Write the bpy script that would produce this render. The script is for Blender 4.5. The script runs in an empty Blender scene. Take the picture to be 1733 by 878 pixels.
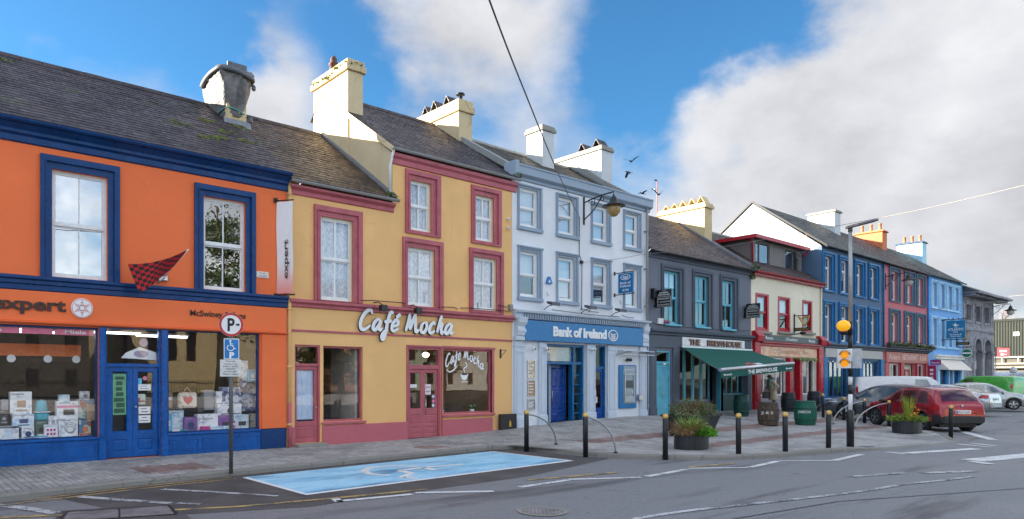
import bpy, bmesh, math, random
from mathutils import Vector, Matrix
random.seed(7)
scene = bpy.context.scene
COL = scene.collection

# ------------------------------------------------------------------ camera
# x runs along the terrace (to the right), y runs away from the street into the houses
# (the facades stand on y = 0), z is up; the footpath along the houses is z = 0
CAM_D, CAM_H, FPX, CX, CY = 16.6, 1.8, 1180.0, 740.0, 640.0
TH = math.atan(1460 / 1180)
SN, CS = math.sin(TH), math.cos(TH)
cam = bpy.data.cameras.new("camera")
cam.sensor_width = 36
cam.lens = 36 * FPX / 1733
cam.shift_x = (866.5 - CX) / 1733
cam.shift_y = (CY - 439) / 1733
cam.clip_end = 3000
cam.clip_start = 0.05
camo = bpy.data.objects.new("camera", cam)
COL.objects.link(camo)
camo.location = (0, -CAM_D, CAM_H)
camo.rotation_euler = (math.pi / 2, 0, -math.atan2(CS, SN))
scene.camera = camo
scene.view_settings.view_transform = 'Standard'
scene.view_settings.look = 'None'
scene.view_settings.gamma = 1
scene.view_settings.exposure = 3.56
scene.cycles.max_bounces = 7
scene.cycles.diffuse_bounces = 3
scene.cycles.glossy_bounces = 3
scene.cycles.transparent_max_bounces = 10
scene.cycles.transmission_bounces = 3
scene.cycles.caustics_reflective = False
scene.cycles.caustics_refractive = False
scene.cycles.sample_clamp_indirect = 4
scene.cycles.use_denoising = True

# authoring helpers: where the ray of a photograph pixel meets the plane y = Y, or lies at depth t
def fx(px, Y=0.0):
 a = (px - CX) / FPX
 return (CAM_D + Y) / (SN - CS * a) * (CS + SN * a)
def fz(px, py, Y=0.0):
 a = (px - CX) / FPX
 return CAM_H + (CAM_D + Y) / (SN - CS * a) * (CY - py) / FPX
def gp(px, py, z=0.0):
 a = (px - CX) / FPX
 t = (CAM_H - z) / (py - CY) * FPX
 return (t * (CS + SN * a), t * (SN - CS * a) - CAM_D)
def pt(px, py, t):
 a = (px - CX) / FPX
 return Vector((t * (CS + SN * a), t * (SN - CS * a) - CAM_D, CAM_H + t * (CY - py) / FPX))
def vdir(px, py):
 a = (px - CX) / FPX
 return Vector((CS + SN * a, SN - CS * a, (CY - py) / FPX)).normalized()

# ------------------------------------------------------------------ sky and sun
SUN = Vector((-0.64, 0.73, 0.25)).normalized()
sun = bpy.data.lights.new("sun", 'SUN')
sun.energy = 2.0
sun.angle = math.radians(0.55)
sun.color = (1.0, 0.88, 0.70)
suno = bpy.data.objects.new("sun", sun)
COL.objects.link(suno)
suno.rotation_euler = SUN.to_track_quat('Z', 'Y').to_euler()

world = bpy.data.worlds.new("World")
scene.world = world
world.use_nodes = True
wt = world.node_tree
wt.nodes.clear()
def wn(t, **kw):
 n = wt.nodes.new(t)
 for k, v in kw.items():
  setattr(n, k, v)
 return n
def wl(a, b):
 wt.links.new(a, b)
def wmath(op, a, b=None, c=None, clamp=False):
 n = wn('ShaderNodeMath', operation=op, use_clamp=clamp)
 for i, v in enumerate((a, b, c)):
  if v is None: continue
  if isinstance(v, (int, float)): n.inputs[i].default_value = v
  else: wl(v, n.inputs[i])
 return n.outputs[0]
sky = wn('ShaderNodeTexSky', sky_type='NISHITA')
sky.sun_disc = False
sky.sun_elevation = math.asin(SUN.z)
sky.sun_rotation = math.atan2(SUN.x, SUN.y)
sky.altitude = 50
sky.air_density = 1.0
sky.dust_density = 0.4
sky.ozone_density = 3.0
tc = wn('ShaderNodeTexCoord')
hsv = wn('ShaderNodeHueSaturation')
hsv.inputs['Saturation'].default_value = 1.0
hsv.inputs['Value'].default_value = 1.0
wl(sky.outputs[0], hsv.inputs['Color'])
def wnoise(scale, detail, rough, vec, dim='3D'):
 n = wn('ShaderNodeTexNoise')
 n.inputs['Scale'].default_value = scale
 n.inputs['Detail'].default_value = detail
 n.inputs['Roughness'].default_value = rough
 wl(vec, n.inputs['Vector'])
 return n
# flatten the vertical a little so that clouds are wider than tall
mp = wn('ShaderNodeMapping')
mp.inputs['Scale'].default_value = (1, 1, 1.5)
wl(tc.outputs['Generated'], mp.inputs['Vector'])
n1 = wnoise(4.2, 9, 0.56, mp.outputs[0])
n2 = wnoise(2.1, 5, 0.5, mp.outputs[0])
n3 = wnoise(1.6, 4, 0.5, mp.outputs[0])
base = wmath('MULTIPLY_ADD', n1.outputs['Fac'], 1.0, wmath('MULTIPLY_ADD', n2.outputs['Fac'], .55, -.21))
# the cloud masses and the gaps seen from the street, as soft regions of the sky
wv = wn('ShaderNodeVectorMath', operation='SCALE')
wl(n1.outputs['Color'], wv.inputs[0]); wv.inputs['Scale'].default_value = 0.22
wa = wn('ShaderNodeVectorMath', operation='ADD')
wl(tc.outputs['Generated'], wa.inputs[0]); wl(wv.outputs[0], wa.inputs[1])
OFF3 = Vector((0.11, 0.11, 0.11))
def regions(lst):
 tot = None
 for px, py, r, w in lst:
  d = wn('ShaderNodeVectorMath', operation='DISTANCE')
  wl(wa.outputs[0], d.inputs[0]); d.inputs[1].default_value = vdir(px, py) + OFF3
  q = wmath('DIVIDE', d.outputs['Value'], r)
  e = wmath('EXPONENT', wmath('MULTIPLY', wmath('MULTIPLY', q, q), -1.0))
  tot = wmath('MULTIPLY', e, w) if tot is None else wmath('MULTIPLY_ADD', e, w, tot)
 return tot
tot = regions([  # px, py, radius, weight
 (60, 130, .10, .16), (190, 150, .07, .10), (280, 55, .05, .06), (440, 120, .085, .24), (480, 200, .06, .14), (170, 45, .13, -.28),
 (560, 60, .06, -.30), (40, 20, .12, -.22), (340, 10, .07, -.20), (575, 160, .04, -.14), (340, 130, .05, -.14),
 (700, 70, .10, .16), (850, 110, .13, .20), (980, 50, .07, .14), (900, 230, .12, .06), (1130, 110, .09, -.36),
 (1080, 215, .09, -.12), (1215, 60, .10, -.40), (1130, 20, .09, -.26), (1410, 180, .10, .12), (1500, 60, .16, .15),
 (1450, 230, .20, .20), (1650, 200, .22, .20), (1330, 95, .05, -.16), (1560, 130, .05, -.10), (1250, 290, .12, .12), (1690, 420, .12, .18), (1100, 330, .1, .08)])
view_dim = wmath('MINIMUM', regions([(430, 130, .16, 1.1), (740, 100, .20, 1.2), (90, 135, .18, 1.1), (950, 250, .18, .9), (1330, 190, .20, .9), (1560, 150, .26, .9), (1690, 380, .2, .7)]), 1.0)  # added mask that dims the clouds in view, independent of their density
dens = wmath('ADD', base, tot)
cov = wn('ShaderNodeMapRange', interpolation_type='SMOOTHSTEP')
wl(dens, cov.inputs['Value'])
cov.inputs['From Min'].default_value = 0.38
cov.inputs['From Max'].default_value = 0.86
# cloud tone varies between white and grey by noise
gry = wn('ShaderNodeMapRange')
n4 = wnoise(6.5, 7, 0.6, mp.outputs[0])
gsum = wmath('ADD', wmath('MULTIPLY', n3.outputs['Fac'], 1.3), wmath('MULTIPLY_ADD', n4.outputs['Fac'], 2.5, -1.9))
wl(gsum, gry.inputs['Value'])
gry.inputs['From Min'].default_value = -.75
gry.inputs['From Max'].default_value = 1.0
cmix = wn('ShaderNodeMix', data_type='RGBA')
# clouds in view are dimmed to grey; unseen sky stays brighter to light the facades
share = wmath('MULTIPLY', wmath('SUBTRACT', 1.0, gry.outputs[0]), wmath('MULTIPLY_ADD', view_dim, -.875, 1.0))
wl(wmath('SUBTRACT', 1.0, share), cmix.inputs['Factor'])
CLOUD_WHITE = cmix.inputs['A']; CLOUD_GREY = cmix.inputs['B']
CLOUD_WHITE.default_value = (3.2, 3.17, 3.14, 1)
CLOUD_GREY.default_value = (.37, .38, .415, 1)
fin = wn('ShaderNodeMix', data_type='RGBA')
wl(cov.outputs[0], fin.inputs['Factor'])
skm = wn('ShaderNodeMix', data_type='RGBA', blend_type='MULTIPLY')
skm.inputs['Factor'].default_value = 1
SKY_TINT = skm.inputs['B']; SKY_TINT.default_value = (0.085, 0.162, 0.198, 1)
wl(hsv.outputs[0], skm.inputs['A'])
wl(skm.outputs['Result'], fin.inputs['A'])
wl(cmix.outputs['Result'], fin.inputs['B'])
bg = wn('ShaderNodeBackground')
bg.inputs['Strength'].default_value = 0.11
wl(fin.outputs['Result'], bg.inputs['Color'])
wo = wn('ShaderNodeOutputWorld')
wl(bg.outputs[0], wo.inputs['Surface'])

# ------------------------------------------------------------------ mesh helpers
OFFS = {}
def off_of(o):
 return OFFS.get(o.name, Vector((0, 0, 0))) if o else Vector((0, 0, 0))

class MB:
 def __init__(s):
  s.v, s.f, s.m, s.sm = [], [], [], []
 def face(s, pts, m=0, sm=False):
  i = len(s.v)
  s.v.extend(tuple(p) for p in pts)
  s.f.append(tuple(range(i, i + len(pts)))); s.m.append(m); s.sm.append(sm)
  return s
 def raw(s, verts, faces, m=0, sm=False):
  i = len(s.v)
  s.v.extend(tuple(p) for p in verts)
  for f in faces:
   s.f.append(tuple(i + k for k in f)); s.m.append(m); s.sm.append(sm)
  return s
 def box(s, x0, x1, y0, y1, z0, z1, m=0):
  if x1 < x0: x0, x1 = x1, x0
  if y1 < y0: y0, y1 = y1, y0
  if z1 < z0: z0, z1 = z1, z0
  v = [(x0,y0,z0),(x1,y0,z0),(x1,y1,z0),(x0,y1,z0),(x0,y0,z1),(x1,y0,z1),(x1,y1,z1),(x0,y1,z1)]
  return s.raw(v, [(0,3,2,1),(4,5,6,7),(0,1,5,4),(1,2,6,5),(2,3,7,6),(3,0,4,7)], m)
 def bbox(s, x0, x1, y0, y1, z0, z1, b=0.01, m=0):
  # box with a chamfer on all twelve edges
  if x1 < x0: x0, x1 = x1, x0
  if y1 < y0: y0, y1 = y1, y0
  if z1 < z0: z0, z1 = z1, z0
  b = min(b, (x1-x0)*.45, (y1-y0)*.45, (z1-z0)*.45)
  c = [(x0,x1),(y0,y1),(z0,z1)]
  idx = {}; V = []
  for i in (0,1):
   for j in (0,1):
    for k in (0,1):
     p = [c[0][i], c[1][j], c[2][k]]
     sg = [1 if q == 0 else -1 for q in (i,j,k)]
     for ax in range(3):
      q = [p[n] + (0 if n == ax else sg[n]*b) for n in range(3)]
      idx[(i,j,k,ax)] = len(V); V.append(q)
  F = []
  def g(i,j,k,ax): return idx[(i,j,k,ax)]
  F += [(g(0,0,0,0),g(0,0,1,0),g(0,1,1,0),g(0,1,0,0)), (g(1,0,0,0),g(1,1,0,0),g(1,1,1,0),g(1,0,1,0)),
   (g(0,0,0,1),g(1,0,0,1),g(1,0,1,1),g(0,0,1,1)), (g(0,1,0,1),g(0,1,1,1),g(1,1,1,1),g(1,1,0,1)),
   (g(0,0,0,2),g(0,1,0,2),g(1,1,0,2),g(1,0,0,2)), (g(0,0,1,2),g(1,0,1,2),g(1,1,1,2),g(0,1,1,2))]
  for j in (0,1):
   for k in (0,1):
    F.append((g(0,j,k,1),g(1,j,k,1),g(1,j,k,2),g(0,j,k,2)))
  for i in (0,1):
   for k in (0,1):
    F.append((g(i,0,k,0),g(i,1,k,0),g(i,1,k,2),g(i,0,k,2)))
  for i in (0,1):
   for j in (0,1):
    F.append((g(i,j,0,0),g(i,j,1,0),g(i,j,1,1),g(i,j,0,1)))
  for i in (0,1):
   for j in (0,1):
    for k in (0,1):
     F.append((g(i,j,k,0),g(i,j,k,1),g(i,j,k,2)))
  return s.raw(V, F, m)
 def ring(s, x0, x1, z0, z1, w, y0, y1, m=0, bottom=True, wt=None, wb=None):
  # a frame lying in the facade plane, butt jointed
  wt = w if wt is None else wt; wb = w if wb is None else wb
  s.box(x0, x1, y0, y1, z1 - wt, z1, m)
  zb = z0
  if bottom:
   s.box(x0, x1, y0, y1, z0, z0 + wb, m); zb = z0 + wb
  s.box(x0, x0 + w, y0, y1, zb, z1 - wt, m)
  s.box(x1 - w, x1, y0, y1, zb, z1 - wt, m)
  return s
 def prism(s, poly, axis, a0, a1, m=0, sm=False):
  # poly is a list of 2D points; axis 'x': (y,z), 'y': (x,z), 'z': (x,y)
  def P(p, a):
   return {'x': (a, p[0], p[1]), 'y': (p[0], a, p[1]), 'z': (p[0], p[1], a)}[axis]
  n = len(poly)
  V = [P(p, a0) for p in poly] + [P(p, a1) for p in poly]
  F = [tuple(range(n)), tuple(range(2*n - 1, n - 1, -1))]
  i = len(s.v); s.v.extend(V)
  for f in F:
   s.f.append(tuple(i + k for k in f)); s.m.append(m); s.sm.append(False)
  for k in range(n):
   k2 = (k + 1) % n
   s.f.append((i + k, i + n + k, i + n + k2, i + k2)); s.m.append(m); s.sm.append(sm)
  return s
 def tube(s, pts, r, n=8, m=0, caps=True):
  pts = [Vector(p) for p in pts]
  rs = r if isinstance(r, (list, tuple)) else [r] * len(pts)
  V = []
  up = Vector((0.13, 0.21, 0.97)).normalized()
  for i, p in enumerate(pts):
   d = (pts[min(i+1, len(pts)-1)] - pts[max(i-1, 0)])
   d = d.normalized() if d.length > 1e-9 else Vector((0,0,1))
   a = d.cross(up)
   if a.length < 0.05: a = d.cross(Vector((1,0,0)))
   a.normalize(); b = d.cross(a).normalized()
   for k in range(n):
    t = 2*math.pi*k/n
    V.append(p + (a*math.cos(t) + b*math.sin(t))*rs[i])
  F = []
  for i in range(len(pts)-1):
   for k in range(n):
    k2 = (k+1) % n
    F.append((i*n+k, i*n+k2, (i+1)*n+k2, (i+1)*n+k))
  s.raw(V, F, m, True)
  if caps:
   j = len(s.v) - len(V)
   s.f.append(tuple(j + k for k in range(n-1, -1, -1))); s.m.append(m); s.sm.append(False)
   j2 = j + (len(pts)-1)*n
   s.f.append(tuple(j2 + k for k in range(n))); s.m.append(m); s.sm.append(False)
  return s
 def lathe(s, prof, c=(0,0,0), n=20, m=0, sm=True, sx=1.0, sy=1.0, caps=True, axis='z'):
  V = []
  for r, z in prof:
   for k in range(n):
    t = 2*math.pi*k/n
    p = (r*math.cos(t)*sx, r*math.sin(t)*sy, z)
    if axis == 'y': p = (p[0], z, p[1])
    elif axis == 'x': p = (z, p[0], p[1])
    V.append((c[0]+p[0], c[1]+p[1], c[2]+p[2]))
  F = []
  for i in range(len(prof)-1):
   for k in range(n):
    k2 = (k+1) % n
    F.append((i*n+k, i*n+k2, (i+1)*n+k2, (i+1)*n+k))
  s.raw(V, F, m, sm)
  if caps:
   j = len(s.v) - len(V)
   if prof[0][0] > 1e-6:
    s.f.append(tuple(j + k for k in range(n-1, -1, -1))); s.m.append(m); s.sm.append(False)
   if prof[-1][0] > 1e-6:
    j2 = j + (len(prof)-1)*n
    s.f.append(tuple(j2 + k for k in range(n))); s.m.append(m); s.sm.append(False)
  return s
 def grid(s, P, m=0, sm=True):
  # P: rows of points
  R, Cn = len(P), len(P[0])
  V = [p for row in P for p in row]
  F = [(i*Cn+j, i*Cn+j+1, (i+1)*Cn+j+1, (i+1)*Cn+j) for i in range(R-1) for j in range(Cn-1)]
  return s.raw(V, F, m, sm)
 def build(s, name, mats, parent=None, label=None):
  if not isinstance(mats, (list, tuple)): mats = [mats]
  o0 = off_of(parent)
  me = bpy.data.meshes.new(name)
  if o0.length > 0:
   me.from_pydata([(p[0]-o0.x, p[1]-o0.y, p[2]-o0.z) for p in s.v], [], s.f)
  else:
   me.from_pydata(s.v, [], s.f)
  for mt in mats: me.materials.append(mt)
  if len(mats) > 1: me.polygons.foreach_set('material_index', s.m)
  me.polygons.foreach_set('use_smooth', s.sm)
  bm = bmesh.new(); bm.from_mesh(me)
  bmesh.ops.recalc_face_normals(bm, faces=bm.faces[:]); bm.to_mesh(me); bm.free()
  me.update()
  o = bpy.data.objects.new(name, me)
  COL.objects.link(o)
  if parent is not None: o.parent = parent
  OFFS[o.name] = o0.copy()
  if label: o['label'] = label
  return o

def apart(mb, name, mat, parent, axis=0, kind=None):
 """build the separate pieces gathered in mb as one object each (pieces are told apart by gaps along an axis)"""
 par = list(range(len(mb.v)))
 def find(a):
  while par[a] != a: par[a] = par[par[a]]; a = par[a]
  return a
 for f in mb.f:
  for k in f[1:]: par[find(k)] = find(f[0])
 ext = {}
 for i, p in enumerate(mb.v):
  r = find(i); e = ext.setdefault(r, [p[axis], p[axis]]); e[0] = min(e[0], p[axis]); e[1] = max(e[1], p[axis])
 iv = sorted(ext.items(), key=lambda q: q[1][0]); grp = {}; hi = None; g = -1
 for r, (a, b) in iv:
  if hi is None or a > hi + .004: g += 1; hi = b
  grp[r] = g; hi = max(hi, b)
 out = []
 for k in range(g + 1):
  m = MB()
  for f, mi, sm in zip(mb.f, mb.m, mb.sm):
   if grp[find(f[0])] == k: m.face([mb.v[q] for q in f], mi, sm)
  o = m.build(name, mat, parent)
  if any(mb.sm):
   bm = bmesh.new(); bm.from_mesh(o.data); bmesh.ops.remove_doubles(bm, verts=bm.verts[:], dist=.0002); bm.to_mesh(o.data); bm.free()
  out.append(o)
 return out

def tag(o, label, cat, group=None, kind=None):
 if label: o['label'] = label
 if cat: o['category'] = cat
 if group: o['group'] = group
 if kind: o['kind'] = kind
 return o
def thing(name, label, cat, loc=(0,0,0), group=None):
 o = bpy.data.objects.new(name, None)
 o.empty_display_size = 0.2
 COL.objects.link(o)
 o.location = loc
 OFFS[o.name] = Vector(loc)
 return tag(o, label, cat, group)
def kids(o):
 return [c for c in COL.objects if c.parent == o]
def copy_tree(o, parent=None, cache=None):
 c = o.copy(); COL.objects.link(c)
 if parent is not None: c.parent = parent
 for ch in (cache or CH)(o): copy_tree(ch, c, cache)
 return c
def CH(o): return list(o.children)
def copy_thing(o, loc, rotz, label, group=None):
 c = copy_tree(o)
 c.location = loc; c.rotation_euler = (0, 0, rotz)
 c['label'] = label
 if group: c['group'] = group
 return c

# ------------------------------------------------------------------ lettering
def _text_mesh(body, shear=0.0, offset=0.0, spacing=1.0):
 cu = bpy.data.curves.new("t", 'FONT')
 cu.body = body; cu.size = 1.0; cu.shear = shear; cu.offset = offset; cu.space_character = spacing
 cu.resolution_u = 3
 ob = bpy.data.objects.new("t", cu)
 me = ob.to_mesh()
 v = [tuple(p.co) for p in me.vertices]; f = [tuple(p.vertices) for p in me.polygons]
 ob.to_mesh_clear(); bpy.data.objects.remove(ob); bpy.data.curves.remove(cu)
 return v, f
def text_into(mb, body, org, ux, uz, width=None, height=None, depth=0.0, m=0, shear=0.0, offset=0.0, align='l', spacing=1.0):
 """write body starting at org along ux, letters rising along uz; scaled to width and/or height (cap height);
 depth > 0 gives letters a thickness towards the viewer"""
 v, f = _text_mesh(body, shear, offset, spacing)
 if not v: return
 x0 = min(p[0] for p in v); x1 = max(p[0] for p in v); y0 = 0.0; y1 = 0.70
 sx = width / (x1 - x0) if width else None
 sy = height / (y1 - y0) if height else None
 if sx is None: sx = sy
 if sy is None: sy = sx
 ux = Vector(ux).normalized(); uz = Vector(uz).normalized(); nn = ux.cross(uz)  # towards the viewer
 org = Vector(org)
 sh = {'l': 0, 'c': -(x1 - x0) * sx / 2, 'r': -(x1 - x0) * sx}[align]
 P = [org + ux * ((p[0] - x0) * sx + sh) + uz * (p[1] * sy) for p in v]
 if depth <= 0:
  mb.raw(P, f, m); return
 n = len(P)
 Q = [p + nn * depth for p in P]
 from collections import Counter
 ed = Counter()
 for fc in f:
  for i in range(len(fc)):
   a, b = fc[i], fc[(i+1) % len(fc)]
   ed[(min(a,b), max(a,b))] += 1
 F = [tuple(k + n for k in fc) for fc in f]
 F += [(a, b, b + n, a + n) for (a, b), c in ed.items() if c == 1]
 mb.raw(P + Q, F, m)
def letters(parent, body, org, ux, uz, width, height, depth, mat, shear=0.0, offset=0.0, spacing=1.0, edge=None):
 """each letter of a sign as a part of its own; edge = material of the letter's sides"""
 v, f = _text_mesh(body, shear, offset, spacing)
 x0 = min(p[0] for p in v); x1 = max(p[0] for p in v)
 sx = width / (x1 - x0)
 for i, ch in enumerate(body):
  if ch == ' ': continue
  pv, _ = _text_mesh(body[:i+1], shear, offset, spacing)
  cv, _ = _text_mesh(ch, shear, offset, spacing)
  xo = max(p[0] for p in pv) - max(p[0] for p in cv)
  mb = MB()
  cx0 = min(p[0] for p in cv)
  text_into(mb, ch, Vector(org) + Vector(ux).normalized() * ((xo + cx0 - x0) * sx), ux, uz,
    width=(max(p[0] for p in cv) - cx0) * sx, height=height, depth=depth, shear=shear, offset=offset)
  if edge:
   nf = len(_text_mesh(ch, shear, offset, spacing)[1])
   mb.m = [0 if k < nf else 1 for k in range(len(mb.f))]
   mb.build('letter', [mat, edge], parent)
  else:
   mb.build('letter', mat, parent)
def smooth_line(pts, k=6):
 out = []
 n = len(pts)
 for i in range(n - 1):
  p0 = Vector(pts[max(i-1, 0)]); p1 = Vector(pts[i]); p2 = Vector(pts[i+1]); p3 = Vector(pts[min(i+2, n-1)])
  for j in range(k):
   t = j / k
   out.append(0.5 * ((2*p1) + (p2-p0)*t + (2*p0-5*p1+4*p2-p3)*t*t + (3*p1-p0-3*p2+p3)*t**3))
 out.append(Vector(pts[-1]))
 return out
SCRIPT = {
 'C': (.82, [[(.78,.80),(.72,.98),(.50,.97),(.22,.70),(.08,.32),(.16,.04),(.42,.02),(.74,.24)]]),
 'a': (.70, [[(.58,.46),(.40,.56),(.16,.36),(.10,.08),(.26,.02),(.48,.26),(.58,.50),(.50,.14),(.58,.01),(.74,.14)]]),
 'f': (.58, [[(.66,.86),(.58,.98),(.44,.84),(.34,.44),(.24,-.20),(.10,-.46),(.02,-.30),(.16,-.06),(.40,.06)],[(.12,.44),(.62,.52)]]),
 'e': (.62, [[(.10,.22),(.42,.30),(.50,.48),(.34,.57),(.14,.38),(.10,.10),(.26,.0),(.56,.16)]]),
 'é': (.62, [[(.10,.22),(.42,.30),(.50,.48),(.34,.57),(.14,.38),(.10,.10),(.26,.0),(.56,.16)],[(.34,.70),(.62,.90)]]),
 'M': (1.06, [[(.06,.02),(.20,.50),(.26,.96)],[(.26,.96),(.32,.50),(.36,.10)],[(.36,.10),(.52,.60),(.68,.96)],[(.68,.96),(.72,.40),(.80,.02),(1.0,.16)]]),
 'o': (.62, [[(.34,.56),(.14,.40),(.10,.10),(.30,.0),(.50,.22),(.48,.48),(.34,.56)]]),
 'c': (.56, [[(.50,.44),(.38,.56),(.16,.38),(.10,.10),(.26,.0),(.52,.14)]]),
 'h': (.66, [[(.40,.98),(.28,.60),(.12,.02)],[(.14,.14),(.34,.50),(.48,.50),(.44,.20),(.50,.01),(.66,.14)]]),
}
def script_strokes(body):
 x = 0; out = []
 for ch in body:
  if ch == ' ': x += .38; continue
  w, st = SCRIPT[ch]
  out.append((ch, [[(px + x, py) for px, py in q] for q in st])); x += w
 return out, x
RIB = [0.0]
def ribbon(mb, P, nrm, w, depth, m_front=0, m_side=1, taper=True):
 """a brush stroke of half width w through the points P, thickness depth along nrm"""
 nrm = Vector(nrm).normalized()
 L, R = [], []
 n = len(P)
 for i, p in enumerate(P):
  d = (P[min(i+1,n-1)] - P[max(i-1,0)])
  d = d.normalized() if d.length > 1e-9 else Vector((1,0,0))
  s = nrm.cross(d).normalized()
  t = i / (n - 1)
  ww = w * (0.55 + 0.45 * min(1, 5*t, 5*(1-t))) if taper else w
  L.append(p + s*ww); R.append(p - s*ww)
 RIB[0] = (RIB[0] + .0013) % .011
 a = [p + nrm*(depth + RIB[0] + i*4e-5) for i, p in enumerate(L)]; b = [p + nrm*(depth + RIB[0] + i*4e-5) for i, p in enumerate(R)]
 V = L + R + a + b
 for i in range(n-1):
  mb.raw([a[i], a[i+1], b[i+1], b[i]], [(0,1,2,3)], m_front)
  if depth > 0:
   mb.raw([L[i], L[i+1], a[i+1], a[i]], [(0,1,2,3)], m_side)
   mb.raw([R[i], R[i+1], b[i+1], b[i]], [(0,1,2,3)], m_side)
 if depth > 0:
  for i in (0, n-1):
   mb.raw([L[i], R[i], b[i], a[i]], [(0,1,2,3)], m_side)

# ------------------------------------------------------------------ materials
MATS = {}
class NT:
 def __init__(s, name):
  s.mat = bpy.data.materials.new(name); s.mat.use_nodes = True
  s.t = s.mat.node_tree; s.t.nodes.clear()
  s.out = s.n('ShaderNodeOutputMaterial')
 def n(s, typ, **kw):
  q = s.t.nodes.new(typ)
  for k, v in kw.items(): setattr(q, k, v)
  return q
 def l(s, a, b): s.t.links.new(a, b)
 def set(s, node, key, v):
  if hasattr(v, 'is_linked') or isinstance(v, bpy.types.NodeSocket): s.l(v, node.inputs[key])
  else: node.inputs[key].default_value = v
 def coord(s, which='Object', scale=None):
  c = s.n('ShaderNodeTexCoord').outputs[which]
  if scale is None: return c
  m = s.n('ShaderNodeMapping'); m.inputs['Scale'].default_value = scale
  s.l(c, m.inputs['Vector']); return m.outputs[0]
 def world(s, scale=None):
  c = s.n('ShaderNodeNewGeometry').outputs['Position']
  if scale is None: return c
  m = s.n('ShaderNodeMapping'); m.inputs['Scale'].default_value = scale
  s.l(c, m.inputs['Vector']); return m.outputs[0]
 def noise(s, vec, scale, detail=4, rough=.55):
  q = s.n('ShaderNodeTexNoise'); s.l(vec, q.inputs['Vector'])
  q.inputs['Scale'].default_value = scale; q.inputs['Detail'].default_value = detail; q.inputs['Roughness'].default_value = rough
  return q.outputs['Fac']
 def rng(s, v, a, b, c=0., d=1., smooth=True):
  q = s.n('ShaderNodeMapRange'); s.l(v, q.inputs['Value'])
  if smooth: q.interpolation_type = 'SMOOTHSTEP'
  for k, x in zip(('From Min','From Max','To Min','To Max'), (a,b,c,d)): q.inputs[k].default_value = x
  return q.outputs[0]
 def math(s, op, a, b=None):
  q = s.n('ShaderNodeMath', operation=op)
  for i, v in enumerate((a, b)):
   if v is None: continue
   if isinstance(v, (int, float)): q.inputs[i].default_value = v
   else: s.l(v, q.inputs[i])
  return q.outputs[0]
 def mix(s, f, a, b, blend='MIX'):
  q = s.n('ShaderNodeMix', data_type='RGBA', blend_type=blend)
  for k, v in (('Factor', f), ('A', a), ('B', b)):
   if isinstance(v, (int, float)): q.inputs[k].default_value = v
   elif isinstance(v, tuple): q.inputs[k].default_value = (*v[:3], 1)
   else: s.l(v, q.inputs[k])
  return q.outputs['Result']
 def bump(s, h, strength=.2, dist=.01):
  q = s.n('ShaderNodeBump'); q.inputs['Strength'].default_value = strength; q.inputs['Distance'].default_value = dist
  s.l(h, q.inputs['Height']); return q.outputs[0]
 def bsdf(s, color, rough=.6, metal=0., normal=None, spec=.5, coat=0., emit=None, estr=0.):
  q = s.n('ShaderNodeBsdfPrincipled')
  if isinstance(color, tuple): q.inputs['Base Color'].default_value = (*color[:3], 1)
  else: s.l(color, q.inputs['Base Color'])
  if isinstance(rough, (int, float)): q.inputs['Roughness'].default_value = rough
  else: s.l(rough, q.inputs['Roughness'])
  q.inputs['Metallic'].default_value = metal
  q.inputs['Specular IOR Level'].default_value = spec
  q.inputs['Coat Weight'].default_value = coat
  q.inputs['Coat Roughness'].default_value = .03
  if normal is not None: s.l(normal, q.inputs['Normal'])
  if emit:
   q.inputs['Emission Color'].default_value = (*emit, 1); q.inputs['Emission Strength'].default_value = estr
  s.l(q.outputs[0], s.out.inputs['Surface'])
  return s.mat

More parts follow.
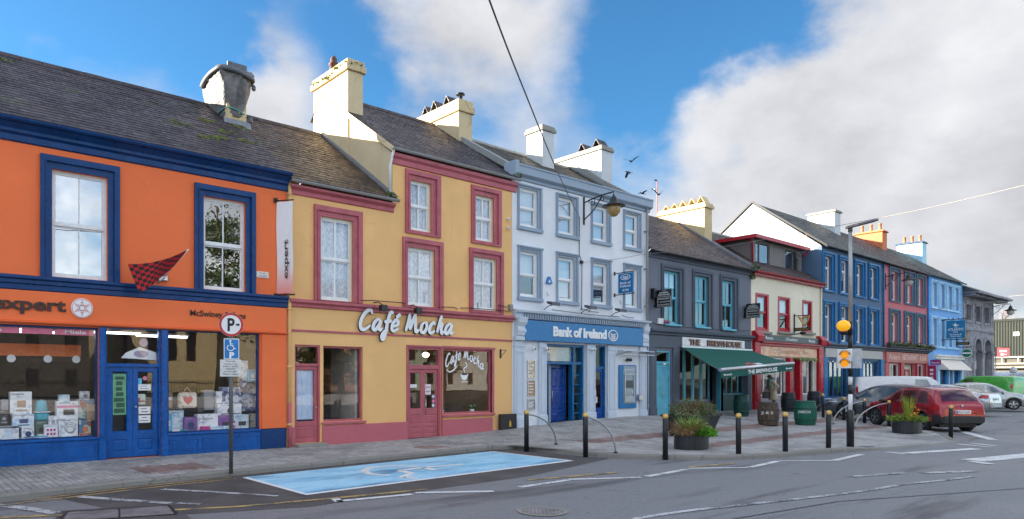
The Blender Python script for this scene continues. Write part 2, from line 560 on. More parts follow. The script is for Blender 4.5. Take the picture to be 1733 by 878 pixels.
def flat(name, c, rough=.6, metal=0., spec=.5, coat=0., var=.12):
 """plain paint, plastic, cloth or metal with slight unevenness"""
 if name in MATS: return MATS[name]
 t = NT(name)
 n = t.noise(t.world(), 9, 3)
 col = t.mix(t.rng(n, .3, .7), tuple(x*(1-var) for x in c), tuple(min(1, x*(1+var*.6)) for x in c))
 MATS[name] = t.bsdf(col, rough, metal, None, spec, coat)
 return MATS[name]
def wallpaint(name, c, dirt=(.10,.09,.07), amount=.5, rough=.75, grain=.25):
 """painted render: broad patchiness, rain streaks, small spots, trowelled grain"""
 if name in MATS: return MATS[name]
 t = NT(name)
 w = t.world()
 big = t.noise(w, .9, 5, .6)
 col = t.mix(t.rng(big, .3, .75), tuple(x*.92 for x in c), tuple(min(1, x*1.06) for x in c))
 streak = t.noise(t.world((3.2, 3.2, .22)), 1.6, 6, .62)
 col = t.mix(t.math('MULTIPLY', t.rng(streak, .56, .80), .62*amount), col, dirt)
 col = t.mix(t.rng(t.noise(w, .33, 3), .4, .6), tuple(x*.93 for x in c), col)
 vd = t.n('ShaderNodeTexVoronoi', feature='DISTANCE_TO_EDGE'); vd.inputs['Scale'].default_value = .55
 va = t.n('ShaderNodeVectorMath', operation='ADD'); vn = t.n('ShaderNodeTexNoise'); vn.inputs['Scale'].default_value = 1.1; vn.inputs['Detail'].default_value = 7
 t.l(w, vn.inputs['Vector']); t.l(w, va.inputs[0]); t.l(vn.outputs['Color'], va.inputs[1]); t.l(va.outputs[0], vd.inputs['Vector'])
 col = t.mix(t.math('MULTIPLY', t.rng(vd.outputs['Distance'], .002, .011, 1, 0), t.math('MULTIPLY', t.rng(big, .46, .6), .45*amount)), col, dirt)
 fine = t.noise(w, 14, 5, .7)
 col = t.mix(t.math('MULTIPLY', t.rng(fine, .62, .78), .5*amount), col, dirt)
 spots = t.noise(w, 5.0, 3, .5)
 col = t.mix(t.math('MULTIPLY', t.rng(spots, .68, .74), .35*amount), col, tuple(min(1, x*1.3+.05) for x in c))
 bm = t.math('ADD', t.math('MULTIPLY', t.noise(w, 60, 3), .5), t.noise(w, 5, 3))
 MATS[name] = t.bsdf(col, rough, 0, t.bump(bm, grain, .012), .3)
 return MATS[name]
def gloss(name, c, rough=.28, dirt=.3):
 """gloss timber paint, brushed and a little dusty"""
 if name in MATS: return MATS[name]
 t = NT(name)
 w = t.world()
 n = t.noise(w, 2.5, 5, .6)
 col = t.mix(t.rng(n, .3, .72), tuple(x*.86 for x in c), tuple(min(1, x*1.1) for x in c))
 d = t.noise(t.world((4, 4, .6)), 3, 5, .65)
 col = t.mix(t.math('MULTIPLY', t.rng(d, .58, .78), .30*dirt), col, (.30, .29, .27))
 r = t.rng(t.noise(w, 6, 3), .3, .7, rough*.8, min(1, rough*1.5))
 MATS[name] = t.bsdf(col, r, 0, t.bump(t.noise(w, 25, 3), .06, .01), .28)
 return MATS[name]
def slate(name, a, b, moss=.0, lichen=.3):
 if name in MATS: return MATS[name]
 t = NT(name)
 w = t.world()
 oi = t.n('ShaderNodeObjectInfo').outputs['Random']
 gi = t.n('ShaderNodeNewGeometry').outputs['Random Per Island']
 r = t.math('FRACT', t.math('ADD', oi, gi))
 col = t.mix(r, a, b)
 col = t.mix(t.rng(t.noise(w, .8, 5, .6), .35, .7), col, tuple(x*.6 for x in a))
 li = t.noise(w, 11, 4, .65)
 col = t.mix(t.math('MULTIPLY', t.rng(li, .63, .72), lichen), col, (.34, .34, .32))
 if moss:
  mo = t.noise(w, 1.1, 7, .68)
  col = t.mix(t.rng(mo, .60-.06*moss, .68-.04*moss, 0, min(1, .9*moss)), col, (.085, .12, .02))
 MATS[name] = t.bsdf(col, t.rng(t.noise(w, 8, 3), .3, .7, .42, .75), 0, t.bump(t.noise(w, 30, 4), .3, .01), .4)
 return MATS[name]
def glass(name, f0=.08, tint=(.93, .96, .95), wob=.02):
 """window pane: see-through with a Fresnel reflection that wavers a little, as float glass does"""
 if name in MATS: return MATS[name]
 t = NT(name)
 tr = t.n('ShaderNodeBsdfTransparent'); tr.inputs[0].default_value = (*tint, 1)
 gl = t.n('ShaderNodeBsdfGlossy'); gl.inputs['Roughness'].default_value = 0.0
 gl.inputs['Color'].default_value = (1, 1, 1, 1)
 b = t.bump(t.noise(t.world(), 1.3, 2), wob, .05)
 t.l(b, gl.inputs['Normal'])
 ge = t.n('ShaderNodeNewGeometry'); dt = t.n('ShaderNodeVectorMath', operation='DOT_PRODUCT')
 t.l(ge.outputs['Incoming'], dt.inputs[0]); t.l(ge.outputs['Normal'], dt.inputs[1])
 p5 = t.math('POWER', t.math('SUBTRACT', 1.0, t.math('ABSOLUTE', dt.outputs['Value'])), 5.0)
 fac = t.math('ADD', t.math('MULTIPLY', p5, 1 - f0), f0)
 mx = t.n('ShaderNodeMixShader')
 t.l(fac, mx.inputs[0]); t.l(tr.outputs[0], mx.inputs[1]); t.l(gl.outputs[0], mx.inputs[2])
 t.l(mx.outputs[0], t.out.inputs['Surface'])
 MATS[name] = t.mat
 return t.mat
def emis(name, c, s):
 if name in MATS: return MATS[name]
 t = NT(name); MATS[name] = t.bsdf(c, .5, emit=c, estr=s); return MATS[name]
def foliage(name, a, b, c2=None):
 if name in MATS: return MATS[name]
 t = NT(name)
 gi = t.n('ShaderNodeNewGeometry').outputs['Random Per Island']
 col = t.mix(gi, a, b)
 if c2:
  col = t.mix(t.rng(t.noise(t.world(), 3, 3), .5, .62), col, c2)
 MATS[name] = t.bsdf(col, .6, 0, None, .25); return MATS[name]

M_ORANGE = wallpaint('orange_render', (.94, .20, .066), (.45,.12,.05), .3)
M_NAVY = gloss('navy_gloss', (.004, .048, .175), .32, .25)
M_BLUEDOOR = gloss('bright_blue_gloss', (.006, .095, .36), .25, .5)
M_OCHRE = wallpaint('ochre_render', (.89, .53, .22), (.42,.26,.11), .4)
M_PINK = gloss('dusky_pink_gloss', (.47, .125, .15), .45, .4)
M_PINKWALL = wallpaint('dusky_pink_render', (.55, .15, .18), (.2,.1,.1), .45)
M_CREAM = wallpaint('old_cream_render', (.64, .50, .29), (.16,.12,.06), .95)
M_BANK = wallpaint('pale_blue_grey_render', (.80, .83, .875), (.36,.37,.39), .35)
M_BANKTRIM = wallpaint('blue_grey_trim', (.33, .41, .51), (.16,.17,.19), .4)
M_BANKSIGN = flat('bank_sign_blue', (.006, .17, .42), .35)
M_BANKDOOR = gloss('bank_door_blue', (.006, .055, .27), .22, .15)
M_BANKFRAME = gloss('bank_frame_blue', (.006, .12, .30), .25, .2)
M_WHITECHIM = wallpaint('white_chimney_render', (.60, .63, .66), (.2,.2,.2), .6)
M_GREYWALL = wallpaint('slate_grey_render', (.155, .175, .22), (.07,.07,.08), .35)
M_GREYTRIM = wallpaint('slate_grey_trim', (.105, .125, .16), (.05,.05,.06), .3)
M_TURQ = gloss('turquoise_gloss', (.13, .46, .60), .35, .2)
M_TURQD = gloss('teal_gloss', (.07, .26, .33), .35, .2)
M_PUB = wallpaint('pale_cream_render', (.80, .74, .58), (.3,.27,.2), .35)
M_RED = gloss('crimson_gloss', (.42, .016, .03), .3, .2)
M_BLUEWALL = wallpaint('steel_blue_render', (.095, .165, .27), (.06,.08,.1), .35)
M_BLUETRIM = gloss('deep_blue_trim', (.02, .15, .36), .4, .3)
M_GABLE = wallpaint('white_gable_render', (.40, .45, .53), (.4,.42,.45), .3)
M_ROSE = wallpaint('rose_render', (.60, .17, .19), (.25,.1,.1), .4)
M_ROSETRIM = wallpaint('blue_grey_surround', (.11, .17, .24), (.06,.07,.08), .3)
M_SKYWALL = wallpaint('sky_blue_render', (.20, .44, .82), (.1,.2,.3), .3)
M_SKYTRIM = gloss('pale_sky_trim', (.42, .70, .95), .45, .2)
M_SKYDEEP = gloss('deep_sky_trim', (.02, .25, .70), .4, .2)
M_WHITE = gloss('white_gloss', (.80, .80, .80), .35, .4)
M_PVC = flat('white_window_frame', (.80, .81, .82), .35, var=.05)
M_GREYPVC = flat('grey_dormer_cladding', (.16, .14, .14), .6)
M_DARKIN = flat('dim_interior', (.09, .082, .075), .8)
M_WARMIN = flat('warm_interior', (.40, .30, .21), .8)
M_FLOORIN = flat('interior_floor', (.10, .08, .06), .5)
def mat_lace():
 t = NT('net_curtain'); w = t.world()
 n = t.noise(t.world((1,1,.5)), 22, 3, .6)
 return t.bsdf(t.mix(t.rng(n, .42, .6), (.80,.82,.85), (.58,.61,.66)), .9)
M_CURT = mat_lace()
M_BLIND = flat('roller_blind', (.78, .79, .79), .8, var=.04)
M_GLASS = glass('window_glass', .09, (.98,.985,.985))
M_GLASS2 = glass('sash_glass', .20, (.90,.93,.95), .03)
M_GLASSB = glass('bright_sash_glass', .42, (.90,.93,.95), .02)
M_GLASSD = glass('shop_glass', .055, (.985,.99,.99), .012)
M_CARGLASS = glass('car_glass', .10, (.5,.55,.56), .0)
M_SLATE_O = slate('slate_purple', (.034,.027,.036), (.085,.064,.076), .35, .35)
M_SLATE_C = slate('slate_brown', (.048,.030,.023), (.125,.077,.055), .45, .35)
M_SLATE_T = slate('slate_violet', (.036,.028,.036), (.088,.066,.072), .15, .3)
M_SLATE_B = slate('slate_olive', (.04,.036,.028), (.085,.07,.05), .3, .25)
M_SLATE_H = slate('slate_plum', (.050,.034,.036), (.10,.068,.066), .1, .3)
M_SLATE_G = slate('slate_mossy', (.05,.058,.066), (.09,.10,.11), .95, .4)
M_LEAD = flat('lead_flashing', (.22, .24, .27), .5, .3)
M_GUTTER = wallpaint('weathered_gutter', (.30, .31, .31), (.09,.09,.07), 1.0, .6)
M_BLACKIRON = flat('black_ironwork', (.014, .015, .018), .45, .3)
M_BLACK = flat('black_paint', (.012, .013, .016), .35)
M_STEEL = flat('brushed_steel', (.55, .56, .58), .32, .9)
M_GOLD = flat('gold_band', (.62, .40, .12), .35, .6)
M_TERRA = flat('terracotta', (.42, .17, .07), .75)
M_CONC = wallpaint('stained_concrete', (.30, .29, .26), (.08,.08,.06), 1.0, .85)
M_STONE = None
M_RUBBER = flat('tyre_rubber', (.02, .02, .021), .8)
M_ALLOY = flat('alloy_silver', (.50, .51, .53), .3, .8)
M_PLASTIC = flat('black_trim_plastic', (.025, .026, .028), .6)
M_WHITEP = flat('white_print', (.85, .85, .86), .5, var=.03)
M_BLACKP = flat('black_print', (.012, .012, .015), .5)
M_BROWNP = flat('dark_brown_print', (.045, .020, .014), .5)
M_TUBE = emis('fluorescent_tube', (.95, .98, 1.0), .9)
M_MOSS = foliage('moss', (.10, .15, .02), (.20, .24, .04))
M_WEED = foliage('gutter_weed', (.05, .09, .02), (.12, .16, .04))

def mat_stone():
 t = NT('grey_ashlar')
 w = t.world()
 gi = t.n('ShaderNodeNewGeometry').outputs['Random Per Island']
 col = t.mix(gi, (.25,.25,.28), (.40,.39,.42))
 col = t.mix(t.rng(t.noise(w, 1.2, 6, .65), .4, .75), col, (.17,.17,.19))
 return t.bsdf(col, .85, 0, t.bump(t.noise(w, 14, 5), .5, .02), .3)
M_STONE = mat_stone()
def mat_asphalt():
 t = NT('asphalt')
 w = t.world()
 fine = t.noise(w, 55, 3, .7)
 vor = t.n('ShaderNodeTexVoronoi'); vor.inputs['Scale'].default_value = 34; t.l(w, vor.inputs['Vector'])
 big = t.noise(w, .22, 6, .6)
 med = t.noise(w, 1.6, 6, .65)
 col = t.mix(t.rng(big, .35, .68), (.088,.092,.102), (.132,.137,.150))
 col = t.mix(t.math('MULTIPLY', t.rng(med, .5, .75), .45), col, (.135,.137,.145))
 col = t.mix(t.math('MULTIPLY', t.rng(vor.outputs['Distance'], .15, .55), .62), col, (.27,.27,.285))
 col = t.mix(t.math('MULTIPLY', t.rng(fine, .55, .8), .55), col, (.03,.03,.034))
 col = t.mix(t.math('MULTIPLY', t.rng(t.noise(w, 4.2, 6, .7), .36, .64), .5), col, (.19,.193,.205))
 # repaired strips and oil: a long seam, darker damp stretches
 st = t.noise(t.world((.16, 1.4, 1)), 1.0, 5, .6)
 col = t.mix(t.math('MULTIPLY', t.rng(st, .52, .70), .7), col, (.045,.043,.045))
 # fine cracks
 v2 = t.n('ShaderNodeTexVoronoi', feature='DISTANCE_TO_EDGE'); v2.inputs['Scale'].default_value = .55
 wv = t.n('ShaderNodeVectorMath', operation='ADD'); t.l(w, wv.inputs[0])
 nn = t.n('ShaderNodeTexNoise'); nn.inputs['Scale'].default_value = 1.8; nn.inputs['Detail'].default_value = 6; t.l(w, nn.inputs['Vector'])
 t.l(nn.outputs['Color'], wv.inputs[1]); t.l(wv.outputs[0], v2.inputs['Vector'])
 cr = t.rng(v2.outputs['Distance'], .004, .014, 1, 0)
 col = t.mix(t.math('MULTIPLY', cr, t.math('MULTIPLY', t.rng(med, .52, .66), .6)), col, (.03,.03,.032))
 rough = t.rng(big, .3, .7, .50, .78)
 h = t.math('ADD', t.math('MULTIPLY', vor.outputs['Distance'], .7), fine)
 return t.bsdf(col, rough, 0, t.bump(h, .55, .008), .45)
M_ASPHALT = mat_asphalt()
def mat_dark_asphalt():
 t = NT('brown_asphalt'); w = t.world()
 col = t.mix(t.rng(t.noise(w, 1.2, 6, .65), .35, .7), (.058,.053,.054), (.098,.090,.090))
 col = t.mix(t.math('MULTIPLY', t.rng(t.noise(w, 70, 3), .58, .75), .6), col, (.16,.15,.15))
 return t.bsdf(col, .75, 0, t.bump(t.noise(w, 60, 3), .5, .008), .4)
M_ASPHALT2 = mat_dark_asphalt()
def mat_roadpaint(name, c, wear=.5):
 t = NT(name); w = t.world()
 n = t.math('ADD', t.math('MULTIPLY', t.noise(w, 26, 5, .72), .55), t.math('MULTIPLY', t.noise(w, 2.6, 5, .65), .45))
 col = t.mix(t.rng(n, .50 - .10*(wear-.5), .60 - .10*(wear-.5)), c, (.085,.087,.095))
 col = t.mix(t.math('MULTIPLY', t.rng(t.noise(w, 5, 5), .5, .75), .4), col, tuple(x*.55 for x in c))
 return t.bsdf(col, .65, 0, t.bump(t.noise(w, 60, 3), .4, .006), .4)
M_RWHITE = mat_roadpaint('worn_white_paint', (.66,.67,.68), .35)
M_RFRESH = mat_roadpaint('fresh_white_paint', (.74,.75,.76), -.3)
M_RWHITE2 = mat_roadpaint('very_worn_white_paint', (.52,.53,.55), .95)
M_RYELLOW = mat_roadpaint('worn_yellow_paint', (.56,.39,.12), .8)
def mat_bay():
 t = NT('blue_bay_paint'); w = t.world()
 n = t.noise(t.world((.5, 1.3, 1)), 1.5, 7, .66)
 col = t.mix(t.rng(n, .32, .62), (.20,.48,.70), (.38,.67,.85))
 col = t.mix(t.math('MULTIPLY', t.rng(t.noise(t.world((.35, 1.2, 1)), 1.1, 6, .6), .50, .70), .85), col, (.02,.13,.27))
 col = t.mix(t.rng(t.noise(w, 22, 5, .7), .60, .68), col, (.03,.06,.09))
 col = t.mix(t.rng(t.noise(w, 7, 4, .7), .70, .74), col, (.05,.06,.07))
 return t.bsdf(col, .6, 0, t.bump(t.noise(w, 60, 3), .4, .006), .4)
M_BAY = mat_bay()
def mat_brick(name, a, b, joint=(.05,.05,.05)):
 t = NT(name); w = t.world()
 oi = t.n('ShaderNodeObjectInfo').outputs['Random']
 gi = t.n('ShaderNodeNewGeometry').outputs['Random Per Island']
 r = t.math('FRACT', t.math('ADD', oi, gi))
 col = t.mix(r, a, b)
 col = t.mix(t.math('MULTIPLY', t.rng(t.noise(w, .7, 6, .62), .42, .68), .65), col, tuple(x*.52 for x in a))
 col = t.mix(t.math('MULTIPLY', t.rng(t.noise(w, 30, 4, .7), .56, .76), .5), col, tuple(x*.45 for x in a))
 col = t.mix(t.math('MULTIPLY', t.rng(t.noise(w, 2.4, 4), .60, .70), .35), col, (.10,.11,.06))
 col = t.mix(t.math('MULTIPLY', t.rng(t.noise(w, 7.5, 2), .69, .72), .6), col, (.045,.043,.042))
 return t.bsdf(col, .8, 0, t.bump(t.noise(w, 45, 3), .35, .006), .35)
M_PAVER = mat_brick('grey_paver', (.31,.305,.30), (.43,.425,.415))
M_PAVER_R = mat_brick('red_paver', (.22,.15,.14), (.31,.22,.20))
M_JOINT = flat('sandy_joint', (.062,.060,.052), .95)
M_KERB = wallpaint('kerb_concrete', (.25,.24,.22), (.07,.07,.055), .9, .85, .4)
M_GROUND = flat('far_ground', (.10, .105, .10), .9)

# ------------------------------------------------------------------ ground, road, footpath
RZ = -0.11
def structure(o): o['kind'] = 'structure'; return o
structure(MB().face([(-1500,-1500,-.2),(1500,-1500,-.2),(1500,1500,-.2),(-1500,1500,-.2)]).build('ground', M_GROUND))
road = structure(MB().face([(-90,-26,RZ),(260,-26,RZ),(260,1.0,RZ),(-90,1.0,RZ)]).build('road', M_ASPHALT))
KERB = [(-90,-4.2),(-2,-4.1),(1.5,-4.0),(3.4,-3.66),(5.4,-3.49),(12.85,-3.05),(13.42,-3.35),(13.5,-4.2),(13.56,-5.2),(13.66,-5.9),
  (14.09,-6.84),(14.6,-7.41),(15.45,-8.25),(17,-8.72),(19,-9.1),(21.3,-9.65),(25.1,-10.35),(28.2,-8.68),(29.45,-7.08),(30.9,-5.63),
  (32.4,-4.3),(33.7,-3.2),(36,-2.7),(100,-2.7)]
def yk(x):
 for (a, b), (c, d) in zip(KERB, KERB[1:]):
  if a <= x <= c: return b + (d-b)*(x-a)/max(1e-6, c-a)
 return -2.7
def sst(t):
 t = max(0., min(1., t)); return t*t*(3-2*t)
def gz(x, y):
 z = .30*sst((x-12)/10)*max(0., min(1., (y+4.2)/4.2))
 z -= .085*sst((x-19.6)/1.6)*sst((-y-7.9)/1.4)*(1-sst((x-25.6)/1.2))
 return z
# bedding sheet under the blocks
mb = MB()
xs = []
x = -40.0
while x < 95:
 xs.append(x); x += .35 if 1 < x < 36 else 2.0
rows = []
for x in xs:
 k = yk(x) + .1
 rows.append([(x, k + (.3-k)*j/12, gz(x, k + (.3-k)*j/12) - .014) for j in range(13)])
mb.grid(rows, 0, False)
def mat_farpave():
 t = NT('paved_footpath'); w = t.world()
 br = t.n('ShaderNodeTexBrick'); t.l(w, br.inputs['Vector'])
 br.inputs['Scale'].default_value = 1; br.inputs['Brick Width'].default_value = .42; br.inputs['Row Height'].default_value = .17
 br.inputs['Color1'].default_value = (.17,.165,.165,1); br.inputs['Color2'].default_value = (.22,.215,.215,1); br.inputs['Mortar'].default_value = (.06,.06,.055,1)
 br.inputs['Mortar Size'].default_value = .012
 return t.bsdf(br.outputs['Color'], .85)
# where the separate blocks stop the bedding takes over at the level of their tops
bedding = mb.build('pavement', M_JOINT); structure(bedding)
mbf = MB()
for xa, xb in ((-40., -3.0), (36.0, 95.)):
 n = 30
 P = []
 for i in range(n+1):
  x = xa + (xb-xa)*i/n; k = yk(x) + .1
  P.append([(x, k + (.25-k)*j/4, gz(x, k + (.25-k)*j/4) + .001) for j in range(5)])
 mbf.grid(P, 0, False)
structure(mbf.build('pavement', mat_farpave()))

BX, BY = .112, .225
def brick_pts(w, l, j, h=.03):
 # a block with a small arris on its top edges, centred on the origin, top at z = 0
 a, b = w/2 - j, l/2 - j
 c = .006
 return ([(-a,-b,-h),(a,-b,-h),(a,b,-h),(-a,b,-h),(-a,-b,-c),(a,-b,-c),(a,b,-c),(-a,b,-c),
   (-a+c,-b+c,0),(a-c,-b+c,0),(a-c,b-c,0),(-a+c,b-c,0)],
   [(8,9,10,11),(4,5,9,8),(5,6,10,9),(6,7,11,10),(7,4,8,11),(0,1,5,4),(1,2,6,5),(2,3,7,6),(3,0,4,7)])
BV, BF = brick_pts(BX, BY, .0055)
rb = random.Random(3)
blocks = []
ci = 0
x = -3.0
while x < 36.2:
 off = (BY/2 if ci % 2 else 0) + rb.uniform(-.03, .03)
 y = -11.0 + off
 lim = max(yk(x - BX/2), yk(x + BX/2)) + .20
 while y < .05:
  if y - BY/2 > lim - .12 or (y + BY/2 > lim):
   y0 = max(y - BY/2, lim - .06); y1 = min(y + BY/2, .02)
   if y1 - y0 > .05:
    red = (x > 15.5 and (-4.35 < y < -3.5 or (-7.0 < y < -6.25 and x > 17))) or (4.0 < x < 5.35 and -2.9 < y < -1.75) or (11.0 < x < 11.7 and -2.6 < y < -1.9)
    blocks.append((x, (y0+y1)/2, (y1-y0)/BY, red))
  y += BY
 x += BX; ci += 1
def depth_of(p): return CS*p[0] + SN*(p[1] + CAM_D)
def in_view(x, y, z):
 t = CS*x + SN*(y + CAM_D); r = SN*x - CS*(y + CAM_D)
 if t < .5: return False
 px = CX + FPX*r/t; py = CY - FPX*(z - CAM_H)/t
 return -10 < px < 1743 and -10 < py < 888
blocks.sort(key=depth_of)
near = [b for b in blocks if in_view(b[0], b[1], 0) and b[2] > .95][:300]
nearset = set(id(b) for b in near)
meshes = {}
for red in (False, True):
 me = bpy.data.meshes.new('brick'); me.from_pydata(BV, [], BF); me.materials.append(M_PAVER_R if red else M_PAVER); meshes[red] = me
for b in near:
 o = bpy.data.objects.new('brick', meshes[b[3]]); COL.objects.link(o); o.parent = bedding
 o.location = (b[0], b[1], gz(b[0], b[1]) + rb.uniform(-.005, .003))
 o.rotation_euler = (rb.uniform(-.012, .012), rb.uniform(-.02, .02), rb.uniform(-.012, .012))
mg, mr = MB(), MB()
for b in blocks:
 if id(b) in nearset: continue
 dz = rb.uniform(-.004, .003)
 zz = gz(b[0], b[1]); gx = (gz(b[0]+.1, b[1]) - gz(b[0]-.1, b[1]))/.2; gy = (gz(b[0], b[1]+.1) - gz(b[0], b[1]-.1))/.2
 (mr if b[3] else mg).raw([(b[0]+p[0], b[1]+p[1]*b[2], zz + gx*p[0] + gy*p[1]*b[2] + p[2] + dz) for p in BV], BF)
o = mg.build('paving_bricks', M_PAVER, bedding); o['kind'] = 'stuff'
o = mr.build('red_paving_bricks', M_PAVER_R, bedding); o['kind'] = 'stuff'

# kerb stones, one by one along the edge
kerb = thing('kerb', None, None); kerb['kind'] = 'structure'
segs = []
for (a, b), (c, d) in zip(KERB[1:-1], KERB[2:]):
 L = math.hypot(c-a, d-b); n = max(1, round(L/.92))
 if a > 60: break
 if c > 34: n = max(1, round(L/2.2))
 for i in range(n):
  segs.append(((a+(c-a)*i/n, b+(d-b)*i/n), (a+(c-a)*(i+1)/n, b+(d-b)*(i+1)/n)))
for (p, q) in segs:
 P, Q = Vector((p[0], p[1], 0)), Vector((q[0], q[1], 0))
 d = (Q-P).normalized(); nrm = Vector((-d.y, d.x, 0))
 P = P + d*.004; Q = Q - d*.004
 m = MB(); rows = []
 jz = rb.uniform(-.004, .004); jn = rb.uniform(-.006, .006)
 for off, top in ((0+jn, None), (.012+jn, -.03), (.035+jn, .0), (.17+jn, .002), (.17+jn, None)):
  r = []
  for K in (P, Q):
   w = K + nrm*off
   z = RZ-.08 if top is None else gz(K.x, K.y+.1) + top + jz
   r.append((w.x, w.y, z))
  rows.append(r)
 m.grid(rows, 0, False)
 m.face([rows[i][0] for i in range(5)]); m.face([rows[i][1] for i in range(5)])
 m.build('kerb_stone', M_KERB, kerb)

# the darker brownish asphalt laid round the parking bay
z1 = RZ + .004
edge = [(x, yk(x)) for x in (2.2, 3.4, 4.4, 5.4, 7, 9, 11, 12.85, 13.38)]
pv = edge + [(13.45,-5.4),(13.6,-6.3),(10,-7.15),(5,-7.35),(2.9,-6.6)]
structure(MB().face([(x, y, z1) for x, y in pv]).build('road_patch', M_ASPHALT2, road))

def ground_line(mb, P, w, z, jag=.0, m=0):
 n = len(P)
 for i in range(n-1):
  a, b = Vector(P[i]), Vector(P[i+1])
  d = (b-a).normalized(); s = Vector((-d.y, d.x))*w/2
  e = d*(w*.3 if 0 < i else 0)
  k = max(1, int((b-a).length/.5))
  for j in range(k):
   p = a + (b-a)*j/k; q = a + (b-a)*(j+1)/k
   mb.face([(p.x-s.x, p.y-s.y, z), (q.x-s.x, q.y-s.y, z), (q.x+s.x, q.y+s.y, z), (p.x+s.x, p.y+s.y, z)], m)
def px_line(mb, pts, w, z): ground_line(mb, [gp(*p, z) for p in pts], w, z)

# disabled bay: blue panel, white border, wheelchair sign
z2, z3 = RZ + .008, RZ + .012
bay = [(5.50,-3.84),(12.52,-3.36),(12.55,-6.02),(5.47,-6.38)]
bay_o = structure(MB().face([(x, y, z2) for x, y in bay]).build('parking_bay', M_BAY, road))
mb = MB()
ground_line(mb, [bay[3], bay[2]], .13, z3)
ground_line(mb, [(5.53,-3.9),(5.51,-6.30)], .10, z3)
ground_line(mb, [(12.48,-3.42),(12.51,-5.95)], .10, z3)
mb.build('bay_border', M_RFRESH, bay_o)
mb = MB()
sym = [[(659,804),(628,801.5),(617,796),(633.5,790.5),(668.6,788),(707,789)], [(676,796),(720,790.5),(784,785)],
 [(716,791),(737,795)], [(676,796),(697,800.6)], [(697,800.6),(680,807.6)], [(680,807.6),(708,809)]]
for i, q in enumerate(sym):
 P = [gp(*p, z3) for p in q]
 if i == 0: P = [(v.x, v.y) for v in smooth_line([(a, b, 0) for a, b in P], 6)]
 ground_line(mb, P, .17, z3)
mb.build('wheelchair_symbol', M_RFRESH, bay_o)

# painted lines
zl = RZ + .009
mb = MB()
for off in (.16, .40):
 ground_line(mb, [(x, yk(x) - off) for x in (-14,-8,-4,-2,0,1.5,2.4,3.4,4.4,5.36)], .065, zl)
for q, w in (([(0,875.5),(200,867),(400,857),(560,843),(723,827.5)], .10), ([(893,812),(960,806.5),(1045,799)], .12), ([(1167,790),(1243,783.7)], .13),
   ([(1578,729.5),(1628,729.5)], .13), ([(1612,735.5),(1645,735.5)], .13), ([(1632,740),(1668,742)], .13)):
 px_line(mb, q, w, zl)
structure(mb.build('yellow_road_marking', M_RYELLOW, road))
mb = MB()
for q, w in (([(575,849),(567,843.5)], .14), ([(570,848),(697,836)], .14), ([(703,833.6),(835,831)], .15), ([(880,824),(962,812)], .14),
   ([(962,811),(1085,807.5)], .14), ([(1094,806),(1163,794)], .15), ([(1165,792.3),(1266,791)], .13), ([(1269,790.5),(1317,780)], .15),
   ([(1319,779.8),(1408,779)], .13), ([(1411,779),(1458,768.5)], .16), ([(1500,764.5),(1533,768)], .2), ([(1535,766.5),(1653,759)], .3),
   ([(1620,751),(1677,756.5)], .2), ([(1644,750),(1686,754)], .2), ([(1628,729.8),(1680,744)], .3),
   ([(1662,707),(1692,707.5)], .14), ([(1674,701),(1712,703)], .14), ([(1642,780),(1678,785)], .25)):
 px_line(mb, q, w, zl)
mb.face([(*gp(x, y, zl), zl) for x, y in ((1625,777),(1668,781),(1800,768),(1800,761))])
structure(mb.build('white_road_marking', M_RWHITE, road))
mb = MB()
for q, w in (([(135,840),(200,845),(290,851)], .16), ([(-20,853),(40,859),(95,868)], .18), ([(275,827.5),(360,832),(470,839)], .12), ([(300,851),(340,853)], .12),
   ([(1071,878),(1120,870),(1174,862.6),(1250,855),(1339,845),(1420,836),(1470,829),(1495,825),(1530,819),(1590,813),(1647,806)], .11),
   ([(1560,800),(1650,797)], .2), ([(1440,806),(1530,800)], .16)):
 px_line(mb, q, w, zl)
structure(mb.build('faded_road_marking', M_RWHITE2, road))

# tarred seams and dug-up strips
mb = MB()
px_line(mb, [(1240,878),(1420,848),(1733,826)], .03, RZ+.006)
structure(mb.build('tar_seam', flat('tar', (.02,.02,.022), .5), road))

# covers in the road
def mat_cover():
 t = NT('chequer_cover'); w = t.world()
 ch = t.n('ShaderNodeTexChecker'); ch.inputs['Scale'].default_value = 26; t.l(w, ch.inputs['Vector'])
 col = t.mix(t.rng(t.noise(w, 5, 5), .3, .7), (.16,.145,.15), (.30,.275,.28))
 col = t.mix(t.math('MULTIPLY', ch.outputs['Fac'], .45), col, (.07,.065,.065))
 return t.bsdf(col, .6, .2, t.bump(ch.outputs['Fac'], .5, .01))
M_COVER = mat_cover()
cov_o = thing('access_cover', 'long rectangular chequer plate cover in the road before the orange shop', 'manhole cover', (*gp(200,866,RZ), RZ))
q = [gp(*p, RZ) for p in ((113,867),(286,856),(299,871),(100,884))]
mb = MB(); mb.face([(x, y, RZ+.010) for x, y in q]); mb.build('plate', M_COVER, cov_o)
mid = [((q[0][0]+q[1][0])/2, (q[0][1]+q[1][1])/2), ((q[2][0]+q[3][0])/2, (q[2][1]+q[3][1])/2)]
mb = MB(); ground_line(mb, q + [q[0]], .05, RZ+.013); ground_line(mb, mid, .025, RZ+.0135); mb.build('frame', M_BLACKIRON, cov_o)
q2 = [gp(*p, RZ) for p in ((103,865),(292,853),(318,873),(330,884),(86,890))]
MB().face([(x, y, RZ+.006) for x, y in q2]).build('asphalt_surround', M_ASPHALT2, cov_o)
c = gp(918, 866, RZ)
man = thing('manhole_cover', 'round iron manhole cover in the open road', 'manhole cover', (c[0], c[1], RZ))
MB().lathe([(0,RZ+.010),(.30,RZ+.010)], (c[0],c[1],0), 24, sm=False, caps=False).build('plate', M_COVER, man)
MB().lathe([(.305,RZ+.012),(.36,RZ+.012)], (c[0],c[1],0), 24, sm=False, caps=False).build('frame', M_CONC, man)
